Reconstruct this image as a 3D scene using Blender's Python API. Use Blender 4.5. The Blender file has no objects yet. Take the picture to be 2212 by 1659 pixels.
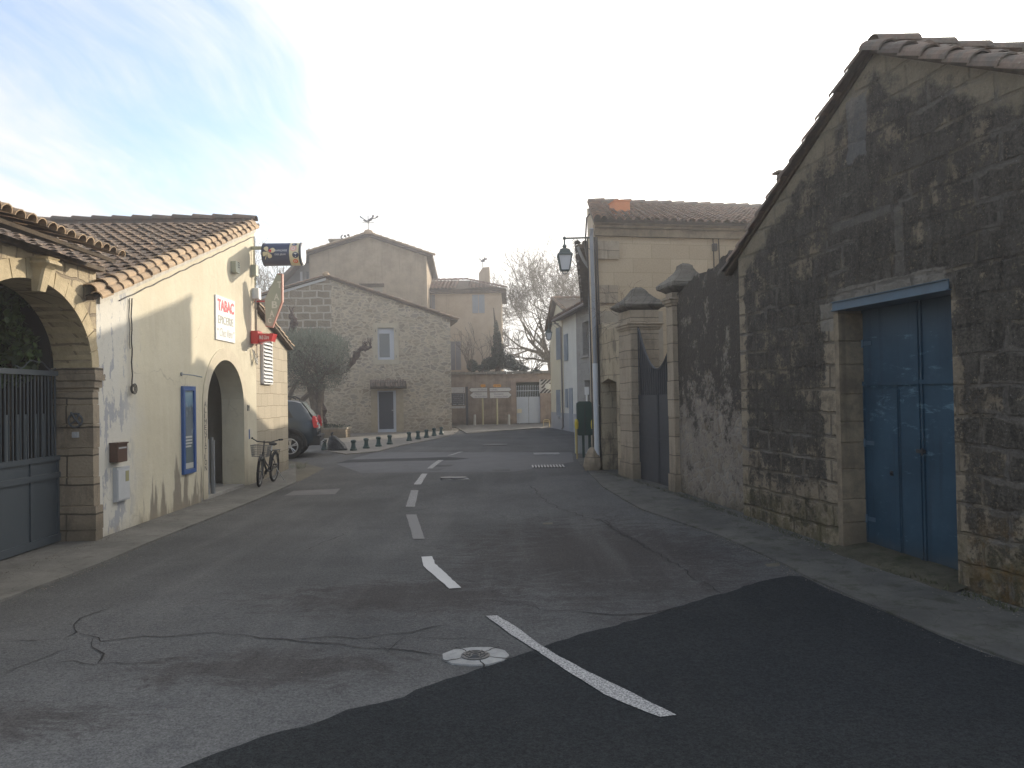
import bpy, bmesh, math, random
from mathutils import Vector, Matrix, noise as mnoise
from mathutils.geometry import tessellate_polygon
random.seed(7)
C = bpy.context.scene.collection
R = math.radians
EYE = 1.72
F = 1700.0; CX = 1106.0; CY = 829.5            # focal length and centre of a 2212 x 1659 picture
# ---------------------------------------------------------------- camera
cam_d = bpy.data.cameras.new('camera'); cam = bpy.data.objects.new('camera', cam_d); C.objects.link(cam)
bpy.context.scene.camera = cam
cam_d.sensor_width = 36; cam_d.lens = 36 * F / 2212; cam_d.clip_end = 3000; cam_d.clip_start = .05
PITCH = math.atan(28.5 / F)
CM = Matrix.Translation((0, 0, EYE)) @ Matrix.Rotation(math.pi/2 + PITCH, 4, 'X') @ Matrix.Rotation(R(-1.0), 4, 'Z')
cam.matrix_world = CM
CR = CM.to_3x3()
def ray(px, py): return (CR @ Vector(((px-CX)/F, (CY-py)/F, -1))).normalized()
def sst(t): t = max(0, min(1, t)); return t*t*(3-2*t)
def g(x, y): return .15 * sst((y + 1.2*x - 10.5) / 6.5)
def at_y(px, py, Y):
    d = ray(px, py); return Vector((0, 0, EYE)) + d * (Y / d.y)
def on_ground(px, py):
    d = ray(px, py); z = .05; p = None
    for _ in range(30):
        p = Vector((0, 0, EYE)) + d * ((z - EYE) / d.z); z = .5*z + .5*g(p.x, p.y)
    return p
class Frame:
    """A facade's own axes: x to the right along it as one faces it, y into it, z up."""
    def __init__(s, x, y, dx, dy):
        l = math.hypot(dx, dy); s.o = Vector((x, y, 0)); s.u = Vector((dx/l, dy/l, 0)); s.v = Vector((-dy/l, dx/l, 0))
        s.M = Matrix.Translation(s.o) @ Matrix.Rotation(math.atan2(dy, dx), 4, 'Z')
    def px(s, px, py, y=0.0):
        d = ray(px, py); o = s.o + s.v*y
        t = (o - Vector((0, 0, EYE))).dot(s.v) / d.dot(s.v)
        p = Vector((0, 0, EYE)) + d*t
        return ((p - s.o).dot(s.u), p.z)
    def w(s, x, y, z=0): return s.o + s.u*x + s.v*y + Vector((0, 0, z))
    def gz(s, x, y=0): p = s.w(x, y); return g(p.x, p.y)
W = Frame(0, 0, 1, 0)
# ---------------------------------------------------------------- objects
def props(o, label=None, cat=None, group=None, kind=None):
    for k, v in (('label', label), ('category', cat), ('group', group), ('kind', kind)):
        if v: o[k] = v
    return o
class Thing:
    def __init__(s, name, label, cat, fr=W, at=(0, 0, 0), group=None, kind=None):
        s.e = bpy.data.objects.new(name, None); C.objects.link(s.e); s.fr = fr; s.at = Vector(at)
        s.e.empty_display_size = .2
        s.e.matrix_world = fr.M @ Matrix.Translation(s.at); props(s.e, label, cat, group, kind)
        s.o = s.e
class MB:
    def __init__(s): s.v = []; s.f = []; s.t = []; s.m = []; s.tint = None; s.mi = 0
    def add(s, vs, fs, tint=0.5, M=None):
        n = len(s.v)
        s.v += [tuple(M @ Vector(p)) if M else tuple(p) for p in vs]
        for f in fs: s.f.append([i+n for i in f]); s.t.append(tint); s.m.append(s.mi)
        return s
    def box(s, x0, x1, y0, y1, z0, z1, tint=.5, M=None):
        vs = [(x, y, z) for z in (z0, z1) for y in (y0, y1) for x in (x0, x1)]
        return s.add(vs, [(0,2,3,1), (4,5,7,6), (0,1,5,4), (2,6,7,3), (0,4,6,2), (1,3,7,5)], tint, M)
    def cbox(s, x0, x1, y0, y1, z0, z1, c=.01, tint=.5, M=None):
        """box with chamfered vertical and top edges seen from -y"""
        P = [(x0+c,z0),(x1-c,z0),(x1,z0+c),(x1,z1-c),(x1-c,z1),(x0+c,z1),(x0,z1-c),(x0,z0+c)]
        return s.prism(P, y0, y1, tint=tint, M=M)
    def prism(s, poly, y0, y1, tint=.5, M=None, holes=()):
        """(x,z) outline extruded from y0 (front) to y1, with holes"""
        def ccw(p): return sum(a[0]*b[1]-b[0]*a[1] for a, b in zip(p, p[1:]+p[:1])) > 0
        P = list(poly) if ccw(list(poly)) else list(poly)[::-1]
        loops = [P] + [(list(h)[::-1] if ccw(list(h)) else list(h)) for h in holes]
        tris = tessellate_polygon([[Vector((a, b, 0)) for a, b in l] for l in loops])
        allp = [p for l in loops for p in l]; n = len(allp)
        vs = [(a, y0, b) for a, b in allp] + [(a, y1, b) for a, b in allp]
        fs = []
        for t in tris:
            a, b, c = [allp[i] for i in t]
            pos = (b[0]-a[0])*(c[1]-a[1])-(b[1]-a[1])*(c[0]-a[0]) > 0
            t = tuple(t) if pos else tuple(t)[::-1]
            fs.append(t); fs.append(tuple(i+n for i in t[::-1]))
        k = 0
        for l in loops:
            m = len(l)
            for i in range(m):
                a, b = k+i, k+(i+1) % m
                fs.append((a, a+n, b+n, b))
            k += m
        return s.add(vs, fs, tint, M)
    def tube(s, pts, r, n=8, tint=.5, M=None, caps=True):
        pts = [Vector(p) for p in pts]; rs = r if isinstance(r, (list, tuple)) else [r]*len(pts)
        vs = []; fs = []; up = None
        for i, p in enumerate(pts):
            d = (pts[min(i+1, len(pts)-1)] - pts[max(i-1, 0)])
            if d.length < 1e-9: d = Vector((0,0,1))
            d.normalize()
            if up is None: up = d.orthogonal().normalized()
            else:
                up = up - d*up.dot(d)
                up = up.normalized() if up.length > 1e-6 else d.orthogonal().normalized()
            w = d.cross(up)
            for k in range(n):
                a = 2*math.pi*k/n; vs.append(p + (up*math.cos(a) + w*math.sin(a))*rs[i])
        for i in range(len(pts)-1):
            for k in range(n):
                fs.append((i*n+k, i*n+(k+1) % n, (i+1)*n+(k+1) % n, (i+1)*n+k))
        if caps and n > 2: fs += [tuple(range(n))[::-1], tuple(range((len(pts)-1)*n, len(pts)*n))]
        return s.add(vs, fs, tint, M)
    def lathe(s, prof, c=(0, 0, 0), n=16, tint=.5, M=None, rot=0, sq=None):
        vs = []; fs = []
        for r, z in prof:
            for k in range(n):
                a = 2*math.pi*(k+.5*bool(sq))/n + rot
                vs.append((c[0]+r*math.cos(a), c[1]+r*math.sin(a), c[2]+z))
        m = len(prof)
        for i in range(m-1):
            for k in range(n): fs.append((i*n+k, i*n+(k+1) % n, (i+1)*n+(k+1) % n, (i+1)*n+k))
        fs += [tuple(range(n))[::-1], tuple(range((m-1)*n, m*n))]
        return s.add(vs, fs, tint, M)
    def ring(s, c, R_, r, axis='y', n=28, m=6, tint=.5, M=None, arc=(0, 1)):
        pts = []
        full = arc == (0, 1)
        for k in range(n+1):
            a = 2*math.pi*(arc[0]+(arc[1]-arc[0])*k/n)
            ca, sa = math.cos(a)*R_, math.sin(a)*R_
            pts.append(Vector(c) + (Vector((ca, 0, sa)) if axis == 'y' else Vector((0, ca, sa)) if axis == 'x' else Vector((ca, sa, 0))))
        return s.tube(pts, r, m, tint, M, caps=not full)
    def disc(s, c, r, axis='y', t=.01, n=20, tint=.5, M=None, r2=None):
        P = [(c[0]+r*math.cos(2*math.pi*k/n), c[2]+(r2 or r)*math.sin(2*math.pi*k/n)) for k in range(n)]
        return s.prism(P, c[1], c[1]+t, tint, M)
    def quadp(s, ps, tint=.5): return s.add(ps, [tuple(range(len(ps)))], tint)
    def build(s, name, mat, parent=None, smooth=False, label=None, group=None):
        off = parent.at if parent is not None else Vector((0, 0, 0))
        me = bpy.data.meshes.new(name)
        me.from_pydata([(a-off.x, b-off.y, c-off.z) for a, b, c in s.v], [], s.f)
        mats = mat if isinstance(mat, (list, tuple)) else [mat]
        for m in mats: me.materials.append(m)
        if len(mats) > 1: me.polygons.foreach_set('material_index', s.m)
        at = me.attributes.new('tint', 'FLOAT', 'FACE'); at.data.foreach_set('value', [float(x) for x in s.t])
        if smooth: me.polygons.foreach_set('use_smooth', [True]*len(me.polygons))
        me.update()
        o = bpy.data.objects.new(name, me); C.objects.link(o)
        if parent is not None: o.parent = parent.o
        if label: o['label'] = label
        return o
def sub(o, parent_thing):
    """wraps a part so that sub-parts can be built under it in the same coordinates"""
    class P: pass
    p = P(); p.o = o; p.at = parent_thing.at; return p
def solo(mb, name, mat, label, cat, fr=W, at=(0, 0, 0), group=None, kind=None, smooth=False):
    class P: pass
    p = P(); p.at = Vector(at); p.o = None
    o = mb.build(name, mat, p, smooth); o.parent = None
    o.matrix_world = fr.M @ Matrix.Translation(Vector(at)); props(o, label, cat, group, kind)
    return o
_tc = {}
def text(mb, s, x, z, w, h, y=0.0, t=.004, bold=0.0, shear=0.0, M=None, tint=.5, spacing=1.0):
    """lettering s fitted in the box x..x+w, z..z+h of a facade, standing proud of y towards -y"""
    key = (s, bold, shear, spacing)
    if key not in _tc:
        cu = bpy.data.curves.new('lettering', 'FONT'); cu.body = s; cu.offset = bold; cu.shear = shear
        cu.space_character = spacing; cu.resolution_u = 3; cu.fill_mode = 'FRONT'
        ob = bpy.data.objects.new('lettering', cu)
        me = bpy.data.meshes.new_from_object(ob)
        vs = [tuple(v.co) for v in me.vertices]; fs = [tuple(p.vertices) for p in me.polygons]
        bpy.data.objects.remove(ob); bpy.data.curves.remove(cu); bpy.data.meshes.remove(me)
        _tc[key] = (vs, fs)
    vs, fs = _tc[key]
    if not vs: return mb
    x0 = min(v[0] for v in vs); x1 = max(v[0] for v in vs); y0 = min(v[1] for v in vs); y1 = max(v[1] for v in vs)
    out = [(x+(v[0]-x0)/(x1-x0)*w, y-t, z+(v[1]-y0)/(y1-y0)*h) for v in vs]
    return mb.add(out, fs, tint, M)
# ---------------------------------------------------------------- materials
class NB:
    def __init__(s, nt):
        s.nt = nt; s.l = nt.links
    def node(s, t, **kw):
        n = s.nt.nodes.new(t)
        for k, v in kw.items(): setattr(n, k, v)
        return n
    def put(s, sock, v):
        if isinstance(v, bpy.types.NodeSocket): s.l.new(v, sock)
        elif isinstance(v, (tuple, list)) and len(v) == 3 and sock.type == 'RGBA': sock.default_value = (*v, 1)
        else: sock.default_value = v
    def m(s, op, a, b=0.0, c=0.0, clamp=False):
        n = s.node('ShaderNodeMath', operation=op, use_clamp=clamp)
        s.put(n.inputs[0], a); s.put(n.inputs[1], b)
        if op in ('MULTIPLY_ADD', 'COMPARE'): s.put(n.inputs[2], c)
        return n.outputs[0]
    def obj(s): return s.node('ShaderNodeTexCoord').outputs['Object']
    def xyz(s, v):
        n = s.node('ShaderNodeSeparateXYZ'); s.put(n.inputs[0], v); return n.outputs
    def comb(s, x, y, z=0.0):
        n = s.node('ShaderNodeCombineXYZ')
        for i, q in enumerate((x, y, z)): s.put(n.inputs[i], q)
        return n.outputs[0]
    def mapv(s, v, sc=(1, 1, 1), loc=(0, 0, 0)):
        n = s.node('ShaderNodeMapping'); s.put(n.inputs['Vector'], v); n.inputs['Scale'].default_value = sc; n.inputs['Location'].default_value = loc
        return n.outputs[0]
    def noise(s, v, sc, det=3.0, ro=.55, dist=0.0):
        n = s.node('ShaderNodeTexNoise'); s.put(n.inputs['Vector'], v)
        n.inputs['Scale'].default_value = sc; n.inputs['Detail'].default_value = det
        n.inputs['Roughness'].default_value = ro; n.inputs['Distortion'].default_value = dist
        return n.outputs['Fac']
    def warp(s, v, sc, amt):
        n = s.node('ShaderNodeTexNoise'); s.put(n.inputs['Vector'], v); n.inputs['Scale'].default_value = sc; n.inputs['Detail'].default_value = 2
        a = s.node('ShaderNodeVectorMath', operation='SUBTRACT'); s.l.new(n.outputs['Color'], a.inputs[0]); a.inputs[1].default_value = (.5, .5, .5)
        b = s.node('ShaderNodeVectorMath', operation='SCALE'); s.l.new(a.outputs[0], b.inputs[0]); b.inputs['Scale'].default_value = amt
        c = s.node('ShaderNodeVectorMath', operation='ADD'); s.put(c.inputs[0], v); s.l.new(b.outputs[0], c.inputs[1])
        return c.outputs[0]
    def vor(s, v, sc, feature='F1', out='Distance', rnd=1.0):
        n = s.node('ShaderNodeTexVoronoi', feature=feature); s.put(n.inputs['Vector'], v); n.inputs['Scale'].default_value = sc
        n.inputs['Randomness'].default_value = rnd
        return n.outputs[out]
    def brick(s, v, w, h, mortar=.012, off=.5, smooth=.3):
        n = s.node('ShaderNodeTexBrick'); s.put(n.inputs['Vector'], v); n.inputs['Scale'].default_value = 1
        n.inputs['Brick Width'].default_value = w; n.inputs['Row Height'].default_value = h
        n.inputs['Mortar Size'].default_value = mortar; n.inputs['Mortar Smooth'].default_value = smooth; n.offset = off
        n.inputs['Color1'].default_value = (0, 0, 0, 1); n.inputs['Color2'].default_value = (1, 1, 1, 1); n.inputs['Mortar'].default_value = (.5, .5, .5, 1)
        return n.outputs['Fac'], n.outputs['Color']
    def ss(s, v, a, b):
        """smooth 0..1 as v goes a..b (b may be below a)"""
        n = s.node('ShaderNodeMapRange', interpolation_type='SMOOTHSTEP')
        s.put(n.inputs['Value'], v)
        if b >= a: lo, hi, t0, t1 = a, b, 0., 1.
        else: lo, hi, t0, t1 = b, a, 1., 0.
        for k, q in zip(('From Min', 'From Max', 'To Min', 'To Max'), (lo, hi, t0, t1)): n.inputs[k].default_value = q
        return n.outputs[0]
    def mix(s, f, a, b, blend='MIX'):
        n = s.node('ShaderNodeMix', data_type='RGBA', blend_type=blend)
        s.put(n.inputs[0], f); s.put(n.inputs[6], a); s.put(n.inputs[7], b); return n.outputs[2]
    def mul(s, *a):
        r = a[0]
        for q in a[1:]: r = s.m('MULTIPLY', r, q)
        return r
    def tint(s): return s.node('ShaderNodeAttribute', attribute_name='tint').outputs['Fac']
    def ramp(s, f, st):
        n = s.node('ShaderNodeValToRGB'); s.put(n.inputs[0], f); e = n.color_ramp.elements
        while len(e) < len(st): e.new(.5)
        for q, (p, c) in zip(e, st): q.position = p; q.color = (*c, 1) if len(c) == 3 else c
        return n.outputs[0]
    def bump(s, h, st=.5, d=.02):
        n = s.node('ShaderNodeBump'); s.put(n.inputs['Height'], h); n.inputs['Strength'].default_value = st; n.inputs['Distance'].default_value = d
        return n.outputs[0]
def material(name, fn, rough=.85, spec=.3, metal=0.0):
    m = bpy.data.materials.new(name); m.use_nodes = True; nt = m.node_tree; b = nt.nodes['Principled BSDF']
    b.inputs['Roughness'].default_value = rough; b.inputs['Specular IOR Level'].default_value = spec; b.inputs['Metallic'].default_value = metal
    N = NB(nt); r = fn(N)
    if not isinstance(r, dict): r = dict(c=r)
    N.put(b.inputs['Base Color'], r['c'])
    if 'n' in r: N.put(b.inputs['Normal'], r['n'])
    if 'r' in r: N.put(b.inputs['Roughness'], r['r'])
    if 'a' in r: N.put(b.inputs['Alpha'], r['a'])
    return m
def paint(name, col, rough=.5, spec=.4, metal=0.0, wear=.12, sc=9.0, tint=False):
    def fn(N):
        o = N.obj(); n = N.noise(o, sc, 4); n2 = N.noise(o, sc*7, 2)
        f = N.m('MULTIPLY_ADD', n, wear*2, 1-wear)
        if tint: f = N.mul(f, N.m('MULTIPLY_ADD', N.tint(), .5, .75))
        c = N.mix(1.0, col, N.comb(f, f, f), 'MULTIPLY')
        return dict(c=c, n=N.bump(n2, .15, .003), r=N.m('MULTIPLY_ADD', n, .25, rough-.12))
    return material(name, fn, rough, spec, metal)
def grime(N, c, z, amt=.5, h=.5, col=(.10, .085, .06)):
    """damp dirt that creeps up from the foot of a wall"""
    o = N.obj(); f = N.m('ADD', N.m('MULTIPLY', z, -1.0/h), N.m('MULTIPLY', N.noise(o, 2.5, 4), 1.6))
    return N.mix(N.m('MULTIPLY', N.ss(f, .0, .9), amt), c, col)

def m_asphalt(N):
    o = N.obj(); p = N.xyz(o)
    big = N.noise(o, .55, 4, .6); mid = N.noise(o, 3.2, 4, .65); fin = N.noise(o, 60, 2, .7); gr = N.vor(o, 95)
    c = N.mix(N.ss(big, .3, .7), (.076, .076, .074), (.112, .112, .109))
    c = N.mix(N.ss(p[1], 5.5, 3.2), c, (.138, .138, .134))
    c = N.mix(N.m('MULTIPLY', N.ss(N.noise(o, 14, 5, .8), .5, .62), .35), c, (.055, .056, .058))
    c = N.mix(N.m('MULTIPLY', N.ss(mid, .5, .72), .45), c, (.075, .076, .078))
    # brown weathered areas in the middle of the crossing
    def spot(x, y, rx, ry):
        dx = N.m('DIVIDE', N.m('SUBTRACT', p[0], x), rx); dy = N.m('DIVIDE', N.m('SUBTRACT', p[1], y), ry)
        return N.m('SUBTRACT', 1.0, N.m('SQRT', N.m('ADD', N.m('MULTIPLY', dx, dx), N.m('MULTIPLY', dy, dy))))
    sp = N.m('MAXIMUM', N.m('MAXIMUM', spot(1.0, 8.6, 2.4, 3.4), spot(-.9, 6.9, 1.9, .9)), N.m('MAXIMUM', spot(-1.6, 5.1, 1.3, .5), spot(-3.0, 4.3, 1.2, .4)))
    w = N.warp(o, 1.2, .8)
    k = N.m('ADD', sp, N.m('MULTIPLY', N.m('SUBTRACT', N.noise(N.mapv(w, (1, 2.2, 1)), 3.4, 9, .85), .5), 3.4))
    c = N.mix(N.m('MULTIPLY', N.ss(k, .10, .75), .7), c, (.046, .040, .037))
    # wheel-worn streaks running along the street
    st = N.noise(N.mapv(o, (2.2, .16, 1)), 1.0, 4)
    c = N.mix(N.m('MULTIPLY', N.ss(st, .45, .8), .35), c, (.158, .155, .148))
    gran = N.m('ADD', N.m('MULTIPLY_ADD', N.ss(gr, .1, .75), .35, .52), N.m('MULTIPLY', N.ss(N.noise(o, 42, 4, .85), .32, .68), .62))
    c = N.mix(1.0, c, N.comb(gran, gran, gran), 'MULTIPLY')
    c = N.mix(N.m('MULTIPLY', N.ss(fin, .66, .78), .5), c, (.26, .26, .25))
    return dict(c=c, n=N.bump(N.m('ADD', fin, gr), .55, .006), r=.9)
def m_newasphalt(N):
    o = N.obj(); p_ = N.xyz(o); gr = N.vor(o, 110); fin = N.noise(o, 75, 2, .7); big = N.noise(o, .8, 4)
    c = N.mix(big, (.023, .0255, .027), (.038, .0415, .043))
    c = N.mix(N.ss(p_[1], 4.6, 3.0), c, (.036, .0385, .038))
    st = N.noise(N.mapv(o, (1.6, .3, 1)), 1.2, 4)
    c = N.mix(N.m('MULTIPLY', N.ss(st, .45, .8), .5), c, (.040, .042, .041))
    q = N.m('ADD', N.m('MULTIPLY_ADD', N.ss(gr, .1, .7), .4, .4), N.m('MULTIPLY', N.ss(N.noise(o, 46, 4, .85), .32, .68), .8))
    c = N.mix(N.m('MULTIPLY', N.ss(N.noise(o, 5, 6, .8), .52, .66), .35), c, (.046, .047, .046))
    c = N.mix(1.0, c, N.comb(q, q, q), 'MULTIPLY')
    c = N.mix(N.m('MULTIPLY', N.ss(fin, .68, .8), .4), c, (.16, .165, .17))
    c = N.mix(N.m('MULTIPLY', N.ss(N.noise(o, 2.3, 2), .73, .76), .5), c, (.15, .16, .17))
    return dict(c=c, n=N.bump(N.m('ADD', fin, gr), .8, .008), r=.92)
def m_pave(c1, c2, stain=(.07, .062, .05), moss=0.0):
    def fn(N):
        o = N.obj(); a = N.noise(o, 1.4, 5, .65); b = N.noise(o, 45, 3, .7); d = N.noise(o, 6, 5, .7)
        c = N.mix(N.ss(a, .3, .7), c1, c2)
        c = N.mix(N.m('MULTIPLY', N.ss(d, .5, .75), .6), c, stain)
        if moss: c = N.mix(N.m('MULTIPLY', N.ss(N.noise(o, 4, 6, .75), .5, .64), moss), c, (.03, .036, .014))
        e = N.vor(N.warp(o, 3, .12), 3.1, 'DISTANCE_TO_EDGE')
        c = N.mix(N.m('MULTIPLY', N.ss(e, .012, .002), .5), c, (.04, .036, .03))
        q = N.m('MULTIPLY_ADD', b, .5, .75); c = N.mix(1.0, c, N.comb(q, q, q), 'MULTIPLY')
        return dict(c=c, n=N.bump(N.m('ADD', b, N.m('MULTIPLY', d, 2.0)), .5, .008))
    return fn
def m_marking(N):
    o = N.obj(); w = N.noise(o, 70, 4, .75); b = N.noise(o, 2.5, 3)
    f = N.ss(N.m('ADD', w, N.m('MULTIPLY', N.m('SUBTRACT', N.tint(), .5), .55)), .40, .56)
    c = N.mix(N.m('MULTIPLY', b, .8), (.56, .56, .54), (.42, .42, .41))
    return dict(c=N.mix(N.m('MULTIPLY_ADD', f, .85, .12), (.10, .10, .102), c), n=N.bump(N.noise(o, 70, 2), .3, .003))
def m_cream(N):
    o = N.obj(); p = N.xyz(o); x, z = p[0], p[2]
    a = N.noise(o, 1.1, 5, .6); s_ = N.noise(N.mapv(o, (4, 4, .35)), 2.2, 4)
    c = N.mix(N.ss(a, .3, .72), (.57, .515, .38), (.65, .595, .445))
    c = N.mix(N.m('MULTIPLY', N.ss(s_, .42, .75), .35), c, (.67, .62, .50))
    # whiter repainted end by the gateway, with flaked grey patches
    c = N.mix(N.m('MULTIPLY', N.ss(N.m('ADD', x, N.m('MULTIPLY', a, 1.5)), 2.1, 1.3), .8), c, (.60, .585, .53))
    fl = N.noise(N.warp(N.mapv(o, (1, 1, .45)), 7, .08), 3.6, 6, .68)
    fl = N.mul(N.ss(fl, .53, .565), N.ss(x, 1.15, .45))
    c = N.mix(fl, c, (.36, .365, .38))
    rl = N.noise(N.mapv(o, (1, 1, .5), (3, 0, 1)), 9, 5, .7)
    c = N.mix(N.mul(N.ss(rl, .64, .67), N.ss(x, 2.2, .4), .8), c, (.40, .39, .36))
    # brown damp tide marks at the foot
    dn = N.noise(N.mapv(o, (1.5, 1.5, .25), (0, 0, 2)), 1.6, 5, .62)
    d = N.m('SUBTRACT', N.m('MULTIPLY', N.ss(dn, .38, .72), 1.0), N.m('MULTIPLY', z, 1.05))
    zone = N.mul(N.ss(x, .9, 1.35), N.ss(x, 3.9, 3.5))
    c = N.mix(N.mul(N.ss(d, -.05, .20), zone, .85), c, (.20, .17, .135))
    hc = N.vor(N.warp(o, 2.2, .5), .55, 'DISTANCE_TO_EDGE')
    c = N.mix(N.mul(N.ss(hc, .004, .0005), N.ss(N.noise(o, 1.3, 3), .48, .6), .4), c, (.28, .24, .18))
    c = N.mix(N.m('MULTIPLY', N.ss(N.noise(o, 3.4, 7, .75), .56, .68), .22), c, (.42, .375, .29))
    fz = N.m('ADD', N.m('MULTIPLY', z, -3.0), N.m('MULTIPLY', N.noise(o, 7, 5, .7), 1.5))
    c = N.mix(N.m('MULTIPLY', N.ss(fz, .1, .9), .45), c, (.30, .25, .17))
    st = N.noise(N.mapv(o, (14, 14, .6)), 1.0, 3)
    c = N.mix(N.m('MULTIPLY', N.ss(st, .66, .8), .3), c, (.40, .34, .24))
    e = N.noise(o, 55, 3, .7)
    return dict(c=c, n=N.bump(N.m('ADD', N.m('ADD', e, N.m('MULTIPLY', N.noise(o, 7, 4), 2.5)), N.m('MULTIPLY', fl, -.8)), .4, .008))
def ashlar(w, h, c1, c2, mort, dirt=.4, mortar=.01, rough=.4, stain=(.10, .08, .055), black=0.0, warp=.05, streak=0.0):
    def fn(N):
        o = N.obj(); p = N.xyz(o); u = N.m('ADD', p[0], p[1]); v = N.comb(u, p[2], 0.0)
        vw = N.warp(v, 2.2, warp)
        f, bc = N.brick(vw, w, h, mortar); bt = N.xyz(bc)[0]
        a = N.noise(v, 2.2, 6, .65); b = N.noise(v, 30, 4, .7)
        c = N.mix(N.m('MULTIPLY_ADD', bt, .6, N.m('MULTIPLY', a, .4)), c1, c2)
        c = N.mix(f, c, mort)
        c = N.mix(N.m('MULTIPLY', N.ss(N.noise(v, 1.1, 6, .7), .5, .72), dirt), c, stain)
        if black:
            k = N.noise(N.mapv(v, (1, .35, 1)), 3.5, 6, .75)
            c = N.mix(N.m('MULTIPLY', N.ss(k, .5, .6), black), c, (.04, .036, .032))
        if streak:
            k = N.noise(N.mapv(v, (5, .3, 1)), 1.5, 4, .6)
            c = N.mix(N.m('MULTIPLY', N.ss(k, .5, .75), streak), c, stain)
        q = N.m('MULTIPLY_ADD', b, .5, .75); c = N.mix(1.0, c, N.comb(q, q, q), 'MULTIPLY')
        c = grime(N, c, p[2], .6, .55)
        hgt = N.m('ADD', N.m('MULTIPLY', f, -1.2), N.m('ADD', N.m('MULTIPLY', a, .8), N.m('MULTIPLY', b, .5)))
        return dict(c=c, n=N.bump(hgt, rough, .025))
    return fn
def m_barn(N):
    o = N.obj(); p = N.xyz(o); x, z = p[0], p[2]; v = N.comb(N.m('ADD', x, p[1]), z, 0.0)
    vw = N.warp(N.warp(v, .8, .10), 5, .04)
    f, bc = N.brick(vw, .52, .25, .022, .5, .6); bt = N.xyz(bc)[0]
    a = N.noise(v, 1.3, 7, .7); b = N.noise(v, 34, 5, .75); st = N.noise(N.mapv(v, (1, .3, 1)), 9, 6, .75)
    stone = N.mix(N.m('MULTIPLY_ADD', bt, .5, N.m('MULTIPLY', a, .5)), (.22, .178, .125), (.38, .315, .22))
    stone = N.mix(N.m('MULTIPLY', N.ss(N.noise(v, 4.5, 6, .75), .48, .62), .55), stone, (.105, .085, .06))
    stone = N.mix(N.m('MULTIPLY', N.ss(f, .2, .8), .6), stone, (.09, .075, .055))
    # grey mortar repairs follow some of the joints
    f2, _ = N.brick(N.warp(N.warp(v, 1.6, .16), 6, .10), .52, .25, .048, .5, .9)
    rep = N.mul(N.ss(f2, .3, .8), N.ss(N.noise(v, 1.35, 3), .54, .62))
    stone2 = N.mix(N.m('MULTIPLY', rep, .8), stone, (.20, .185, .165))
    rep = N.m('MAXIMUM', rep, N.mul(N.ss(f2, .2, .7), N.ss(x, DX1+.1, DX1+.4), N.ss(N.m('ADD', z, N.m('MULTIPLY', a, .8)), 2.7, 2.3), N.ss(N.noise(v, 2.1, 4), .40, .52)))
    stone2 = N.mix(N.m('MULTIPLY', rep, .8), stone, (.20, .18, .155))
    # black lichen crust, thinner towards the foot and by the door
    den = N.m('ADD', N.m('MULTIPLY', N.ss(z, .0, 1.8), .13), N.m('MULTIPLY', a, .45)); den = N.m('ADD', den, .075)
    den = N.m('ADD', den, N.m('MULTIPLY', st, .50)); den = N.m('ADD', den, N.m('MULTIPLY', b, .66)); den = N.m('SUBTRACT', den, .33)
    den = N.m('ADD', den, N.m('MULTIPLY', N.m('SUBTRACT', N.noise(v, 2.7, 9, .82), .5), 1.25)); den = N.m('SUBTRACT', den, .035)
    den = N.m('ADD', den, N.m('MULTIPLY', N.m('SUBTRACT', bt, .5), .12))
    den = N.m('SUBTRACT', den, N.m('MULTIPLY', N.mul(N.ss(f, .1, .8), N.ss(N.noise(v, 1.7, 4), .40, .60)), .16))
    xn = N.m('ADD', x, N.m('MULTIPLY', N.m('SUBTRACT', N.noise(v, 3.1, 6, .75), .5), .55))
    den = N.m('SUBTRACT', den, N.m('MULTIPLY', N.ss(xn, BX0+.20, BX0+.08), .42))
    den = N.m('SUBTRACT', den, N.m('MULTIPLY', N.mul(N.ss(xn, DX0-.30, DX0-.16), N.ss(xn, DX0+.9, DX0+.6), N.ss(z, 2.5, 2.3)), .35))
    near = N.mul(N.ss(x, DX0-.5, DX0-.15), N.ss(x, DX1+.15, DX1+.05), N.ss(z, 2.75, 2.4))
    den = N.m('SUBTRACT', den, N.m('MULTIPLY', near, .13))
    den = N.m('SUBTRACT', den, N.m('MULTIPLY', N.ss(x, BX0+1.0, BX0-.1), .06))
    # clean tan band under the verge
    top = N.m('SUBTRACT', PEAKZ, N.m('MULTIPLY', N.m('ABSOLUTE', N.m('SUBTRACT', x, PEAKX)), SLOPE))
    gap = N.m('SUBTRACT', top, z)
    band = N.ss(N.m('ADD', gap, N.m('MULTIPLY', N.m('SUBTRACT', N.noise(v, 2.6, 6, .7), .5), .9)), .36, .12)
    crust = N.mul(N.ss(den, .47, .60), N.m('SUBTRACT', 1.0, N.m('MULTIPLY', band, .95)))
    crust = N.mul(crust, N.m('SUBTRACT', 1.0, N.m('MULTIPLY', rep, .45)))
    crustc = N.mix(N.ss(N.m('ADD', N.m('MULTIPLY', b, .5), N.m('MULTIPLY', st, .5)), .38, .64), (.013, .0115, .0095), (.115, .102, .082))
    c = N.mix(N.m('MULTIPLY', crust, .93), stone2, crustc)
    c = N.mix(N.m('MULTIPLY', band, .7), c, (.25, .215, .15))
    # pale plaster: above the lintel, and at the peak
    def blob(cx, cz, rx, rz, sc=3.0, k=.9):
        dx = N.m('DIVIDE', N.m('SUBTRACT', x, cx), rx); dz = N.m('DIVIDE', N.m('SUBTRACT', z, cz), rz)
        d = N.m('MAXIMUM', N.m('ABSOLUTE', dx), N.m('ABSOLUTE', dz))
        d = N.m('ADD', d, N.m('MULTIPLY', N.m('SUBTRACT', N.noise(v, sc, 5, .65), .5), k))
        return N.ss(d, 1.08, .95)
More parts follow.
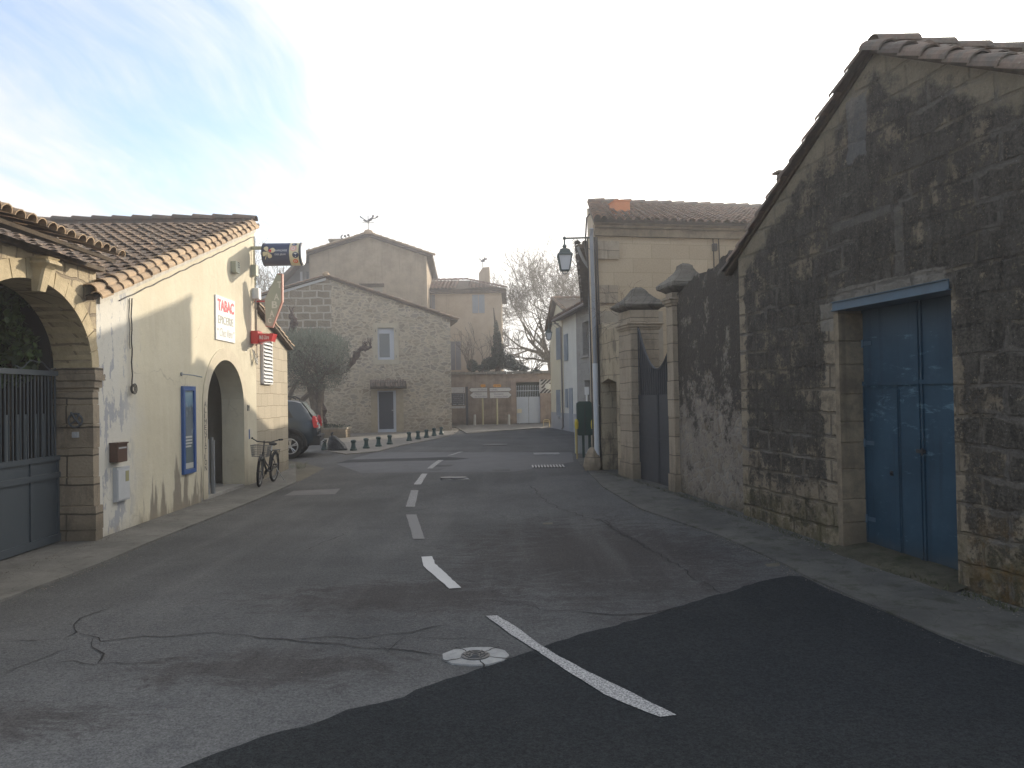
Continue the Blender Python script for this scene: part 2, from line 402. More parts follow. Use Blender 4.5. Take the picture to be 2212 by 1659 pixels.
    c = N.mix(N.m('MULTIPLY', blob((DX0+DX1)/2+.02, DZ1+.13, .80, .085), .85), c, (.25, .225, .185))
    c = N.mix(N.m('MULTIPLY', blob(DX0-.14, DZ1-.06, .18, .15), .85), c, (.27, .245, .20))
    c = N.mix(N.m('MULTIPLY', blob(PEAKX-.30, PEAKZ-.66, .15, .30, 4.0, 1.2), .6), c, (.19, .185, .18))
    c = N.mix(N.m('MULTIPLY', blob(DX0+.98, DZ1+.58, .06, .34, 7.0, 1.3), .35), c, (.24, .215, .18))
    c = N.mix(N.m('MULTIPLY', blob(DX0+.45, DZ1+.88, .5, .045, 7.0, 1.6), .35), c, (.22, .20, .175))
    spk = N.noise(v, 62, 1, .5)
    c = N.mix(N.m('MULTIPLY', N.ss(spk, .71, .76), .6), c, (.40, .39, .36))
    # ochre and green growth near the ground
    mo = N.mul(N.ss(N.m('ADD', z, N.m('MULTIPLY', a, -.9)), .25, -.15), N.ss(N.noise(v, 5, 5, .7), .35, .6))
    c = N.mix(N.m('MULTIPLY', mo, .65), c, (.085, .075, .025))
    oc = N.mul(N.ss(x, DX1-.05, DX1+.35), N.ss(N.m('ADD', z, N.m('MULTIPLY', a, -.7)), .45, .1), N.ss(N.noise(v, 3.1, 5, .7), .45, .58))
    c = N.mix(N.m('MULTIPLY', oc, .6), c, (.16, .085, .018))
    q = N.m('MULTIPLY_ADD', b, .7, .65); c = N.mix(1.0, c, N.comb(q, q, q), 'MULTIPLY')
    h = N.m('ADD', N.mul(f, N.m('MULTIPLY_ADD', crust, .55, -.75)), N.m('ADD', N.m('MULTIPLY', a, 1.2), N.m('ADD', N.m('MULTIPLY', b, .7), N.m('MULTIPLY', crust, .3))))
    return dict(c=c, n=N.bump(N.m('ADD', h, N.m('MULTIPLY', N.noise(v, 5, 6, .7), 2.2)), .9, .035), r=.9)
def m_rubblegrey(N):
    o = N.obj(); p = N.xyz(o); x, z = p[0], p[2]; v = N.comb(N.m('ADD', x, p[1]), z, 0.0)
    a = N.noise(v, 1.6, 7, .7); b = N.noise(v, 30, 5, .75); st = N.noise(N.mapv(v, (1, .35, 1)), 8, 6, .75)
    e = N.vor(N.warp(v, 4, .25), 6.0, 'DISTANCE_TO_EDGE'); cc = N.xyz(N.vor(N.warp(v, 4, .25), 6.0, 'F1', 'Color'))[0]
    c = N.mix(cc, (.19, .155, .11), (.30, .26, .20))
    c = N.mix(N.ss(e, .10, .03), c, (.25, .225, .19))
    c = N.mix(N.m('MULTIPLY', N.ss(N.noise(v, 2.6, 6, .7), .44, .54), .85), c, (.23, .20, .165))
    c = N.mix(N.m('MULTIPLY', N.ss(N.noise(v, 5, 6, .75), .52, .62), .5), c, (.12, .10, .08))
    den = N.m('ADD', N.m('MULTIPLY', N.ss(z, .5, 2.6), .24), N.m('ADD', N.m('MULTIPLY', a, .4), N.m('ADD', N.m('MULTIPLY', st, .45), N.m('MULTIPLY', b, .30))))
    den = N.m('ADD', den, N.m('MULTIPLY', N.m('SUBTRACT', N.noise(v, 2.9, 7, .8), .5), 1.1))
    cr = N.ss(den, .64, .76)
    c = N.mix(N.m('MULTIPLY', cr, .9), c, N.mix(b, (.020, .0165, .013), (.085, .072, .056)))
    c = N.mix(N.m('MULTIPLY', N.ss(N.noise(v, 60, 1), .73, .77), .5), c, (.4, .4, .39))
    q = N.m('MULTIPLY_ADD', b, .6, .7); c = N.mix(1.0, c, N.comb(q, q, q), 'MULTIPLY')
    c = grime(N, c, z, .7, .45, (.06, .05, .03))
    return dict(c=c, n=N.bump(N.m('ADD', N.m('MULTIPLY', N.ss(e, 0, .12), .35), N.m('ADD', a, N.m('MULTIPLY', b, .7))), .8, .03))
def m_stonehouse(N):
    o = N.obj(); p = N.xyz(o); x, z = p[0], p[2]; v = N.comb(N.m('ADD', x, p[1]), z, 0.0)
    w = N.warp(N.warp(N.mapv(v, (1, 1.8, 1)), 1.1, .6), 4.5, .24)
    e = N.vor(w, 3.4, 'DISTANCE_TO_EDGE', rnd=1.0); cc = N.xyz(N.vor(w, 3.4, 'F1', 'Color', 1.0))
    a = N.noise(v, 3, 5, .65); b = N.noise(v, 22, 4, .7)
    st = N.mix(cc[0], (.25, .195, .13), (.45, .37, .26)); st = N.mix(N.m('MULTIPLY', cc[1], .45), st, (.27, .25, .225))
    thick = N.m('MULTIPLY_ADD', a, .24, -.02)
    mo = N.ss(N.m('SUBTRACT', thick, e), -.06, .05)
    rub = N.mix(N.m('MULTIPLY', mo, .8), st, (.56, .475, .35))
    # the older end: big squared blocks in pale joints
    f, bc = N.brick(N.warp(v, 2.4, .14), .62, .34, .045, .5, .5)
    blk = N.mix(N.xyz(bc)[0], (.21, .17, .115), (.29, .24, .17)); blk = N.mix(N.ss(f, .2, .8), blk, (.46, .41, .34))
    left = N.ss(N.m('ADD', x, N.m('MULTIPLY', a, .12)), XSPLIT+.12, XSPLIT+.02)
    left = N.mul(left, N.ss(z, 3.1, 3.5))
    c = N.mix(left, rub, blk)
    c = N.mix(N.m('MULTIPLY', N.ss(N.noise(v, 1.6, 6, .7), .42, .62), .35), c, (.36, .29, .20))
    c = N.mix(N.m('MULTIPLY', N.ss(N.m('ADD', z, N.m('MULTIPLY', a, 1.2)), 1.7, .9), .35), c, (.21, .165, .115))
    c = N.mix(N.m('MULTIPLY', N.ss(N.noise(v, .7, 5, .65), .45, .75), .3), c, (.22, .185, .13))
    q = N.m('MULTIPLY_ADD', b, .5, .75); c = N.mix(1.0, c, N.comb(q, q, q), 'MULTIPLY')
    return dict(c=c, n=N.bump(N.m('ADD', N.ss(e, 0, .1), N.m('MULTIPLY', b, .6)), .6, .03))
def m_tile(c1=(.21, .15, .105), c2=(.33, .225, .145), lich=.5):
    def fn(N):
        o = N.obj(); t = N.tint(); a = N.noise(o, 5, 5, .7); b = N.noise(o, 30, 3)
        c = N.mix(t, c1, c2)
        c = N.mix(N.m('MULTIPLY', N.ss(a, .45, .62), lich), c, (.13, .12, .10))
        c = N.mix(N.m('MULTIPLY', N.ss(N.noise(o, 9, 4, .7), .6, .7), .5), c, (.36, .34, .27))
        q = N.m('MULTIPLY_ADD', b, .5, .75); c = N.mix(1.0, c, N.comb(q, q, q), 'MULTIPLY')
        return dict(c=c, n=N.bump(b, .4, .01))
    return fn
def m_bluedoor(N):
    o = N.obj(); p = N.xyz(o); a = N.noise(o, 1.6, 5, .6); s_ = N.noise(N.mapv(o, (1, 1, 3.2)), 2.6, 8, .78, .5)
    c = N.mix(N.ss(a, .3, .7), (.022, .050, .076), (.038, .080, .115))
    c = N.mix(N.m('MULTIPLY', N.ss(p[2], 1.9, 2.5), .7), c, (.075, .105, .135))
    band = N.ss(N.m('ABSOLUTE', N.m('SUBTRACT', p[2], 1.55)), 1.0, .1)
    c = N.mix(N.mul(N.ss(N.m('ADD', s_, N.m('MULTIPLY', band, .06)), .60, .68), .6), c, (.15, .25, .31))
    c = N.mix(N.m('MULTIPLY', N.ss(N.noise(o, 7, 7, .8, .3), .56, .66), .45), c, (.06, .10, .14))
    c = N.mix(N.m('MULTIPLY', N.ss(N.noise(N.mapv(o, (9, 9, .5)), 1.2, 4), .52, .7), .4), c, (.022, .036, .052))
    sc = N.noise(N.mapv(o, (22, 22, .9)), 1.0, 4, .7)
    c = N.mix(N.m('MULTIPLY', N.ss(sc, .68, .75), .3), c, (.15, .22, .28))
    c = N.mix(N.m('MULTIPLY', N.ss(N.m('SUBTRACT', N.m('MULTIPLY', a, .6), p[2]), .05, .3), .6), c, (.05, .05, .045))
    c = N.mix(N.m('MULTIPLY', N.ss(N.noise(o, 2.2, 6, .7, .5), .58, .68), .25), c, (.03, .035, .045))
    return dict(c=c, n=N.bump(N.m('ADD', s_, a), .2, .01), r=N.m('MULTIPLY_ADD', s_, .3, .6))
def m_plain(c1, c2, sc=2.0, gr=.4, bsc=40, bst=.25, streak=0.0):
    def fn(N):
        o = N.obj(); p = N.xyz(o); a = N.noise(o, sc, 6, .65); b = N.noise(o, bsc, 3, .7)
        c = N.mix(N.ss(a, .32, .68), c1, c2)
        if streak:
            c = N.mix(N.m('MULTIPLY', N.ss(N.noise(N.mapv(o, (6, 6, .35)), 1.3, 4), .5, .75), streak), c, tuple(q*.55 for q in c1))
        q = N.m('MULTIPLY_ADD', b, .3, .85); c = N.mix(1.0, c, N.comb(q, q, q), 'MULTIPLY')
        if gr: c = grime(N, c, p[2], gr, .6)
        return dict(c=c, n=N.bump(b, bst, .01))
    return fn
def m_leaf(c1, c2):
    def fn(N):
        c = N.mix(N.tint(), c1, c2); return dict(c=c)
    m = material('foliage', fn, .5, .4)
    return m
def glass(name='window_glass', col=(.05, .06, .065)):
    return material(name, lambda N: dict(c=N.mix(N.noise(N.obj(), 1.5, 2), col, tuple(q*1.5 for q in col))), .08, .6)
SUN_E=4.5; SKY_S=.12; SKYB=1.0; CL0=.50; CL1=.72; CB=5.0; CG1=9.0; CG2=25.0; HAZE=0.0; EXPO=0.0
SKY_S=.15; EXPO=.38; HAZE=.0034; SKYB=1.4; CL0=.50; CL1=.71; CB=5.5; CG1=3.8; CG2=34; SKR=0; SKX=7; SKYY=7
DEN=True
# ================================================================ frames of the street
LF = Frame(-5.25, 10.0, -.023, 1)          # left-hand houses, x runs up the street
RF = Frame(1.80, 16.65, .2, -1)            # right-hand wall, x runs back towards the camera
BF = Frame(1.80, 16.65, 1, .2)             # ochre house end that faces down the street
SF = Frame(-2.90, 37.6, 1, .2)             # rubble house gable
TF = Frame(-5.0, 46.0, 1, .06)             # tall gable behind
LOWF = Frame(-5.0, 50.0, 1, .0)            # lower wing behind
GF = Frame(-3.4, 45.0, 1, .02)             # garden wall across the end
HF = Frame(1.95, 39.5, .132, -1)           # row of small houses on the right
RX = lambda px, py, y=0.0: RF.px(px, py, y)
LX = lambda px, py, y=0.0: LF.px(px, py, y)
BX0 = RX(1600, 800)[0]
DX0 = RX(1815, 900)[0]; DX1 = RX(2061, 900)[0]; DZ0 = .06; DZ1 = 2.58
PEAKX, PEAKZ = RX(1888, 112)
_l = RX(1597, 552); SLOPE = (PEAKZ - _l[1])/(PEAKX - _l[0])
XSPLIT = SF.px(716, 700)[0]
print('barn', BX0, DX0, DX1, PEAKX, PEAKZ, SLOPE)
# ================================================================ materials
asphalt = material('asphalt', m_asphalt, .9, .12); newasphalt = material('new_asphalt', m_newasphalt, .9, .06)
pave = material('pavement', m_pave((.12, .117, .106), (.185, .178, .16)), .85)
pave_r = material('pavement_worn', m_pave((.075, .074, .067), (.130, .126, .110), moss=.55), .85)
concrete = material('concrete', m_plain((.26, .25, .225), (.34, .325, .29), 3, 0), .85)
earth = material('earth', m_plain((.09, .08, .06), (.14, .125, .09), 1, 0), .9)
crackm = material('crack', lambda N: (.022, .021, .020), .9)
marking = material('road_marking', m_marking, .6)
cream = material('cream_plaster', m_cream, .85)
cream2 = material('cream_surround', m_plain((.54, .48, .355), (.62, .555, .42), 3, .3, 50, .2, .2), .85)
band_m = material('verge_band', m_plain((.50, .47, .40), (.60, .57, .50), 6, 0, 40, .3, .5), .85)
cutstone = material('cut_stone', ashlar(.46, .27, (.40, .345, .25), (.51, .445, .33), (.22, .18, .12), .15, .006), .85)
archstone = material('arch_stone', m_plain((.40, .325, .20), (.52, .43, .27), 5, 0, 26, .8, .25), .85)
archwall = material('gateway_rubble', ashlar(.30, .19, (.34, .275, .17), (.50, .41, .27), (.26, .21, .14), .5, .02, .8, warp=.2), .85)
pillar_m = material('pillar_stone', ashlar(3.0, .36, (.27, .22, .16), (.37, .305, .22), (.11, .09, .065), .95, .012, .9, (.12, .105, .085), black=.25), .9)
barnm = material('lichened_stone', m_barn, .9)
rubg = material('blackened_rubble', m_rubblegrey, .9)
lime = material('limestone_pier', ashlar(1.4, .30, (.30, .245, .175), (.39, .325, .24), (.16, .13, .09), .8, .008, .8, (.14, .12, .09), black=.2, streak=.5), .9)
mosscap = material('mossy_cap', ashlar(.9, .3, (.10, .092, .075), (.17, .155, .125), (.06, .05, .04), .6, .004, .8, (.045, .04, .035), black=.6), .95)
ochre = material('ochre_ashlar', ashlar(.86, .31, (.38, .30, .20), (.46, .37, .255), (.33, .27, .17), .25, .007, .3, (.20, .155, .10), warp=.03), .85)
oldrender = material('stained_render', m_plain((.30, .26, .20), (.38, .33, .25), 1.6, .5, 26, .5, .6), .9)
stoneh = material('rubble_stone', m_stonehouse, .9)
tall_m = material('tan_render', m_plain((.30, .235, .16), (.40, .32, .225), 1.6, 0, 12, .5, .35), .9)
low_m = material('faded_render', m_plain((.44, .35, .25), (.52, .43, .32), 1.2, 0, 12, .3, .2), .9)
gard_m = material('garden_wall_render', m_plain((.19, .15, .12), (.33, .27, .215), 1.4, .8, 14, .6, .35), .9)
cop_m = material('coping', m_plain((.14, .13, .11), (.25, .235, .20), 5, 0, 20, .8), .95)
hcream = material('pale_cream_render', m_plain((.62, .56, .40), (.68, .62, .46), 1, .25, 30, .15), .85)
hwhite = material('white_render', m_plain((.62, .60, .53), (.70, .68, .60), 1, .3, 30, .15), .85)
hgrey = material('grey_plinth', m_plain((.36, .36, .36), (.44, .44, .44), 1, .2), .85)
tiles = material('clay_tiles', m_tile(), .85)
tiles_l = material('sunlit_verge_tiles', m_tile((.34, .24, .15), (.50, .36, .22), .35), .85)  # paler copy of the clay tiles, sunlight put into the colour
tiles_d = material('weathered_tiles', m_tile((.13, .10, .08), (.24, .175, .13), .7), .9)
tiles_r = material('reddish_tiles', m_tile((.17, .11, .08), (.28, .175, .12), .5), .85)
wood_d = material('dark_eave_board', m_plain((.06, .045, .03), (.11, .08, .05), 6, 0), .85)
bluedoor = material('blue_paint', m_bluedoor, .7, .2)
bluesteel = paint('blue_steel', (.07, .115, .155), .5, .4, .1, .3)
gate_grey = paint('grey_gate_paint', (.062, .076, .086), .45, .45, .0, .15)
gate_dark = paint('dark_gate_paint', (.050, .052, .056), .6, .35)
black_m = paint('black_metal', (.022, .022, .024), .45, .5)
rubber = paint('rubber', (.016, .016, .017), .8, .3)
greenm = paint('dark_green_paint', (.014, .050, .040), .45, .45)
green_b = paint('green_bollard_paint', (.012, .042, .036), .5, .4)
white_p = paint('white_paint', (.74, .75, .74), .45, .4, .0, .06)
white_fr = paint('white_frame', (.48, .50, .53), .4, .4, .0, .06)
greypl = paint('grey_plastic', (.42, .43, .44), .5, .4, .0, .06)
chrome_shade = paint('shaded_alloy', (.20, .20, .20), .5, .5, .5)  # bicycle alloy, darkened in its colour to stand for shade
galv = paint('galvanised_metal', (.30, .32, .34), .4, .5, .5, .1)
redp = paint('red_paint', (.56, .018, .018), .4, .5)
redl = paint('red_lettering', (.62, .03, .05), .5)
greyl = paint('grey_lettering', (.40, .41, .33), .6)
whitel = paint('white_lettering', (.78, .78, .76), .5, .3, 0, .05)
blackl = paint('black_lettering', (.05, .05, .055), .6)
navy = paint('navy_panel', (.028, .042, .095), .35, .5)
navy2 = paint('dark_blue_panel', (.030, .040, .058), .5, .4)
ivory = paint('ivory_panel', (.68, .60, .38), .4, .4)
orange = paint('orange_disc', (.75, .16, .04), .5)
pink = paint('faded_pink', (.72, .42, .34), .5)
bluef = paint('blue_frame', (.022, .085, .27), .4, .5)
yellow = paint('yellow_paint', (.52, .42, .04), .5)
orangep = paint('orange_plate', (.62, .27, .02), .5)
greensign = paint('pale_green_sign', (.44, .45, .35), .5, .4, 0, .1)
rustp = paint('rusty_pink_frame', (.50, .26, .20), .6)
brownm = paint('brown_box', (.085, .045, .03), .35, .5, 0, .35, 14)
terra = paint('terracotta', (.60, .22, .09), .8, .2, 0, .1)
cable_m = paint('cable', (.05, .045, .04), .7)
cablew = paint('pale_conduit', (.42, .40, .35), .7)
shutter_b = paint('blue_grey_shutter', (.29, .315, .34), .7, .2, 0, .2, 5)
shutter_g = paint('grey_shutter', (.24, .23, .235), .8, .2, 0, .25, 5)
gatew = paint('pale_gate_paint', (.46, .50, .55), .6, .3, 0, .1)
louv = paint('louvre_white', (.70, .71, .70), .5)
dark_in = material('dark_interior', lambda N: (.035, .032, .03), .9)  # near-black colour stands in for the shade inside
room_m = material('interior_wall', m_plain((.24, .22, .18), (.30, .28, .23), 1, 0), .9)
glassm = glass()
meshp = paint('dark_door_screen', (.030, .034, .045), .5, .4)
bark = material('bark', m_plain((.075, .058, .042), (.15, .12, .09), 8, 0, 30, .8), .95)
bark_p = material('plane_bark', m_plain((.12, .10, .07), (.20, .175, .12), 5, 0, 20, .5), .95)
bark_v = material('pollard_bark', m_plain((.055, .035, .030), (.12, .085, .07), 9, 0, 30, .9), .95)
olive_l = m_leaf((.010, .016, .008), (.22, .24, .17)); ivy_l = m_leaf((.018, .036, .010), (.12, .18, .05))
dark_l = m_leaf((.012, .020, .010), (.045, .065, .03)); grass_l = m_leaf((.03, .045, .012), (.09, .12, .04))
iron = paint('weathervane_iron', (.10, .11, .12), .6, .3)
carpaint = material('car_paint', lambda N: dict(c=(.030, .045, .060)), .25, .6, .3)
cladding = paint('dark_cladding', (.022, .023, .025), .7, .3)
carglass = material('car_glass', lambda N: dict(c=(.02, .024, .028)), .05, .8)
hatchglass = material('hatch_glass', lambda N: dict(c=(.22, .26, .27)), .06, .8)
lampred = material('lamp_red', lambda N: dict(c=(.62, .012, .02)), .2, .6)
chrome = paint('alloy', (.50, .51, .52), .3, .5, .7)
bagm = material('black_plastic', lambda N: dict(c=(.010, .011, .012), n=N.bump(N.noise(N.obj(), 14, 3, .6, .8), .7, .04)), .42, .35)
frost = material('frosted_glass', lambda N: dict(c=(.55, .56, .58)), .35, .5)
lampgreen = paint('lantern_paint', (.035, .060, .055), .4, .5)
# ================================================================ helpers for buildings
def tile(mb, P, U, V, Nn, L, r1, r2, tint, n=6, t=.014, flat=.85, lift=.028):
    vs = []
    for k in range(n+1):
        a = math.pi*k/n; vs.append(P + U*(math.cos(a)*r1) + Nn*(math.sin(a)*r1*flat+lift))
    for k in range(n+1):
        a = math.pi*k/n; vs.append(P + V*L + U*(math.cos(a)*r2) + Nn*(math.sin(a)*r2*flat))
    for k in range(n+1):
        a = math.pi*k/n; vs.append(P + U*(math.cos(a)*(r1-t)) + Nn*(math.sin(a)*(r1-t)*flat+lift))
    fs = []
    for k in range(n):
        fs.append((k, k+1, n+2+k, n+1+k)); fs.append((k+1, k, 2*n+2+k, 2*n+3+k))
    mb.add(vs, fs, tint)
def tile_roof(mb, P0, U, V, nu, nv, su=.2, sv=.33, r=.088, n=6, jit=1.0, rnd=None):
    rnd = rnd or random; U = Vector(U).normalized(); V = Vector(V).normalized(); Nn = U.cross(V).normalized()
    if Nn.z < 0: Nn = -Nn
    P0 = Vector(P0)
    for i in range(nu):
        ji = rnd.uniform(-.01, .01)*jit
        for j in range(nv):
            P = P0 + U*(i*su + ji + rnd.uniform(-.006, .006)*jit) + V*(j*sv + rnd.uniform(-.015, .015)*jit) + Nn*(.01+rnd.uniform(0, .012)*jit)
            tile(mb, P, U, V, Nn, sv*1.22, r, r*.86, rnd.random(), n)
def tile_line(mb, A, B, Nn, L=.36, r=.1, rnd=None, jit=1.0):
    """a single run of lapped barrel tiles from A (low) to B (high)"""
    A = Vector(A); B = Vector(B); V = (B-A).normalized(); Nn = Vector(Nn); U = V.cross(Nn).normalized(); Nn = U.cross(V)
    if Nn.z < 0: Nn = -Nn
    k = max(1, round((B-A).length/L)); L = (B-A).length/k; rnd = rnd or random
    for i in range(k):
        tile(mb, A + V*(i*L) + Nn*rnd.uniform(0, .014)*jit, U, V, Nn, L*1.15, r, r*.85, rnd.random(), 7, .018)
def slab(mb, P0, P1, P2, P3, t):
    """thick slab under the quad P0..P3"""
    ps = [Vector(p) for p in (P0, P1, P2, P3)]; n = (ps[1]-ps[0]).cross(ps[3]-ps[0]).normalized()
    if n.z < 0: n = -n
    vs = ps + [p - n*t for p in ps]
    return mb.add(vs, [(0,1,2,3), (7,6,5,4), (0,4,5,1), (1,5,6,2), (2,6,7,3), (3,7,4,0)])
def arc_pts(cx, z0, a, b, n=20, rev=False):
    P = [(cx + a*math.cos(math.pi*k/n), z0 + b*math.sin(math.pi*k/n)) for k in range(n+1)]
    return P[::-1] if rev else P
def arch_hole(cx, hw, zb, zs, rise, n=20):
    return [(cx+hw, zb)] + arc_pts(cx, zs, hw, rise, n) + [(cx-hw, zb)]
def subdivide_jitter(o, cuts_len, amp, seed=0, keep=None):
    """roughens a wall mesh a little so that its edges are not ruler-straight"""
    bm = bmesh.new(); bm.from_mesh(o.data)
    for v in bm.verts:
        n = mnoise.noise_vector(v.co*2.3 + Vector((seed, 0, 0)))
        v.co += n*amp
    bm.to_mesh(o.data); bm.free()
# ================================================================ ground, road, pavements
def sheet(name, poly, dz, mat, parent=None, kind=None, skirt=0.0, step=.7, hole=None):
    """a sheet laid on the ground; poly in world x,y"""
    me = bpy.data.meshes.new(name); bm = bmesh.new()
    vs = [bm.verts.new((p[0], p[1], 0)) for p in poly]
    tr = tessellate_polygon([[Vector((p[0], p[1], 0)) for p in poly]])
    for t in tr:
        try: bm.faces.new([vs[i] for i in t])
        except ValueError: pass
    bmesh.ops.recalc_face_normals(bm, faces=bm.faces[:])
    xs = [p[0] for p in poly]; ys = [p[1] for p in poly]
    def cut(lo, hi, no, a, b):
        k = max(lo, a)
        k = a + math.ceil((k-a)/step)*step
        while k < min(hi, b):
            co = (k, 0, 0) if no[0] else (0, k, 0)
            bmesh.ops.bisect_plane(bm, geom=bm.verts[:]+bm.edges[:]+bm.faces[:], plane_co=co, plane_no=no); k += step
    cut(min(xs), max(xs), (1, 0, 0), -16, 8); cut(min(ys), max(ys), (0, 1, 0), 4, 40)
    for v in bm.verts: v.co.z = g(v.co.x, v.co.y) + dz
    for f in bm.faces:
        if f.normal.z < 0: f.normal_flip()
    if skirt:
        be = [e for e in bm.edges if e.is_boundary]
        r = bmesh.ops.extrude_edge_only(bm, edges=be)
        for v in r['geom']:
            if isinstance(v, bmesh.types.BMVert): v.co.z -= skirt
    bm.to_mesh(me); bm.free(); me.materials.append(mat)
    at = me.attributes.new('tint', 'FLOAT', 'FACE'); at.data.foreach_set('value', [.5]*len(me.polygons))
    o = bpy.data.objects.new(name, me); C.objects.link(o)
    if parent is not None: o.parent = parent
    if kind: o['kind'] = kind
    return o
def gp(*pts): return [tuple(on_ground(x, y)[:2]) for x, y in pts]
sheet('ground', [(-160, -60), (160, -60), (160, 220), (-160, 220)], 0, earth, kind='structure')
left_edge = gp((0, 1303), (150, 1247), (225, 1217.6), (305, 1182.6), (400, 1144), (500, 1104), (570, 1075), (640, 1043), (700, 1012))
road_poly = [(-8.6, -6)] + left_edge + gp((655, 1000), (600, 992)) + [(-16, 26), (-16, 33), (-9.0, 34.2), (-2.7, 40.5), (-9, 50), (-30, 52), (-30, 60), (30, 60), (30, 44)] + \
    [(2.3, 43.0), (2.0, 39.3), (2.75, 33.6), (2.8, 26)] + gp((1240, 975), (1252, 1003), (1300, 1052), (1346, 1080), (1386, 1102.6), (1551, 1158), (1606, 1182), (1706, 1227), (1736, 1246), (1856, 1300), (2031, 1375), (2212, 1440)) + [(4.8, 1.5), (5.6, -6)]
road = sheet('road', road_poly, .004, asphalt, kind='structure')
def rz(pts, ox, oy, s): return [((ox+x/s)/1.8517, (oy+y/s)/1.8517) for x, y in pts]
rnd = random.Random(3)
def rough_line(P, amp=.018, step=.10):
    out = []
    for a, b in zip(P, P[1:]):
        a = Vector(a); b = Vector(b); n = max(1, int((b-a).length/step)); d = (b-a).normalized() if (b-a).length > 0 else Vector((1, 0)); q = Vector((-d.y, d.x))
        for i in range(n): out.append(tuple(a.lerp(b, i/n) + q*rnd.uniform(-amp, amp)))
    return out + [tuple(P[-1])]
pe = gp(*(rz([(780, 1158), (935, 1100), (1130, 1030), (1310, 980), (1500, 915), (1640, 880), (1740, 855), (1870, 800), (2000, 760), (2130, 712)], 0, 2000, 1.08) +
          rz([(60, 668), (240, 600), (400, 556), (620, 500), (700, 470), (850, 425), (980, 385), (1090, 350), (1200, 330), (1255, 333)], 2048, 2000, 1.08)))
pr = gp(*rz([(1350, 381), (1500, 443), (1700, 523), (1850, 592), (2000, 652), (2212, 722)], 2048, 2000, 1.08))
sheet('asphalt_patch', [(-2.0, -5.9), (-1.9, 1.8)] + rough_line(pe) + pr + [(4.72, 1.6), (5.5, -5.9)], .008, newasphalt, road)
# older repairs further up
for k, (P, m_) in enumerate(((rz([(470, 213), (700, 205), (1130, 196), (1215, 186), (1100, 178), (820, 187), (560, 192)], 1000, 1700, 1.3825), material('dark_repair', m_plain((.050, .051, .053), (.068, .069, .070), 3, 0, 60, .4), .9, .1)),)):
    sheet('asphalt_repair', rough_line(gp(*P), .01, .3), .007, m_, road)
midp = material('repaired_asphalt', m_plain((.085, .087, .092), (.105, .107, .112), 2, 0, 60, .4), .75)
oldp = material('pale_asphalt', m_plain((.125, .122, .12), (.155, .15, .148), 2, 0, 60, .4), .8)
sheet('asphalt_repair', gp(*rz([(700, 152), (1780, 152), (1790, 205), (1460, 260), (620, 268), (480, 218)], 1000, 1700, 1.3825)), .0055, midp, road)
sheet('asphalt_repair', gp(*rz([(190, 392), (240, 366), (500, 353), (470, 384)], 1000, 1700, 1.3825)), .0065, oldp, road)
dashes = [rz([(1090, 172), (1120, 168), (1178, 149), (1155, 151)], 1000, 1700, 1.3825), rz([(980, 243), (1010, 243), (1070, 196), (1040, 197)], 1000, 1700, 1.3825),
          rz([(906, 332), (945, 332), (981, 272), (950, 272)], 1000, 1700, 1.3825), rz([(861, 456), (912, 456), (931, 364), (890, 364)], 1000, 1700, 1.3825),
          rz([(903, 635), (966, 635), (920, 499), (863, 499)], 1000, 1700, 1.3825),
          rz([(1820, 250), (1868, 247), (1880, 280), (1993, 385), (1942, 388), (1860, 318), (1829, 290)], 0, 2000, 1.08),
          rz([(2100, 507), (2145, 505)], 0, 2000, 1.08) + rz([(10, 548), (120, 632), (210, 685), (330, 750), (480, 820), (600, 883), (710, 937), (640, 947), (520, 900), (400, 848), (230, 742), (110, 660), (0, 590)], 2048, 2000, 1.08)]
wear = [.35, .4, .45, .3, .12, .75, .45]
for P, w_ in zip(dashes, wear):
    q = gp(*P); o = sheet('lane_marking', rough_line(q + [q[0]], .004, .08)[:-1], .0125, marking, road)
    o.data.attributes['tint'].data.foreach_set('value', [w_]*len(o.data.polygons))
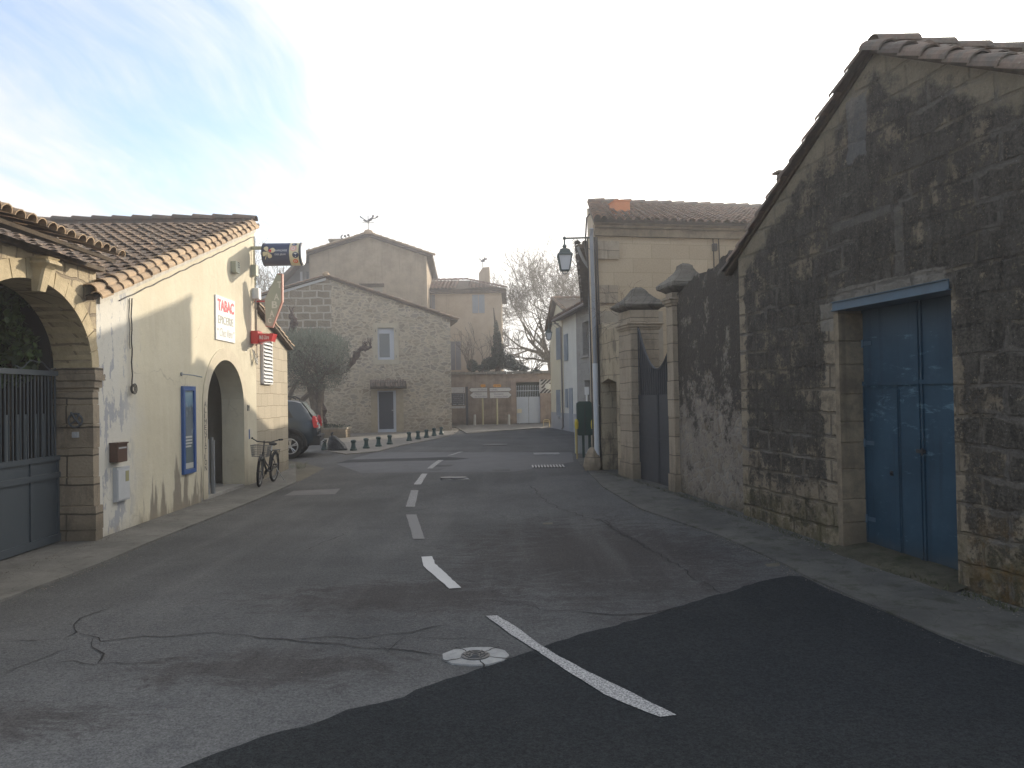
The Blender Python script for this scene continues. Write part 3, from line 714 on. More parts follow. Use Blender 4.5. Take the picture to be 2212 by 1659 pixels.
cracks = [(rz([(0, 612), (120, 612), (270, 602), (340, 560), (330, 520), (400, 490), (465, 470), (445, 452)], 0, 2000, 1.08), .018),
    (rz([(330, 575), (410, 598), (440, 612), (560, 603), (700, 592), (900, 580), (1060, 592), (1130, 605), (1300, 612), (1450, 628), (1560, 640), (1680, 650), (1790, 662), (1900, 672), (1960, 668)], 0, 2000, 1.08), .022),
    (rz([(410, 598), (400, 640), (440, 668), (420, 712)], 0, 2000, 1.08), .026),
    (rz([(0, 765), (80, 725), (200, 680), (360, 628)], 0, 2000, 1.08), .014),
    (rz([(150, 718), (290, 704), (400, 718), (560, 712), (720, 692), (850, 686)], 0, 2000, 1.08), .014),
    (rz([(1240, 610), (1400, 600), (1600, 596), (1760, 575), (1850, 555), (1930, 545)], 0, 2000, 1.08), .016),
    (rz([(1850, 555), (1810, 590), (1950, 600), (2080, 606), (2170, 612)], 0, 2000, 1.08), .012),
    (rz([(1640, 600), (1620, 625), (1700, 655), (1700, 620), (1760, 585)], 0, 2000, 1.08), .014),
    (rz([(1790, 740), (1785, 770), (1820, 800)], 0, 2000, 1.08), .014),
    (rz([(2010, 720), (1990, 745), (2010, 760)], 0, 2000, 1.08), .018),
    (rz([(0, 440), (60, 452), (140, 478), (250, 480), (330, 492), (420, 500), (560, 496), (680, 480), (780, 452)], 2048, 2000, 1.08), .024),
    (rz([(20, 512), (90, 505), (140, 488)], 2048, 2000, 1.08), .014), (rz([(390, 500), (400, 530), (440, 548)], 2048, 2000, 1.08), .014),
    (rz([(370, 84), (440, 118), (520, 170), (640, 235), (720, 290), (800, 345), (900, 405)], 2048, 2000, 1.08), .020),
    (rz([(1545, 340), (1620, 405), (1660, 438), (1700, 460), (1850, 510), (1950, 530), (2050, 600), (2210, 690)], 1000, 1700, 1.3825), .024),
    (rz([(640, 488), (860, 484), (1000, 462), (1280, 436), (1500, 412), (1615, 405)], 1000, 1700, 1.3825), .016),
    (rz([(570, 272), (750, 266), (900, 258), (1200, 254), (1500, 262)], 1000, 1700, 1.3825), .02),
    (rz([(330, 695), (370, 665), (460, 632), (545, 595)], 1000, 1700, 1.3825), .02),
    (rz([(780, 390), (1050, 410), (1280, 470)], 1000, 2000, 1.3825), .012)]
for P, w_ in cracks:
    q = gp(*P); pts = []
    for a, b in zip(q, q[1:]):
        a = Vector(a); b = Vector(b); n = max(1, int((b-a).length/.11))
        for i in range(n): pts.append(a.lerp(b, i/n) + Vector((rnd.uniform(-.035, .035), rnd.uniform(-.035, .035))))
    pts.append(Vector(q[-1])); mb = MB(); vs = []
    for i, p in enumerate(pts):
        d = (pts[min(i+1, len(pts)-1)]-pts[max(i-1, 0)]).normalized(); n = Vector((-d.y, d.x))*w_*rnd.uniform(.08, .38)*(1 if 0 < i < len(pts)-1 else .1)
        for s_ in (-1, 1):
            r_ = p + n*s_; vs.append((r_.x, r_.y, g(r_.x, r_.y)+.0100))
    mb.add(vs, [(2*i, 2*i+1, 2*i+3, 2*i+2) for i in range(len(pts)-1)])
    o = mb.build('crack', crackm); o.parent = road
# pavements
sheet('pavement', [(-8.4, -6), (-5.2, 2), (-5.05, 6)] + [tuple(LF.w(-2.5, .9)[:2]), tuple(LF.w(9.6, .9)[:2]), tuple(LF.w(10.6, 0.2)[:2])] + left_edge[::-1][1:] , .028, pave, kind='structure', skirt=.06)
re_ = gp((1252, 1003), (1300, 1052), (1346, 1080), (1386, 1102.6), (1551, 1158), (1606, 1182), (1706, 1227), (1736, 1246), (1856, 1300), (2031, 1375), (2212, 1440))
sheet('pavement', [(2.8, 25.8)] + gp((1240, 975)) + re_ + [(4.82, 1.5), (5.62, -6), (8, -6), tuple(RF.w(16, 1.2)[:2]), tuple(RF.w(1, 1.2)[:2]), tuple(BF.w(1.4, 0)[:2]), (3.2, 22.6)], .022, pave_r, kind='structure', skirt=.05)
sheet('pavement', gp((747, 982.5), (813, 977), (860, 965), (930, 951), (974, 941)) + [(-2.6, 38.2), (-2.9, 41), (-12, 36), (-12, 30.5)] + gp((690, 955), (700, 975)), .03, material('square_paving', m_pave((.17, .155, .13), (.23, .21, .18)), .85), kind='structure', skirt=.07)
sheet('pavement', [(-9, 46)] + [(-3.0, 41.6)] + gp((1007, 937.4), (1060, 933), (1114, 930), (1166, 926.5)) + [(2.1, 42.5), (2.6, 46)], .05, pave, kind='structure', skirt=.08)
# ================================================================ left: gateway with arch
x_c = -1.43; hw = 1.24; zs = 2.18; rise = .92
gw = Thing('gateway', 'old stone gateway with a round arch and tiled coping, nearest on the left', 'gateway', LF, (-1.4, 0, 0))
mb = MB(); hole = [(x_c+hw, -.2)] + arc_pts(x_c, zs, hw, rise, 24) + [(x_c-hw, -.2)]
ol = [(-.05, -.3)] + [(-.05, 3.455), (-4.6, 3.455), (-4.6, -.3)]
full = [(-.05, -.3), (-.05, 3.455), (-4.6, 3.455), (-4.6, -.3), (x_c-hw, -.3)] + arc_pts(x_c, zs, hw, rise, 24)[::-1] + [(x_c+hw, -.3)]
mb.prism(full, 0, .46); mb.build('wall', archwall, gw)
mb = MB()                                                       # dressed voussoirs round the arch
nv_ = 15
for k in range(nv_):
    a0 = math.pi*k/nv_+.006; a1 = math.pi*(k+1)/nv_-.006; q = []
    o_ = rnd.uniform(.19, .25)
    for a in (a0, (a0+a1)/2, a1): q.append((x_c+hw*math.cos(a)*.999, zs+rise*math.sin(a)))
    for a in (a1, (a0+a1)/2, a0): q.append((x_c+(hw+.17)*math.cos(a), zs+(rise+o_)*math.sin(a)))
    mb.prism(q, -.014-rnd.uniform(0, .008), .462, rnd.random())
mb.build('arch', archstone, gw)
def pillar(x0, x1, nm):
    mb = MB(); zz = -.2; r2 = random.Random(5)
    while zz < 1.86:
        h_ = r2.choice((.24, .30, .36)); z1 = min(zz+h_, 1.88)
        e = r2.uniform(0, .010) + (.025 if zz < .35 else 0)
        mb.cbox(x0-e*.3, x1+e, -.02-e, .47, zz, z1-.004, .010); zz = z1
    return mb.build(nm, pillar_m, gw)
pillar(x_c+hw-.012, -.055, 'pillar'); pillar(x_c-hw-.3, x_c-hw+.012, 'pillar')
mb = MB()
for a, b, za, zb in ((.0, .0, 1.88, 1.93), (.03, .0, 1.93, 2.02), (.055, .0, 2.02, 2.10), (.04, .0, 2.10, 2.18)):
    mb.cbox(x_c+hw-.012-a, -.05+a*.6, -.03-a, .475, za, zb-.002, .008)
mb.build('impost', pillar_m, gw)
mb = MB()                                                       # carved console at the crown
kx = LX(76, 560)[0]
vs = []; NJ = 16
for j in range(NJ):
    t_ = j/(NJ-1); z0_ = 2.97+.37*t_; bl = math.exp(-((t_-.82)/.10)**2); wv = .072+.03*t_+.055*bl+(.03 if t_ > .95 else 0); dv = .08+.10*t_+.07*bl+(.03 if t_ > .95 else 0)
    vs += [(kx-wv, 0, z0_), (kx-wv, -dv+.02, z0_), (kx-wv+.02, -dv, z0_), (kx+wv-.02, -dv, z0_), (kx+wv, -dv+.02, z0_), (kx+wv, 0, z0_)]
mb.add(vs, [(j*6+k, j*6+k+1, j*6+k+7, j*6+k+6) for j in range(NJ-1) for k in range(5)] + [(5, 4, 3, 2, 1, 0), tuple(range((NJ-1)*6, NJ*6))])
mb.build('console', archstone, gw)
mb = MB(); mb.box(-4.6, -.01, -.10, -.002, 3.40, 3.45)
mb.build('cornice', wood_d, gw)
xe = LX(255, 548, -.40)[0]
mb = MB(); slab(mb, (-4.6, -.38, 3.50), (xe, -.38, 3.50), (xe, .9, 3.92), (-4.6, .9, 3.92), .04); mb.build('eave_boards', wood_d, gw)
mb = MB(); tile_roof(mb, (-4.55, -.46, 3.505), (1, 0, 0), (0, 1, .32), int((xe+4.55)/.19)+1, 4, .19, .33, .09)
tile_line(mb, (xe+.02, .72, 3.97), (-4.6, .72, 3.97), (0, 0, 1), .36, .11)
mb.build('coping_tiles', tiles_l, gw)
# closed dark box added behind the arch to make a dark hollow
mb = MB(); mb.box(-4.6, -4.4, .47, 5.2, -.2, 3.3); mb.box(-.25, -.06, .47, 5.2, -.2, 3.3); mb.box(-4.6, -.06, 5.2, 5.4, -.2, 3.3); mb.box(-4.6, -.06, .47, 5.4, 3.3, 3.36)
mb.build('dark_passage', dark_in, gw)
# iron gate
gt = Thing('driveway_gate', 'grey blue metal driveway gate with upright bars, standing in the stone arch', 'gate', LF, (x_c, .40, .03))
mb = MB(); gx0, gx1 = x_c-hw, x_c+hw-.02; Z = lambda py, px=60: LX(px, py, .40)[1]
z_top = 2.11; z_r1 = 1.07; z_r2 = .86
mb.box(gx0, gx1, .40, .425, .10, z_r1-.01); mb.build('sheet_panel', gate_grey, gt)
mb = MB()
for zc, hh in ((.09, .045), (z_r2, .035), (z_r1, .03), (z_top, .03)): mb.box(gx0, gx1, .375, .44, zc-hh, zc+hh)
for xx in (gx0+.03, x_c-.03, x_c+.03, gx1-.03, x_c+.62, x_c-.62): mb.box(xx-.018, xx+.018, .383, .432, .05, z_r1)
mb.build('rail', gate_grey, gt)
n_ = 34
for i in range(n_):
    xx = gx0+.05+(gx1-gx0-.1)*i/(n_-1); mb = MB(); mb.tube([(xx, .41, z_r1), (xx, .41, z_top)], .011 if i % 2 else .008, 6); mb.build('bar', gate_grey, gt)
mb = MB()
for i in range(14):
    xx = gx0+.07+(gx1-gx0-.14)*i/13; mb.box(xx-.03, xx+.03, .43, .436, z_r1+.02, 1.62)
mb.build('privacy_strip', paint('strip_grey', (.11, .13, .14), .5), gt)
mb = MB(); pts = [(x_c+.35+t_*.06-.0, .41, z_top+.05+.10*math.exp(-((t_-7)/3.2)**2)+.02*math.cos(t_*1.3)) for t_ in range(15)]
mb.tube(pts, .008, 6); mb.tube([(x_c+.42, .41, z_top), (x_c+.42, .41, z_top+.06)], .006); mb.tube([(x_c+1.05, .41, z_top), (x_c+1.05, .41, z_top+.06)], .006)
mb.build('scroll', gate_grey, gt)
def leafcloud(mb, c, rad, n, size, rnd, bias=0.5, shell=.45, squash=1.0, hang=0.0, M=None):
    for _ in range(n):
        while True:
            q = Vector((rnd.uniform(-1, 1), rnd.uniform(-1, 1), rnd.uniform(-1, 1)))
            if shell**3*.6 < q.length < 1: break
        p = Vector(c) + Vector((q.x*rad[0], q.y*rad[1], q.z*rad[2]))
        a = Vector((rnd.gauss(0, 1), rnd.gauss(0, 1), rnd.gauss(0, 1)-hang)).normalized(); b = a.orthogonal().normalized()
        b = Matrix.Rotation(rnd.uniform(0, 6.28), 3, a) @ b; s_ = size*rnd.uniform(.6, 1.3)
        cc = a.cross(b)*squash
        mb.add([p - a*s_, p + cc*s_*.45, p + a*s_, p - cc*s_*.45], [(0, 1, 2, 3)], max(0, min(1, rnd.gauss(bias, .28))), M)
r4 = random.Random(11)
vine = Thing('ivy', 'dark leafy ivy hanging inside the left stone arch above the gate', 'ivy', LF, (-1.3, .8, 2.4))
mb = MB()
mb.tube([(-.3, .8, .0), (-.4, .9, 1.2), (-.5, .8, 2.2), (-1.5, .9, 2.6), (-2.6, .9, 2.7)], [.04, .035, .03, .02, .015], 6); mb.build('stem', bark, vine)
mb = MB()
for c_, rr, n_ in (((-.55, .75, 2.35), (.30, .3, .42), 420), ((-1.1, .95, 2.65), (.55, .35, .3), 500), ((-1.9, 1.0, 2.6), (.7, .35, .35), 500), ((-2.5, .9, 2.2), (.3, .3, .6), 300), ((-.8, 1.1, 2.1), (.35, .3, .35), 260),
                   ((-1.42, .52, 2.62), (.07, .05, .26), 60), ((-.95, .50, 2.70), (.10, .05, .12), 50), ((-1.95, .52, 2.45), (.10, .05, .2), 60)):
    leafcloud(mb, c_, rr, n_, .055, r4, .4, .3, 1.6)
for px_, py_, rr, n_ in ((150, 735, (.16, .10, .24), 260), (120, 690, (.22, .12, .2), 260), (95, 660, (.2, .12, .16), 200), (60, 640, (.22, .1, .14), 200), (20, 650, (.2, .1, .2), 200), (40, 700, (.07, .05, .2), 70), (168, 762, (.06, .06, .14), 80)):
    q_ = LX(px_, py_, .62); leafcloud(mb, (q_[0], .62, q_[1]), rr, n_, .045, r4, .45, .2, 1.6)
mb.build('leaves', ivy_l, vine)
# gateway marks: bell plate and round ironwork on the pillar
def lplate(px0, py0, px1, py1, y): a = LX(px0, py0, y); b = LX(px1, py1, y); return a[0], b[0], b[1], a[1]
def on_jamb(px, py):                       # the pillar reveal that faces the camera (plane x = x_c+hw)
    d = ray(px, py); o = LF.w(x_c+hw-.03, 0); t = (o - Vector((0, 0, EYE))).dot(LF.u)/d.dot(LF.u); p = Vector((0, 0, EYE))+d*t
    return (p-LF.o).dot(LF.v), p.z
yy, zz = on_jamb(164, 908)
mb = MB(); mb.ring((x_c+hw-.045, yy, zz), .085, .012, 'x', 20, 5); mb.tube([(x_c+hw-.05, yy-.06, zz-.05), (x_c+hw-.06, yy, zz+.03), (x_c+hw-.05, yy+.05, zz+.10)], .014, 6); mb.tube([(x_c+hw-.05, yy+.05, zz-.04), (x_c+hw-.06, yy-.02, zz+.0), (x_c+hw-.05, yy-.05, zz+.09)], .012, 6)
solo(mb, 'door_knocker', iron, 'dark round iron ornament fixed to the left stone gate pillar', 'ornament', LF, (x_c+hw, yy, zz))
yy, zz = on_jamb(164, 939)
mb = MB(); mb.box(x_c+hw-.06, x_c+hw-.02, yy-.035, yy+.035, zz-.035, zz+.035); mb.tube([(x_c+hw-.072, yy, zz), (x_c+hw-.06, yy, zz)], .014, 10)
solo(mb, 'doorbell', greypl, 'small square doorbell below the round ornament on the gate pillar', 'doorbell', LF, (x_c+hw, yy, zz))
# ================================================================ left: cream shop house
LEN = LX(552, 700)[0]; vz0 = LX(213, 637)[1]; vz1 = LX(551, 490)[1]
vs_ = (vz1-vz0)/LEN
print('cream', LEN, vz0, vz1)
ch = Thing('shop_house', 'cream plastered shop house with an arched doorway and a sloping barrel tile roof', 'house', LF, (0, 0, 0))
a0 = LX(447, 900)[0]; a1 = LX(526, 900)[0]; acx = (a0+a1)/2; ahw = (a1-a0)/2; asp = 1.66; acr = LX(496, 779)[1]
print('door', a0, a1, acr)
mb = MB(); full = [(-.05, -.3), (-.05, vz0), (LEN, vz1), (LEN, -.3), (a1, -.3)] + arc_pts(acx, asp, ahw, acr-asp, 22) + [(a0, -.3)]
mb.prism(full[::1], 0, .43); mb.build('wall', cream, ch)
mb = MB(); mb.box(-.05, .25, .43, 9, -.3, vz0-.02); mb.prism([(LEN-.3, -.3), (LEN, -.3), (LEN, vz1-.02), (LEN-.3, vz1-.12)], .43, 9)
mb.prism([(.25, -.3), (LEN-.3, -.3), (LEN-.3, vz1-.14), (.25, vz0+.06)], 1.9, 2.1); mb.prism([(.25, -.3), (LEN-.3, -.3), (LEN-.3, vz1-.14), (.25, vz0+.06)], 8.8, 9)
mb.build('inner_wall', room_m, ch)
mb = MB(); mb.box(a0-.3, a1+.3, .0, 1.89, .0, .085); mb.build('threshold', concrete, ch)
mb = MB(); bw = .22                                             # painted stone surround
ring_ = [(a1, .05)] + arc_pts(acx, asp, ahw, acr-asp, 22) + [(a0, .05), (a0-bw, .05)] + arc_pts(acx, asp, ahw+bw, acr-asp+bw, 22, True) + [(a1+bw, .05)]
mb.prism(ring_, -.012, -.001); mb.build('door_surround', cream2, ch)
# inner door leaf, shutter guides
mb = MB(); mb.box(a0-.02, a0+.55, .47, .50, .09, 2.15); mb.build('door', paint('dark_shop_door', (.055, .052, .048), .5), ch)
mb = MB(); mb.box(LEN*0, LEN, -.035, 0, 0, .001)
mb = MB()                                                       # pale fascia under the verge tiles
mb.add([(-.02, -.035, vz0-.12), (LEN+.01, -.035, vz1-.12), (LEN+.01, -.035, vz1+.05), (-.02, -.035, vz0+.05), (-.02, 0.0, vz0-.12), (LEN+.01, 0.0, vz1-.12), (LEN+.01, 0.0, vz1+.05), (-.02, 0.0, vz0+.05)],
       [(0,1,2,3), (7,6,5,4), (0,4,5,1), (1,5,6,2), (2,6,7,3), (3,7,4,0)]); mb.build('fascia', band_m, ch)
dl = Vector((1, 0, vs_)).normalized(); up = Vector((-dl.z, 0, dl.x))
ex = -.32; ez = vz0+.06+ex*vs_
mb = MB(); slab(mb, (ex, -.10, ez), (LEN+.02, -.10, ez+(LEN+.02-ex)*vs_), (LEN+.02, 9.2, ez+(LEN+.02-ex)*vs_), (ex, 9.2, ez), .06)
slab(mb, (LEN+.02, -.10, ez+(LEN+.02-ex)*vs_), (LEN+4, -.1, ez+(LEN+.02-ex)*vs_-1.0), (LEN+4, 9.2, ez+(LEN+.02-ex)*vs_-1.0), (LEN+.02, 9.2, ez+(LEN+.02-ex)*vs_), .06) if False else None
mb.build('roof', wood_d, ch)
mb = MB(); tile_roof(mb, Vector((ex-.05, .12, ez-.01)), (0, 1, 0), dl, 45, int((LEN+.14-ex)/.31), .205, .315, .092)
mb.build('roof_tiles', tiles, ch)
mb = MB(); P = Vector((ex-.03, -.03, ez+.015)); k_ = int((LEN+.28-ex)/.30)
for row, (yo, zo, rr) in enumerate(((-.035, .012, .10), (-.115, -.055, .075))):
    tile_line(mb, P + Vector((0, yo, zo)), P + Vector((0, yo, zo)) + dl*(LEN+.04-ex), (0, -.5 if row else -.15, 1), .30, rr)
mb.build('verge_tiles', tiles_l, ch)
zr = ez+(LEN+.02-ex)*vs_+.045
mb = MB(); tile_line(mb, (LEN-.04, 9.2, zr), (LEN-.04, .0, zr+.01), (0, 0, 1), .42, .13); mb.box(LEN-.14, LEN+.03, .02, 9.2, zr-.12, zr+.04); mb.build('ridge_tiles', tiles_d, ch)
# lean-to of cut stone
le = Thing('stone_annexe', 'low annexe of cut pale stone blocks with a metal louvre, next to the cream house', 'annexe', LF, (LEN+1.2, 0, 0))
AX1 = LX(622, 900, .03)[0]; az0 = LX(562, 672, .03)[1]; az1 = LX(621, 756, .03)[1]
print('annexe', AX1, az0, az1)
mb = MB(); mb.prism([(LEN+.002, -.3), (LEN+.002, az0), (AX1, az1), (AX1, -.3)], .03, 5.5); mb.build('wall', cutstone, le)
d2 = Vector((AX1+.16-LEN, 0, az1-az0-.04)).normalized()
mb = MB(); slab(mb, (LEN, -.08, az0+.09), (AX1+.16, -.08, az0+.09+(AX1+.16-LEN)*d2.z/d2.x), (AX1+.16, 5.6, az0+.09+(AX1+.16-LEN)*d2.z/d2.x), (LEN, 5.6, az0+.09), .05); mb.build('roof', wood_d, le)
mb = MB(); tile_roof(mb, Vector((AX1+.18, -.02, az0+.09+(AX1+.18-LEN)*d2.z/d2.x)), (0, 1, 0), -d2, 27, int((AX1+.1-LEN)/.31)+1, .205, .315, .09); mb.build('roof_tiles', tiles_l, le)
x0, x1, z0, z1 = lplate(566, 738, 587, 826, .0); z0 = 2.10; z1 = 3.18
mb = MB(); mb.box(x0, x0+.03, -.03, .03, z0, z1); mb.box(x1-.03, x1, -.03, .03, z0, z1); mb.box(x0, x1, -.03, .03, z0, z0+.03); mb.box(x0, x1, -.03, .03, z1-.03, z1); o = mb.build('louvre', louv, le); lv = sub(o, le)
mb = MB()
for k in range(12):
    zc = z0+.06+k*(z1-z0-.1)/12; mb.add([(x0+.03, -.05, zc), (x1-.03, -.05, zc), (x1-.03, .02, zc+.075), (x0+.03, .02, zc+.075), (x0+.03, -.05, zc-.008), (x1-.03, -.05, zc-.008), (x1-.03, .02, zc+.067), (x0+.03, .02, zc+.067)], [(0,1,2,3), (7,6,5,4), (0,4,5,1), (2,6,7,3), (1,5,6,2), (3,7,4,0)])
mb.build('slats', louv, lv)
mb = MB(); mb.box(x0+.01, x1-.01, .022, .029, z0+.01, z1-.01); mb.build('backing', dark_in, lv)
mb = MB(); r5 = random.Random(2)
for _ in range(160):
    x_ = AX1+r5.uniform(-.1, .55); y_ = r5.uniform(-.35, .5)
    if x_ < AX1 and y_ > -.02: continue
    z_ = LF.gz(x_, y_)+.02; h_ = r5.uniform(.05, .22)
    a_ = r5.uniform(0, 6.28); mb.add([(x_-.012, y_, z_), (x_+.012, y_, z_), (x_+math.cos(a_)*h_*.5, y_+math.sin(a_)*h_*.5, z_+h_)], [(0, 1, 2)], r5.random())
solo(mb, 'weeds', grass_l, 'tuft of green weeds at the far corner of the cut stone annexe', 'weeds', LF, (AX1+.2, 0, LF.gz(AX1, 0)))
# ---------------------------------------------------------------- things on the cream wall
x0, x1, z0, z1 = lplate(465.5, 637, 507.5, 741, -.02)
z1 = LX(465.5, 636, -.02)[1]; z0 = LX(465.5, 732.5, -.02)[1]; w_ = x1-x0; h_ = z1-z0
print('tabac board', x0, x1, z0, z1)
sb = Thing('shop_sign', 'white rectangular wall sign reading TABAC EPICERIE "Chez Véro", red and grey letters', 'sign', LF, ((x0+x1)/2, -.01, z0))
mb = MB(); mb.box(x0, x1, -.025, -.002, z0, z1); mb.build('board', white_p, sb)
mb = MB(); text(mb, 'TABAC', x0+.08*w_, z0+.665*h_, w_*.86, h_*.27, -.026, bold=.035); mb.build('red_lettering', redl, sb)
mb = MB(); text(mb, 'EPICERIE', x0+.1*w_, z0+.375*h_, w_*.80, h_*.185, -.026); mb.build('grocery_lettering', greyl, sb); mb = MB(); text(mb, 'Chez Véro', x0+.17*w_, z0+.09*h_, w_*.68, h_*.19, -.026, shear=.35, bold=-.008)
mb.build('name_lettering', greyl, sb)
for q_ in (.06, .90): mb = MB(); text(mb, '"', x0+q_*w_, z0+.21*h_, w_*.05, h_*.05, -.026); mb.build('quotation_mark', greyl, sb)
# poster in blue frame
x0 = LX(391, 900)[0]; x1 = LX(418, 900)[0]; z1 = LX(391, 834)[1]; z0 = LX(391, 1026)[1]; w_ = x1-x0; h_ = z1-z0
pf = Thing('poster_case', 'tall narrow blue framed poster case hanging on the cream wall', 'poster', LF, ((x0+x1)/2, 0, z0))
mb = MB(); fw = .07
mb.box(x0, x1, -.045, -.001, z0, z0+fw); mb.box(x0, x1, -.045, -.001, z1-fw, z1); mb.box(x0, x0+fw, -.0452, -.001, z0+fw, z1-fw); mb.box(x1-fw, x1, -.0452, -.001, z0+fw, z1-fw); mb.build('frame', bluef, pf)
def m_poster(N):
    o = N.obj(); p = N.xyz(o); a = N.noise(N.mapv(o, (2.2, 1, 1)), 3.2, 4, .6); t = N.m('DIVIDE', p[2], h_)
    c = N.ramp(N.m('ADD', t, N.m('MULTIPLY', a, .10)), [(0, (.10, .13, .14)), (.3, (.12, .16, .17)), (.5, (.16, .19, .21)), (.8, (.10, .13, .15)), (.84, (.13, .24, .32)), (.97, (.25, .36, .42))])
    f = N.ss(N.noise(N.mapv(o, (6, 1, 2.2), (1, 0, 4)), 1.3, 3), .56, .62)
    c = N.mix(N.mul(f, N.ss(t, .42, .5), N.ss(t, .84, .75)), c, (.34, .37, .40))
    return dict(c=c)
mb = MB(); mb.box(x0+fw-.005, x1-fw+.005, -.02, -.001, z0+fw-.005, z1-fw+.005); mb.build('poster_sheet', material('poster_print', m_poster, .12, .6), pf)
mb = MB()
pp_ = paint('poster_paper', (.45, .46, .42), .4)
for k, (fz, hh, ww) in enumerate(((.405, .022, .7), (.37, .02, .7), (.335, .02, .7), (.30, .02, .6))):
    mb = MB(); mb.box(x0+w_*.25, x0+w_*(.2+ww*.8), -.0225, -.0205, z0+h_*fz, z0+h_*(fz+hh)); mb.build('caption_line', pp_, pf)
mb = MB(); mb.box(x0+fw+.01, x1-fw-.01, -.0225, -.0205, z0+fw+.01, z0+fw+.10); mb.build('poster_footer', pp_, pf)
# letter box, meter box
x0, x1, z0, z1 = lplate(249, 956, 270.5, 998, -.08); z1 = LX(260, 956, -.05)[1]; z0 = LX(260, 997, -.05)[1]
lb = Thing('letterbox', 'small dark brown metal letterbox on the cream wall above the white meter box', 'letterbox', LF, ((x0+x1)/2, 0, z0))
mb = MB(); mb.cbox(x0, x1, -.11, -.002, z0, z1, .012); mb.build('body', brownm, lb)
mb = MB(); mb.box(x0+.03, x1-.03, -.114, -.111, z1-.075, z1-.055); mb.build('slot', greypl, lb)
mb = MB(); mb.box(x0-.008, x1+.008, -.125, -.0, z1-.012, z1+.008); mb.build('lid', brownm, lb)
x0 = LX(249, 1040, -.03)[0]; x1 = LX(277, 1040, -.03)[0]; z1 = LX(249, 1010)[1]; z0 = LX(249, 1084)[1]
mt = Thing('meter_box', 'pale grey electricity meter box set in the foot of the cream wall', 'meter box', LF, ((x0+x1)/2, 0, z0))
mb = MB(); mb.box(x0, x1, -.05, -.001, z0, z1); mb.build('frame', greypl, mt)
mb = MB(); mb.box(x0+.02, x1-.02, -.06, -.051, z0+.02, z1-.035); o = mb.build('door', paint('meter_door', (.50, .51, .51), .5), mt)
mb = MB(); mb.box(x0+(x1-x0)*.62, x1-.045, -.063, -.0605, z1-.20, z1-.06); mb.build('sticker', paint('dull_yellow', (.33, .31, .16), .5), mt)
# cable with coil
cb = Thing('hanging_cable', 'dark cable running down the cream wall to a small coil', 'cable', LF, (LX(281, 700)[0], 0, 2.2))
xc = LX(281, 700)[0]
mb = MB(); pts = [(xc+.0, -.03, LX(282, 645)[1])]
for k in range(1, 16): pts.append((xc-.01+.012*math.sin(k*1.7), -.025, LX(281, 645+(850-645)*k/15)[1]))
mb.tube(pts, .009, 6); pts2 = [(p[0]-.05, -.02, p[2]) for p in pts[:9]]; mb.tube(pts2, .005, 5); mb.build('cable', cable_m, cb)
zc = LX(279, 840)[1]; mb = MB()
for q in range(3): mb.ring((xc-.02+.01*q, -.035-.01*q, zc), .055+.008*q, .007, 'y', 18, 5)
mb.build('coil', cable_m, cb)
vc = MB(); pts = []
for k in range(30):
    t_ = k/29; xx = .55+(LEN-.65)*t_; pts.append((xx, -.012-.006*(k % 2), vz0+vs_*xx-.20+.008*math.sin(k*2.1)))
pts += [(LEN-.05, -.014, vz1-.35), (LEN-.04, -.014, 3.9), (LEN-.04, -.014, 2.9)]
vc.tube(pts, .009, 5); solo(vc, 'wall_cable', cable_m, 'thin grey cable pinned under the roof edge of the cream house', 'cable', LF, (3, 0, 4))
# alarm box
x0, x1, z0, z1 = lplate(505, 566, 514, 589, -.06); z1 = LX(509, 566, -.05)[1]; z0 = LX(509, 590, -.05)[1]
mb = MB(); mb.cbox(x0, x1, -.10, -.001, z0, z1, .015)
al = Thing('alarm_box', 'pale alarm box with three dark slits high on the cream wall', 'alarm box', LF, ((x0+x1)/2, 0, z0)); mb.build('case', greensign, al)
mb = MB()
for k in range(3): mb.box(x0+.55*(x1-x0), x1-.03, -.104, -.101, z0+.5*(z1-z0)+k*.045, z0+.5*(z1-z0)+k*.045+.015)
mb.build('vents', black_m, al)
# hook
x0, z0 = LX(391, 808); mb = MB(); mb.tube([(x0, 0, z0), (x0, -.02, z0)], .03, 10); mb.tube([(x0, -.02, z0), (x0+.10, -.16, z0-.02), (x0+.16, -.28, z0-.05)], .009, 6)
solo(mb, 'wall_hook', galv, 'short metal peg sticking out above the blue poster case', 'hook', LF, (x0, 0, z0))
# white junction box at corner
x0, z1 = LX(551, 622, -.05); z0 = LX(551, 648, -.05)[1]
jb = Thing('junction_box', 'small white box at the corner of the cream house, above the hexagonal sign bracket', 'box', LF, (LEN-.1, 0, z0))
mb = MB(); mb.cbox(LEN-.20, LEN-.02, -.13, -.002, z0+.02, z1, .015); mb.build('case', white_p, jb)
mb = MB(); mb.tube([(LEN-.1, -.05, z0+.02), (LEN-.12, -.05, z0-.06), (LEN-.08, -.04, z0-.16)], .008, 6); mb.tube([(LEN-.14, -.05, z0+.02), (LEN-.15, -.05, z0-.05), (LEN-.1, -.04, z0-.2)], .006, 6); mb.build('cable', cablew, jb)
jb2 = MB(); zz = LX(549, 585)[1]; jb2.cbox(LEN-.26, LEN-.10, -.10, -.002, zz-.13, zz+.10, .01); jb2.tube([(LEN-.2, -.03, zz-.13), (LEN-.16, -.07, zz-.32), (LEN-.1, -.04, zz-.1)], .008, 5)
jb2.tube([(LEN-.18, -.03, zz+.1), (LEN-.18, -.03, zz+.5)], .008, 5)
solo(jb2, 'cable_box', greensign, 'pale cable box under the barrel sign bracket', 'box', LF, (LEN-.18, 0, zz))
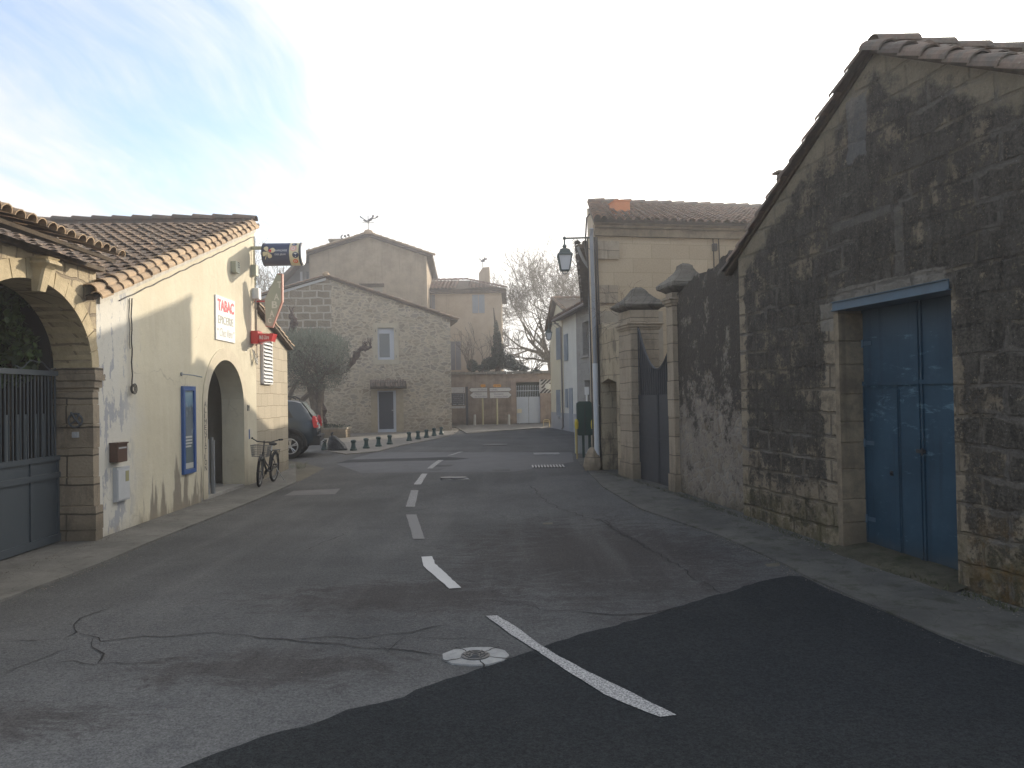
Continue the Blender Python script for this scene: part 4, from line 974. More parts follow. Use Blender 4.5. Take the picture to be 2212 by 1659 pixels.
# tangle of cables
mb = MB(); r6 = random.Random(9); zc = LX(545, 760)[1]
for k in range(7):
    a_ = r6.uniform(.05, .16); pts = []
    for j in range(14):
        t_ = j/13*math.pi; pts.append((LEN-.35+.32*j/13+r6.uniform(-.01, .01), -.03-.05*math.sin(t_), zc+.05-a_*2*math.sin(t_)+r6.uniform(-.012, .012)))
    mb.tube(pts, .0085, 5)
mb.tube([(LEN-.02, -.03, zc-.25), (LEN-.02, -.03, zc+.9)], .012, 6)
solo(mb, 'cable_tangle', cablew, 'loops of loose cable on the wall under the red sign', 'cables', LF, (LEN-.2, 0, zc))
# sticker and little plates near the shop door
xx, zz = LX(538.5, 938); mb = MB(); mb.box(xx-.03, xx+.03, -.006, -.001, zz-.10, zz+.10); solo(mb, 'sticker', bluef, 'small blue upright sticker on the cream wall beside the arched doorway', 'sticker', LF, (xx, 0, zz))
xx, zz = LX(534.5, 881); mb = MB(); mb.cbox(xx-.06, xx+.05, -.03, -.001, zz-.06, zz+.06, .01); mb.tube([(xx-.01, -.03, zz+.02), (xx-.01, -.045, zz+.02)], .015, 8); solo(mb, 'intercom', paint('old_plate', (.22, .21, .18), .6), 'small square intercom on the wall right of the arched doorway', 'intercom', LF, (xx, 0, zz))
xx, zz = LX(226, 814); mb = MB(); text(mb, '2', xx-.03, zz-.045, .05, .08, -.001); solo(mb, 'house_number', blackl, 'small black house number 2 at the left end of the cream wall', 'number', LF, (xx, 0, zz))
# upright painted letters beside the door (on the surround)
mb = MB(); xx = a0-.13
for s_, py, hh in [(q, 872+12.6*k, .105) for k, q in enumerate('ALIMENTATION')]:
    zz = LX(442, py)[1]; text(mb, s_, xx-.045, zz-hh/2, .11 if s_ != 'I' else .03, hh*.85, -.0125)
mb.build('painted_letters', blackl, ch)
# white folded panel in the doorway
mb = MB(); xw = a0+.34
fp = Thing('folded_panel', 'upright pale grey folded metal panel standing in the arched shop doorway', 'panel', LF, (xw, .2, .085))
zt = LX(460, 946, .2)[1]
mb.box(xw, xw+.03, .10, .36, .086, zt); mb.build('leaf', greypl, fp)
mb = MB(); mb.box(xw+.04, xw+.09, .02, .06, .086, zt-.02); mb.box(xw+.10, xw+.13, .06, .10, .086, zt+.03); mb.build('leaf', galv, fp)
# ---------------------------------------------------------------- projecting signs (perpendicular to the wall, facing down the street)
def PF(x):                                # frame of a sign blade: its x points out over the street, facing the camera
    p = LF.w(x, 0); f = Frame(p.x, p.y, 1, .023); return f
f1 = PF(LEN-.12)
ax0, az1_ = f1.px(570, 536); ax1 = f1.px(656, 536)[0]; rr = .235
zc = f1.px(612, 552)[1]; ax0 = f1.px(564, 552, -.36)[0]; ax1 = f1.px(656, 552, -.12)[0]
print('barrel', ax0, ax1, zc)
br = Thing('lottery_sign', 'barrel shaped navy and ivory sign with clover, reading FRANÇAISE DES JEUX', 'sign', f1, ((ax0+ax1)/2, 0, zc-rr))
mb = MB(); yc = -.12; xs_ = ax0+(ax1-ax0)*.70
def xcyl(mb, x0, x1, r, n=32): mb.tube([(x0, yc, zc), (x1, yc, zc)], r, n)
xcyl(mb, ax0+.03, xs_, rr); mb.build('navy_drum', navy, br)
mb = MB(); xcyl(mb, xs_, ax1-.05, rr); mb.build('ivory_drum', ivory, br)
mb = MB(); xcyl(mb, ax0, ax0+.03, rr+.008); mb.build('end_cap', navy2, br); mb = MB(); xcyl(mb, ax1-.05, ax1-.02, rr+.006); mb.build('end_cap', navy2, br)
mb = MB(); xcyl(mb, ax1-.02, ax1, rr-.02); mb.build('end_disc', white_p, br)
def wrap(mb, src):                        # bend flat artwork round the drum
    for i, (x, y, z) in enumerate(src.v):
        a = (z-zc)/rr; src.v[i] = (x, yc-(rr+.004)*math.cos(a), zc+(rr+.004)*math.sin(a))
    n = len(mb.v); mb.v += src.v; mb.f += [[i+n for i in f] for f in src.f]; mb.t += src.t; mb.m += src.m
def strip_poly(mb, cx, cz, pts, M=1):
    """finely sliced convex polygon so that it can be bent round the drum"""
    zs = sorted({p[1] for p in pts}); lo, hi = min(zs), max(zs); n = 10
    def xr(z):
        xs = []
        for (xa, za), (xb, zb) in zip(pts, pts[1:]+pts[:1]):
            if (za-z)*(zb-z) <= 0 and abs(za-zb) > 1e-9: xs.append(xa+(xb-xa)*(z-za)/(zb-za))
        return (min(xs), max(xs)) if xs else (0, 0)
    rows = [lo+(hi-lo)*(.002+.996*k/n) for k in range(n+1)]
    vs = []
    for z in rows: a, b = xr(z); vs += [(cx+a, 0, cz+z), (cx+b, 0, cz+z)]
    mb.add(vs, [(2*i, 2*i+1, 2*i+3, 2*i+2) for i in range(n)])
def petal(a, s=1.0):
    q = []
    for k in range(24):
        t_ = 2*math.pi*k/24; x = .5+.5*math.cos(t_); y = .46*math.sin(t_)*(x**.65 if x > 0 else 0)*1.05
        x = x*1.0; q.append((x*s, y*s))
    ca, sa = math.cos(a), math.sin(a); return [(x*ca-y*sa, x*sa+y*ca) for x, y in q]
Wd = ax1-ax0; cxp = ax0+Wd*.165; czp = zc+.01
src = MB()
for a, s_ in ((115, .135), (205, .135), (295, .135), (22, .155)):
    src = MB(); strip_poly(src, cxp, czp, petal(R(a), s_)); out = MB(); wrap(out, src); out.build('clover_leaf', ivory, br)
src = MB(); strip_poly(src, cxp+.045, czp+.025, [(-.03, -.015), (.022, -.032), (.034, .018), (-.012, .036)])
for i in range(len(src.v)): pass
out = MB(); wrap(out, src); out.v = [(x, y-.002, z) for x, y, z in out.v]; out.build('clover_square', redl, br)
src = MB(); strip_poly(src, cxp, czp, [(-.07, -.15), (-.055, -.155), (0, -.01), (-.008, 0)]); out = MB(); wrap(out, src); out.build('clover_stem', ivory, br)
src = MB(); text(src, 'FRANÇAISE', ax0+Wd*.31, zc+.012, Wd*.34, .05, 0); out = MB(); wrap(out, src); out.build('drum_lettering', whitel, br); src = MB(); text(src, 'DES JEUX', ax0+Wd*.34, zc-.065, Wd*.28, .042, 0); out = MB(); wrap(out, src); out.build('drum_lettering', whitel, br)
cxl = ax0+Wd*.82
def ball(cz_, r_, mat_, nm, dx=0.0):
    src = MB(); strip_poly(src, cxl+dx, cz_, [(r_*math.cos(t*math.pi/12), r_*math.sin(t*math.pi/12)) for t in range(24)]); out = MB(); wrap(out, src); out.build(nm, mat_, br)
ball(zc+.20, .052, navy, 'lotto_ball'); ball(zc+.085, .068, pink, 'lotto_ball', -.01); ball(zc-.055, .064, navy, 'lotto_ball', .03); ball(zc-.19, .052, orange, 'lotto_ball', .02)
for s_, lx_, lz_, lw_, lh_ in (('L', cxl-.02, zc+.17, .035, .055), ('O', cxl-.05, zc+.045, .075, .08), ('T', cxl, zc-.095, .06, .08), ('O', cxl-.01, zc-.215, .05, .05)):
    src = MB(); text(src, s_, lx_, lz_, lw_, lh_, 0, bold=.015); out = MB(); wrap(out, src); out.v = [(x, y-.002, z) for x, y, z in out.v]; out.build('lotto_letter', whitel, br)
mb = MB(); mb.box(-.02, ax0+.03, yc-.02, yc+.02, zc+rr*.45, zc+rr*.45+.07); mb.box(-.05, -.01, yc-.09, yc+.03+.12, zc+rr*.2, zc+rr+.05); mb.build('bracket', greensign, br)
# hexagonal TABAC sign
f2 = PF(LEN-.05)
hx = lambda px, py: f2.px(px, py)
pts = [hx(601, 591), hx(611.5, 592), hx(611.5, 652), hx(590, 708), hx(575, 706), hx(573, 648)]
tb = Thing('tobacconist_sign', 'tall pale green hexagonal hanging sign with the letters TABAC one above another', 'sign', f2, (.4, 0, 3.2))
ctr = (sum(p[0] for p in pts)/6, sum(p[1] for p in pts)/6)
mb = MB(); mb.prism(pts, -.05, .05); mb.build('rim', rustp, tb)
ins = [(ctr[0]+(x-ctr[0])*.9-.012, ctr[1]+(z-ctr[1])*.96) for x, z in pts]
mb = MB(); mb.prism(ins, -.054, .054); mb.build('panel', greensign, tb)
lm = paint('cream_letters', (.72, .70, .60), .5)
for s_, px, py, ww, hh in (('T', 605, 622, .085, .14), ('A', 599, 648, .11, .14), ('B', 595, 665, .12, .15), ('A', 589, 684, .10, .14), ('C', 584, 699, .075, .12)):
    xx, zz = hx(px, py); mb = MB(); text(mb, s_, xx-ww/2, zz-hh/2+.06, ww, hh, -.0545, bold=.03); mb.build('letter', lm, tb)
zz = hx(560, 651)[1]; mb = MB(); mb.box(-.02, .28, -.015, .015, zz-.015, zz+.015); mb.box(-.02, .0, -.04, .04, zz-.06, zz+.06); mb.build('bracket', redp, tb)
# red newspaper sign
f3 = PF(LEN-.25)
rx = lambda px, py: f3.px(px, py)
A, B, Cc, D = rx(547.5, 716), rx(595, 719), rx(590, 741), rx(549, 743)
xi = rx(562, 730)[0]
rd = Thing('newspaper_sign', 'bright red boxy newspaper sign reading Midi Libre at the corner of the cream house', 'sign', f3, (.3, 0, D[1]))
mb = MB(); mb.prism([(.02, D[1]), (.02, A[1]), (xi, A[1]), (xi, D[1])], -.16, .16); mb.prism([(xi, D[1]+.02), (xi, A[1]-.05), (B[0]-.07, A[1]-.06), (B[0]-.10, D[1]+.05)], -.12, .12); mb.prism([(B[0]-.10, D[1]+.05), (B[0]-.07, A[1]-.05), (B[0], A[1]-.06), (B[0]-.05, D[1]+.04)], -.145, .145)
mb.build('case', redp, rd)
mb = MB(); text(mb, 'Midi Libre', xi+.02, D[1]+.085, B[0]-.12-xi, .085, -.121, bold=.005); mb.build('lettering', whitel, rd)
# ================================================================ right: barn
def qz(P): return [(x, z) for x, z in P]
bn = Thing('barn', 'tall barn wall of black lichened stone with a blue steel lintel, nearest on the right', 'barn', RF, (0, 0, 0))
XR = 2*PEAKX - BX0; zl = PEAKZ - SLOPE*(PEAKX-BX0)
full = [(BX0, -.3), (BX0, zl), (PEAKX, PEAKZ), (XR, zl), (XR, -.3), (DX1, -.3), (DX1, DZ1+.02), (DX0, DZ1+.02), (DX0, -.3)]
mb = MB(); mb.prism(full, 0, .5); mb.build('wall', barnm, bn)
mb = MB(); mb.prism([(BX0, -.3), (BX0, zl-.02), (PEAKX, PEAKZ-.02), (XR, zl-.02), (XR, -.3)], .9, 9); mb.box(BX0+.01, BX0+.3, .5, .9, -.3, zl-.05); mb.box(XR-.3, XR-.01, .5, .9, -.3, zl-.05); mb.prism([(BX0+.3, 3.0), (BX0+.3, zl), (PEAKX, PEAKZ-.04), (XR-.3, zl), (XR-.3, 3.0)], .5, .9); mb.build('rear_wall', barnm, bn)
# jamb stones
r7 = random.Random(21)
tanst = material('tan_jamb_stone', m_plain((.15, .12, .085), (.27, .22, .15), 5, .8, 22, .9, .6), .9)
mb = MB(); zz = -.2
while zz < 2.5:
    h_ = r7.uniform(.22, .34); z1_ = min(zz+h_, 2.55); e = r7.uniform(0, .022)*.5
    mb.cbox(DX0-.06-e, DX0+.012+e*.7, -.006-e*.3, .30, zz, z1_-.003, .008); zz = z1_
mb.build('jamb', tanst, bn)
dp = .28                                                        # the big blue door
bd = Thing('barn_door', 'large weathered blue metal double door with a small wicket, set deep in the barn wall', 'door', RF, ((DX0+DX1)/2, dp, DZ0))
zr_ = 1.80
xs1 = DX0+(DX1-DX0)*.545                                         # meeting line of the leaves
mb = MB(); mb.box(DX0-.03, xs1-.006, dp, dp+.04, DZ0, DZ1+.1); mb.build('leaf', bluedoor, bd)
mb = MB(); mb.box(xs1+.006, DX1+.03, dp, dp+.04, DZ0, DZ1+.1); mb.build('leaf', bluedoor, bd)
xw0 = DX0+(DX1-DX0)*.30
mb = MB(); mb.box(DX0, DX1, dp-.022, dp-.001, zr_-.025, zr_+.02); mb.box(xs1-.035, xs1-.005, dp-.028, dp-.002, DZ0+.02, DZ1); mb.box(xs1+.008, xs1+.03, dp-.02, dp-.002, DZ0+.02, DZ1)
mb.box(xw0+.04, xw0+.06, dp-.012, dp-.002, DZ0+.02, zr_-.03); mb.box(DX0+.005, xw0+.03, dp-.010, dp-.002, zr_-.05, zr_-.032); mb.box(xw0+.075, xw0+.085, dp-.008, dp-.002, DZ0+.02, zr_-.07); mb.box(DX0+.0, DX0+.025, dp-.015, dp-.002, DZ0+.02, zr_-.03)
mb.build('stile', bluedoor, bd)
for hz_ in (.35, 1.15, 2.2): mb = MB(); mb.box(DX0+.026, DX0+.16, dp-.009, dp-.001, hz_, hz_+.045); mb.tube([(DX0+.02, dp-.012, hz_-.02), (DX0+.02, dp-.012, hz_+.065)], .012, 6); mb.build('hinge', bluesteel, bd)
mb = MB(); mb.box(xs1-.05, xs1+.07, dp-.04, dp-.029, 1.12, 1.155); mb.tube([(xs1+.05, dp-.05, 1.10), (xs1+.05, dp-.05, 1.17)], .009, 6); mb.build('hasp', black_m, bd)
mb = MB(); lx_ = xw0-.06; mb.box(lx_-.022, lx_+.022, dp-.006, dp-.001, .86, .91); mb.tube([(lx_, dp-.02, .885), (lx_, dp-.005, .885)], .012, 8); mb.build('lock', black_m, bd)
ln = Thing('lintel_beam', 'blue painted steel beam over the barn door', 'lintel', RF, ((DX0+DX1)/2, 0, DZ1))
mb = MB(); mb.box(DX0-.05, DX1+.01, -.03, -.02, DZ1, DZ1+.085); mb.box(DX0-.05, DX1+.01, -.05, .24, DZ1-.008, DZ1+.004); mb.box(DX0-.05, DX1+.01, -.05, -.021, DZ1+.083, DZ1+.09); mb.build('beam', bluesteel, ln)
# worn sill ramp
mb = MB(); n = 10; vs = []
for i in range(n+1):
    x_ = DX0-.08+(DX1-DX0+.2)*i/n
    for j, (y_, dz_) in enumerate(((.36, .055), (.15, .05), (-.02, .035), (-.14, .012), (-.24, -.02))):
        vs.append((x_, y_ + r7.uniform(-.02, .02), RF.gz(x_, y_)+.022+dz_+r7.uniform(-.006, .006)))
fs = [(i*5+j, i*5+j+1, (i+1)*5+j+1, (i+1)*5+j) for i in range(n) for j in range(4)]
mb.add(vs, fs); o = mb.build('sill', material('mossy_sill', m_pave((.05, .045, .03), (.10, .09, .06), (.03, .03, .014), moss=.8), .95), bn)
# barn roof and verge tiles
mb = MB()
for sx, xa in ((1, BX0-.35), (-1, XR+.35)):
    za = PEAKZ - SLOPE*abs(PEAKX-xa)
    slab(mb, (xa, -.03, za+.03), (PEAKX, -.03, PEAKZ+.03), (PEAKX, 9, PEAKZ+.03), (xa, 9, za+.03), .045)
mb.build('roof', wood_d, bn)
mb = MB(); dlr = Vector((1, 0, SLOPE)).normalized()
for k in range(3):
    tile_line(mb, (BX0-.42, -.0+.2*k, zl-.42*SLOPE+.02), (PEAKX, -.05+.2*k, PEAKZ+.02), (0, -.2 if not k else 0, 1), .31, .085, r7)
    tile_line(mb, (XR+.42, -.05+.2*k, zl-.42*SLOPE+.02), (PEAKX, -.05+.2*k, PEAKZ+.02), (0, -.2 if not k else 0, 1), .31, .105, r7)
tile_line(mb, (PEAKX, 9, PEAKZ+.06), (PEAKX, .04, PEAKZ+.07), (0, 0, 1), .4, .12, r7)
mb.build('verge_tiles', tiles_d, bn)
# little gatherings of weeds at the wall foot
def strip_weeds(fr, xa, xb, n, h, seed, y0=-.05, y1=-.16):
    r_ = random.Random(seed); mb = MB()
    for _ in range(n):
        x_ = r_.uniform(xa, xb); y_ = r_.uniform(y1, y0); z_ = fr.gz(x_, y_)+.022; hh = h*r_.uniform(.3, 1); a_ = r_.uniform(0, 6.28)
        mb.add([(x_-.008, y_, z_), (x_+.008, y_, z_), (x_+math.cos(a_)*hh*.6, y_+math.sin(a_)*hh*.4, z_+hh)], [(0, 1, 2)], r_.random())
    return mb
mb = strip_weeds(RF, 1.0, DX1+2.0, 900, .055, 4); o = solo(mb, 'moss_fringe', m_leaf((.03, .035, .012), (.07, .075, .03)), 'fringe of moss and small weeds along the foot of the right-hand wall', 'weeds', RF, (5, 0, 0), kind='stuff')
# chimney cowl on barn roof
cx_, cz_ = RX(1688, 384, 2.5)
# ================================================================ right: rubble wall, gate piers, gate
PX0 = RX(1466, 900)[0]; PR0 = RX(1447, 900)[0]                  # right pier
rw = Thing('rubble_wall', 'black stained rubble wall with a falling ragged top, between barn and gate pier', 'wall', RF, ((PX0+BX0)/2, .06, 0))
tp = [(1476, 622), (1492, 604), (1507, 592), (1522, 588), (1538, 578), (1552, 569), (1562, 552), (1575, 545), (1600, 536)]
pts = [RX(x, y, .06) for x, y in tp]; pts[-1] = (BX0+.02, pts[-1][1])
mb = MB(); rt = random.Random(8); top = []
for (xa, za), (xb, zb) in zip(pts, pts[1:]):
    n = max(2, int((xb-xa)/.06))
    for i in range(n): top.append((xa+(xb-xa)*i/n, za+(zb-za)*i/n+rt.uniform(-.025, .03)))
mb.prism([(PR0+.23, -.3)] + [(PR0+.23, top[0][1]-.05)] + top + [(BX0-.001, top[-1][1]), (BX0-.001, -.3)], .06, .48); mb.build('masonry', rubg, rw)
def pier(name, label, xa, xb, ztop, capw, cap_z0, cap_z1, yoff=-.02, dpth=.55, mold=None):
    t = Thing(name, label, 'gate pier', RF, ((xa+xb)/2, dpth/2, RF.gz(xa)), 'stone gate piers with mossy caps')
    mb = MB(); zz = -.2; rr_ = random.Random(int(xa*10))
    while zz < ztop-.01:
        z1_ = min(zz+rr_.uniform(.24, .36), ztop); e = rr_.uniform(0, .010) + (.02 if zz < .3 else 0)
        mb.cbox(xa-e, xb+e, yoff-e, yoff+dpth, zz, z1_-.003, .007); zz = z1_
    mb.build('shaft', lime, t)
    cx = (xa+xb)/2; cy = yoff+dpth/2; sq = math.sqrt(2)
    mb = MB(); hw_ = (xb-xa)/2; hd = dpth/2
    def blk(w, d, z0_, z1_, mb=mb): mb.cbox(cx-w, cx+w, cy-d, cy+d, z0_, z1_, .01)
    for za, zb, e in ((mold-.13, mold-.09, .025), (mold-.0899, mold-.04, .05), (mold-.0399, mold, .075)): blk(hw_+e, hd+e, za, zb)
    mb.build('moulding', lime, t)
    mb = MB(); kx_ = capw/2/hw_ if hw_ else 1
    hc = cap_z1-cap_z0; prof = [(k_, cap_z0+q_*hc) for k_, q_ in ((.66, -.02), (.80, .05), (.96, .12), (1.0, .20), (.97, .27), (.82, .38), (.66, .48), (.50, .60), (.38, .72), (.31, .84), (.25, .94), (.12, 1.02))]
    ns = 4; vs = []; fs = []
    for i, (k, z_) in enumerate(prof):
        for (sx, sy) in ((-1, -1), (0, -1), (1, -1), (1, 0), (1, 1), (0, 1), (-1, 1), (-1, 0)):
            j_ = .012; vs.append((cx+sx*capw/2*k+rr_.uniform(-j_, j_), cy+sy*(capw/2+.02)*k+rr_.uniform(-j_, j_), z_+rr_.uniform(-.006, .006)))
    for i in range(len(prof)-1):
        for k in range(8): fs.append((i*8+k, i*8+(k+1) % 8, (i+1)*8+(k+1) % 8, (i+1)*8+k))
    fs += [tuple(range(8))[::-1], tuple(range((len(prof)-1)*8, len(prof)*8))]
    mb.add(vs, fs); o = mb.build('cap', mosscap, t)
    mb = MB()
    for _ in range(420):
        k = rr_.random(); w_ = capw/2*(.95*(1-k)**1.3+.15); sx, sy = rr_.uniform(-1, 1)*w_, rr_.uniform(-1, 1)*w_
        z_ = cap_z0+(.30+.68*k)*hc; hh = rr_.uniform(.01, .035); a_ = rr_.uniform(0, 6.28)
        mb.add([(cx+sx-.006, cy+sy, z_), (cx+sx+.006, cy+sy, z_), (cx+sx+math.cos(a_)*hh, cy+sy+math.sin(a_)*hh, z_+hh)], [(0, 1, 2)], rr_.random()*.7)
    o = mb.build('moss', m_leaf((.05, .045, .03), (.12, .11, .07)), t); o['kind'] = 'stuff'
    return t
pier('gate_pier', 'stone gate pier with a mossy cap, joined to the blackened rubble wall', PR0, PR0+.24, 3.36, .70, RX(1445, 631)[1], RX(1445, 571)[1], mold=3.28)
PL0 = RX(1341, 900)[0]; PL1 = RX(1368, 900)[0]
pier('gate_pier', 'stone gate pier with a moulded neck and mossy cap, left of the dark gate', PL0+.05, PL1, 3.30, .80, RX(1350, 672)[1], RX(1350, 622)[1], mold=RX(1350, 700)[1])
mb = MB(); cxp_, czp_ = (PL0+PL1)/2, 3.3                          # dry creeper on the left pier
rk = random.Random(31)
def twigs(mb, p, d, r, L, depth, rnd, spread=.6, n=3, sides=3, up=0.0, seg=3, minr=.0015):
    pts = [Vector(p)]; rs = [r]; d = Vector(d).normalized()
    for i in range(seg):
        d = (d + Vector((rnd.gauss(0, .16), rnd.gauss(0, .16), rnd.gauss(0, .16)+up))).normalized(); pts.append(pts[-1]+d*L/seg); rs.append(max(minr, r*(1-.45*(i+1)/seg)))
    mb.tube(pts, rs, sides if r < .04 else 6, rnd.random(), caps=False)
    if depth <= 0: return
    for k in range(n):
        i = rnd.randint(max(1, seg-2), seg) if k else seg
        ax = Vector((rnd.gauss(0, 1), rnd.gauss(0, 1), rnd.gauss(0, 1))).normalized()
        q = (d + ax*spread*rnd.uniform(.5, 1.2)).normalized()
        twigs(mb, pts[i], q, rs[i]*rnd.uniform(.6, .8), L*rnd.uniform(.62, .88), depth-1, rnd, spread, n, sides, up, seg, minr)
for k in range(12): twigs(mb, (cxp_+rk.uniform(-.4, .4), -.1+rk.uniform(-.3, .3), czp_+rk.uniform(-.2, .2)), (rk.uniform(-1, 1), -.4, rk.uniform(-.4, .6)), .005, .3, 3, rk, .8, 2)
solo(mb, 'creeper', bark_v, 'leafless dry creeper twigs on the cap of the left gate pier', 'creeper', RF, (cxp_, 0, czp_))
# gate between the piers
yg = .12
dg = Thing('courtyard_gate', 'dark grey metal double gate with a dipping curved top, between the two stone piers', 'gate', RF, ((PL1+PR0)/2, yg, RF.gz(PL1)))
gm = (PL1+PR0)/2+.06; zlow = 2.16; zhigh = 3.0; zp = 1.72
def gtop(x):
    t_ = (x-gm)/((PR0-PL1)/2+.06); return zlow + (zhigh-zlow)*min(1, abs(t_))**1.9
for xa, xb in ((PL1-.02, gm-.008), (gm+.008, PR0+.02)):
    mb = MB(); mb.box(xa, xb, yg, yg+.02, RF.gz(xa)+.03, zp); mb.box(xa, xb, yg-.012, yg-.001, .93, .96); mb.box(xa, xa+.03, yg-.014, yg-.001, .2, zp); mb.box(xb-.03, xb, yg-.014, yg-.001, .2, zp)
    mb.build('leaf', gate_dark, dg)
    mb = MB(); N_ = 12
    P = [(xa+(xb-xa)*k/N_, gtop(xa+(xb-xa)*k/N_)) for k in range(N_+1)]
    mb.tube([(x, yg, z) for x, z in P], .022, 6); mb.prism([(xa, zp), (xb, zp)] + P[::-1], yg+.022, yg+.027)
    o = mb.build('top_rail', gate_dark, dg)
    for k in range(9):
        x_ = xa+(xb-xa)*(k+.5)/9; mb = MB(); mb.tube([(x_, yg-.006, zp), (x_, yg-.006, gtop(x_))], .010, 5); mb.build('bar', gate_dark, dg)
# shrub behind the gate
mb = MB(); rb = random.Random(5)
for k in range(26): twigs(mb, (gm+rb.uniform(-.3, .5), 1.3+rb.uniform(-.4, .5), 1.2), (rb.uniform(-.4, .4), 0, 1), .014, .62, 3, rb, .5, 3)
sh = Thing('shrub', 'sparse shrub growing in the courtyard behind the dark gate', 'shrub', RF, (gm, 1.3, .15)); mb.build('branches', bark, sh)
mb = MB(); leafcloud(mb, (gm+.15, 1.3, 2.3), (.7, .6, .75), 900, .035, rb, .5, .2, .8); mb.build('leaves', dark_l, sh)
# ================================================================ low wall with niche between pier and corner
lw = Thing('niche_wall', 'stained wall with a narrow doorway, between the left gate pier and the white drainpipe', 'wall', RF, (.7, .02, .15))
nx0 = RX(1300, 900, .02)[0]; nx1 = RX(1333, 900, .02)[0]; nz1 = RX(1312, 818, .02)[1]
zt_ = RX(1310, 700, .02)[1]
print('niche', nx0, nx1, nz1, zt_, 'pier', PL0, PL1, PR0, PX0)
full = [(.03, -.3), (.03, zt_+.02), (.35, zt_+.06), (.7, zt_-.10), (PL0+.01, zt_-.14), (PL0+.01, -.3), (nx1, -.3), (nx1, nz1-.08), ((nx0+nx1)/2, nz1), (nx0, nz1-.08), (nx0, -.3)]
mb = MB(); mb.prism(full, .02, .50); mb.build('masonry', ashlar(.8, .33, (.34, .28, .19), (.42, .35, .24), (.20, .17, .12), .7, .008, .6, (.15, .13, .10), black=.35) and material('stained_masonry', ashlar(.5, .33, (.34, .28, .19), (.42, .35, .24), (.20, .17, .12), .6, .008, .6, (.15, .13, .10), black=.5, streak=.4), .9), lw)
mb = MB(); mb.box(nx0-.03, nx1+.03, .42, .47, .15, nz1); mb.build('door', paint('old_wood_door', (.10, .085, .065), .8), lw)
# courtyard ground closing behind walls not needed; ================= ochre house
oh = Thing('ochre_house', 'ochre ashlar house with a low tiled roof, behind the stone gate piers on the right', 'house', BF, (3, 0, 0))
ez_ = BF.px(1290, 484)[1]; BW = 9.5; dep = 6.0
rz1 = BF.px(1278, 436, dep)[1]-.16
print('ochre', ez_, rz1)
lo = Vector((2.25, 22.6, 0)) - BF.o; lx2, ly2 = lo.dot(BF.u), lo.dot(BF.v); dep = ly2
s_of = (rz1-ez_)/dep
vs = [(0, 0, -.3), (BW, 0, -.3), (BW, dep, -.3), (lx2, dep, -.3), (0, 0, ez_), (BW, 0, ez_), (BW, dep, rz1-.1), (lx2, dep, rz1-.1)]
mb = MB(); mb.add(vs, [(0,1,5,4), (1,2,6,5), (2,3,7,6), (3,0,4,7), (4,5,6,7), (3,2,1,0)]); mb.build('wall', ochre, oh)
mb = MB(); zb_ = BF.px(1330, 672)[1]; mb.box(.02, 1.5, -.012, -.002, .6, zb_); mb.build('old_plaster', oldrender, oh)
mb = MB(); mb.box(-.02, BW, -.20, -.001, ez_-.10, ez_-.02); mb.box(-.01, BW, -.10, -.001, ez_-.26, ez_-.11); mb.build('cornice', material('stained_cornice', m_plain((.16, .125, .085), (.27, .215, .14), 3, 0, 20, .6, .4), .9), oh)
mb = MB(); slab(mb, (-.08, -.26, ez_-.02), (BW, -.26, ez_-.02), (BW, dep, rz1), (lx2+.05, dep, rz1), .05); mb.build('roof', wood_d, oh)
vv = Vector((lx2, dep, rz1-ez_+.05)); vdir = Vector((0, dep+.26, rz1-ez_+.02)).normalized()
mb = MB(); rr8 = random.Random(12)
vdir = Vector((lx2+.02, dep+.28, rz1-ez_+.02)).normalized()
tile_roof(mb, (.28, -.30, ez_-.005), (1, 0, 0), vdir, 46, 19, .20, .33, .09, 5, 1.0, rr8)
tile_line(mb, (-.0, -.30, ez_+.02), (lx2+.12, dep, rz1+.04), (-.2, 0, 1), .33, .10, rr8); tile_line(mb, (.14, -.30, ez_+.01), (lx2+.28, dep, rz1+.03), (0, 0, 1), .33, .09, rr8)
mb.build('roof_tiles', tiles_r, oh)
mb = MB(); tile_line(mb, (BW, dep, rz1+.075), (lx2+.1, dep, rz1+.075), (0, 0, 1), .4, .12, rr8); mb.box(lx2+.1, BW, dep-.12, dep+.05, rz1-.08, rz1+.085); mb.build('ridge_tiles', tiles_d, oh)
cx0 = BF.px(1328, 450, 2.1)[0]; cx1 = BF.px(1361, 450, 2.1)[0]; cz1 = BF.px(1345, 432, 2.1)[1]
ct = Thing('chimney_pot', 'squat bright orange terracotta chimney on the roof of the ochre house', 'chimney', BF, ((cx0+cx1)/2, 2.2, ez_+2.1*s_of))
mb = MB(); mb.box(cx0, cx1, 2.1, 2.5, ez_+1.9*s_of, cz1-.03); mb.cbox(cx0-.02, cx1+.02, 2.08, 2.52, cz1-.03, cz1, .01); mb.build('flue', terra, ct)
mb = MB(); mb.box(cx0-.06, cx1+.03, 2.0, 2.09, ez_+1.9*s_of, ez_+1.9*s_of+.09); mb.build('flashing', galv, ct)
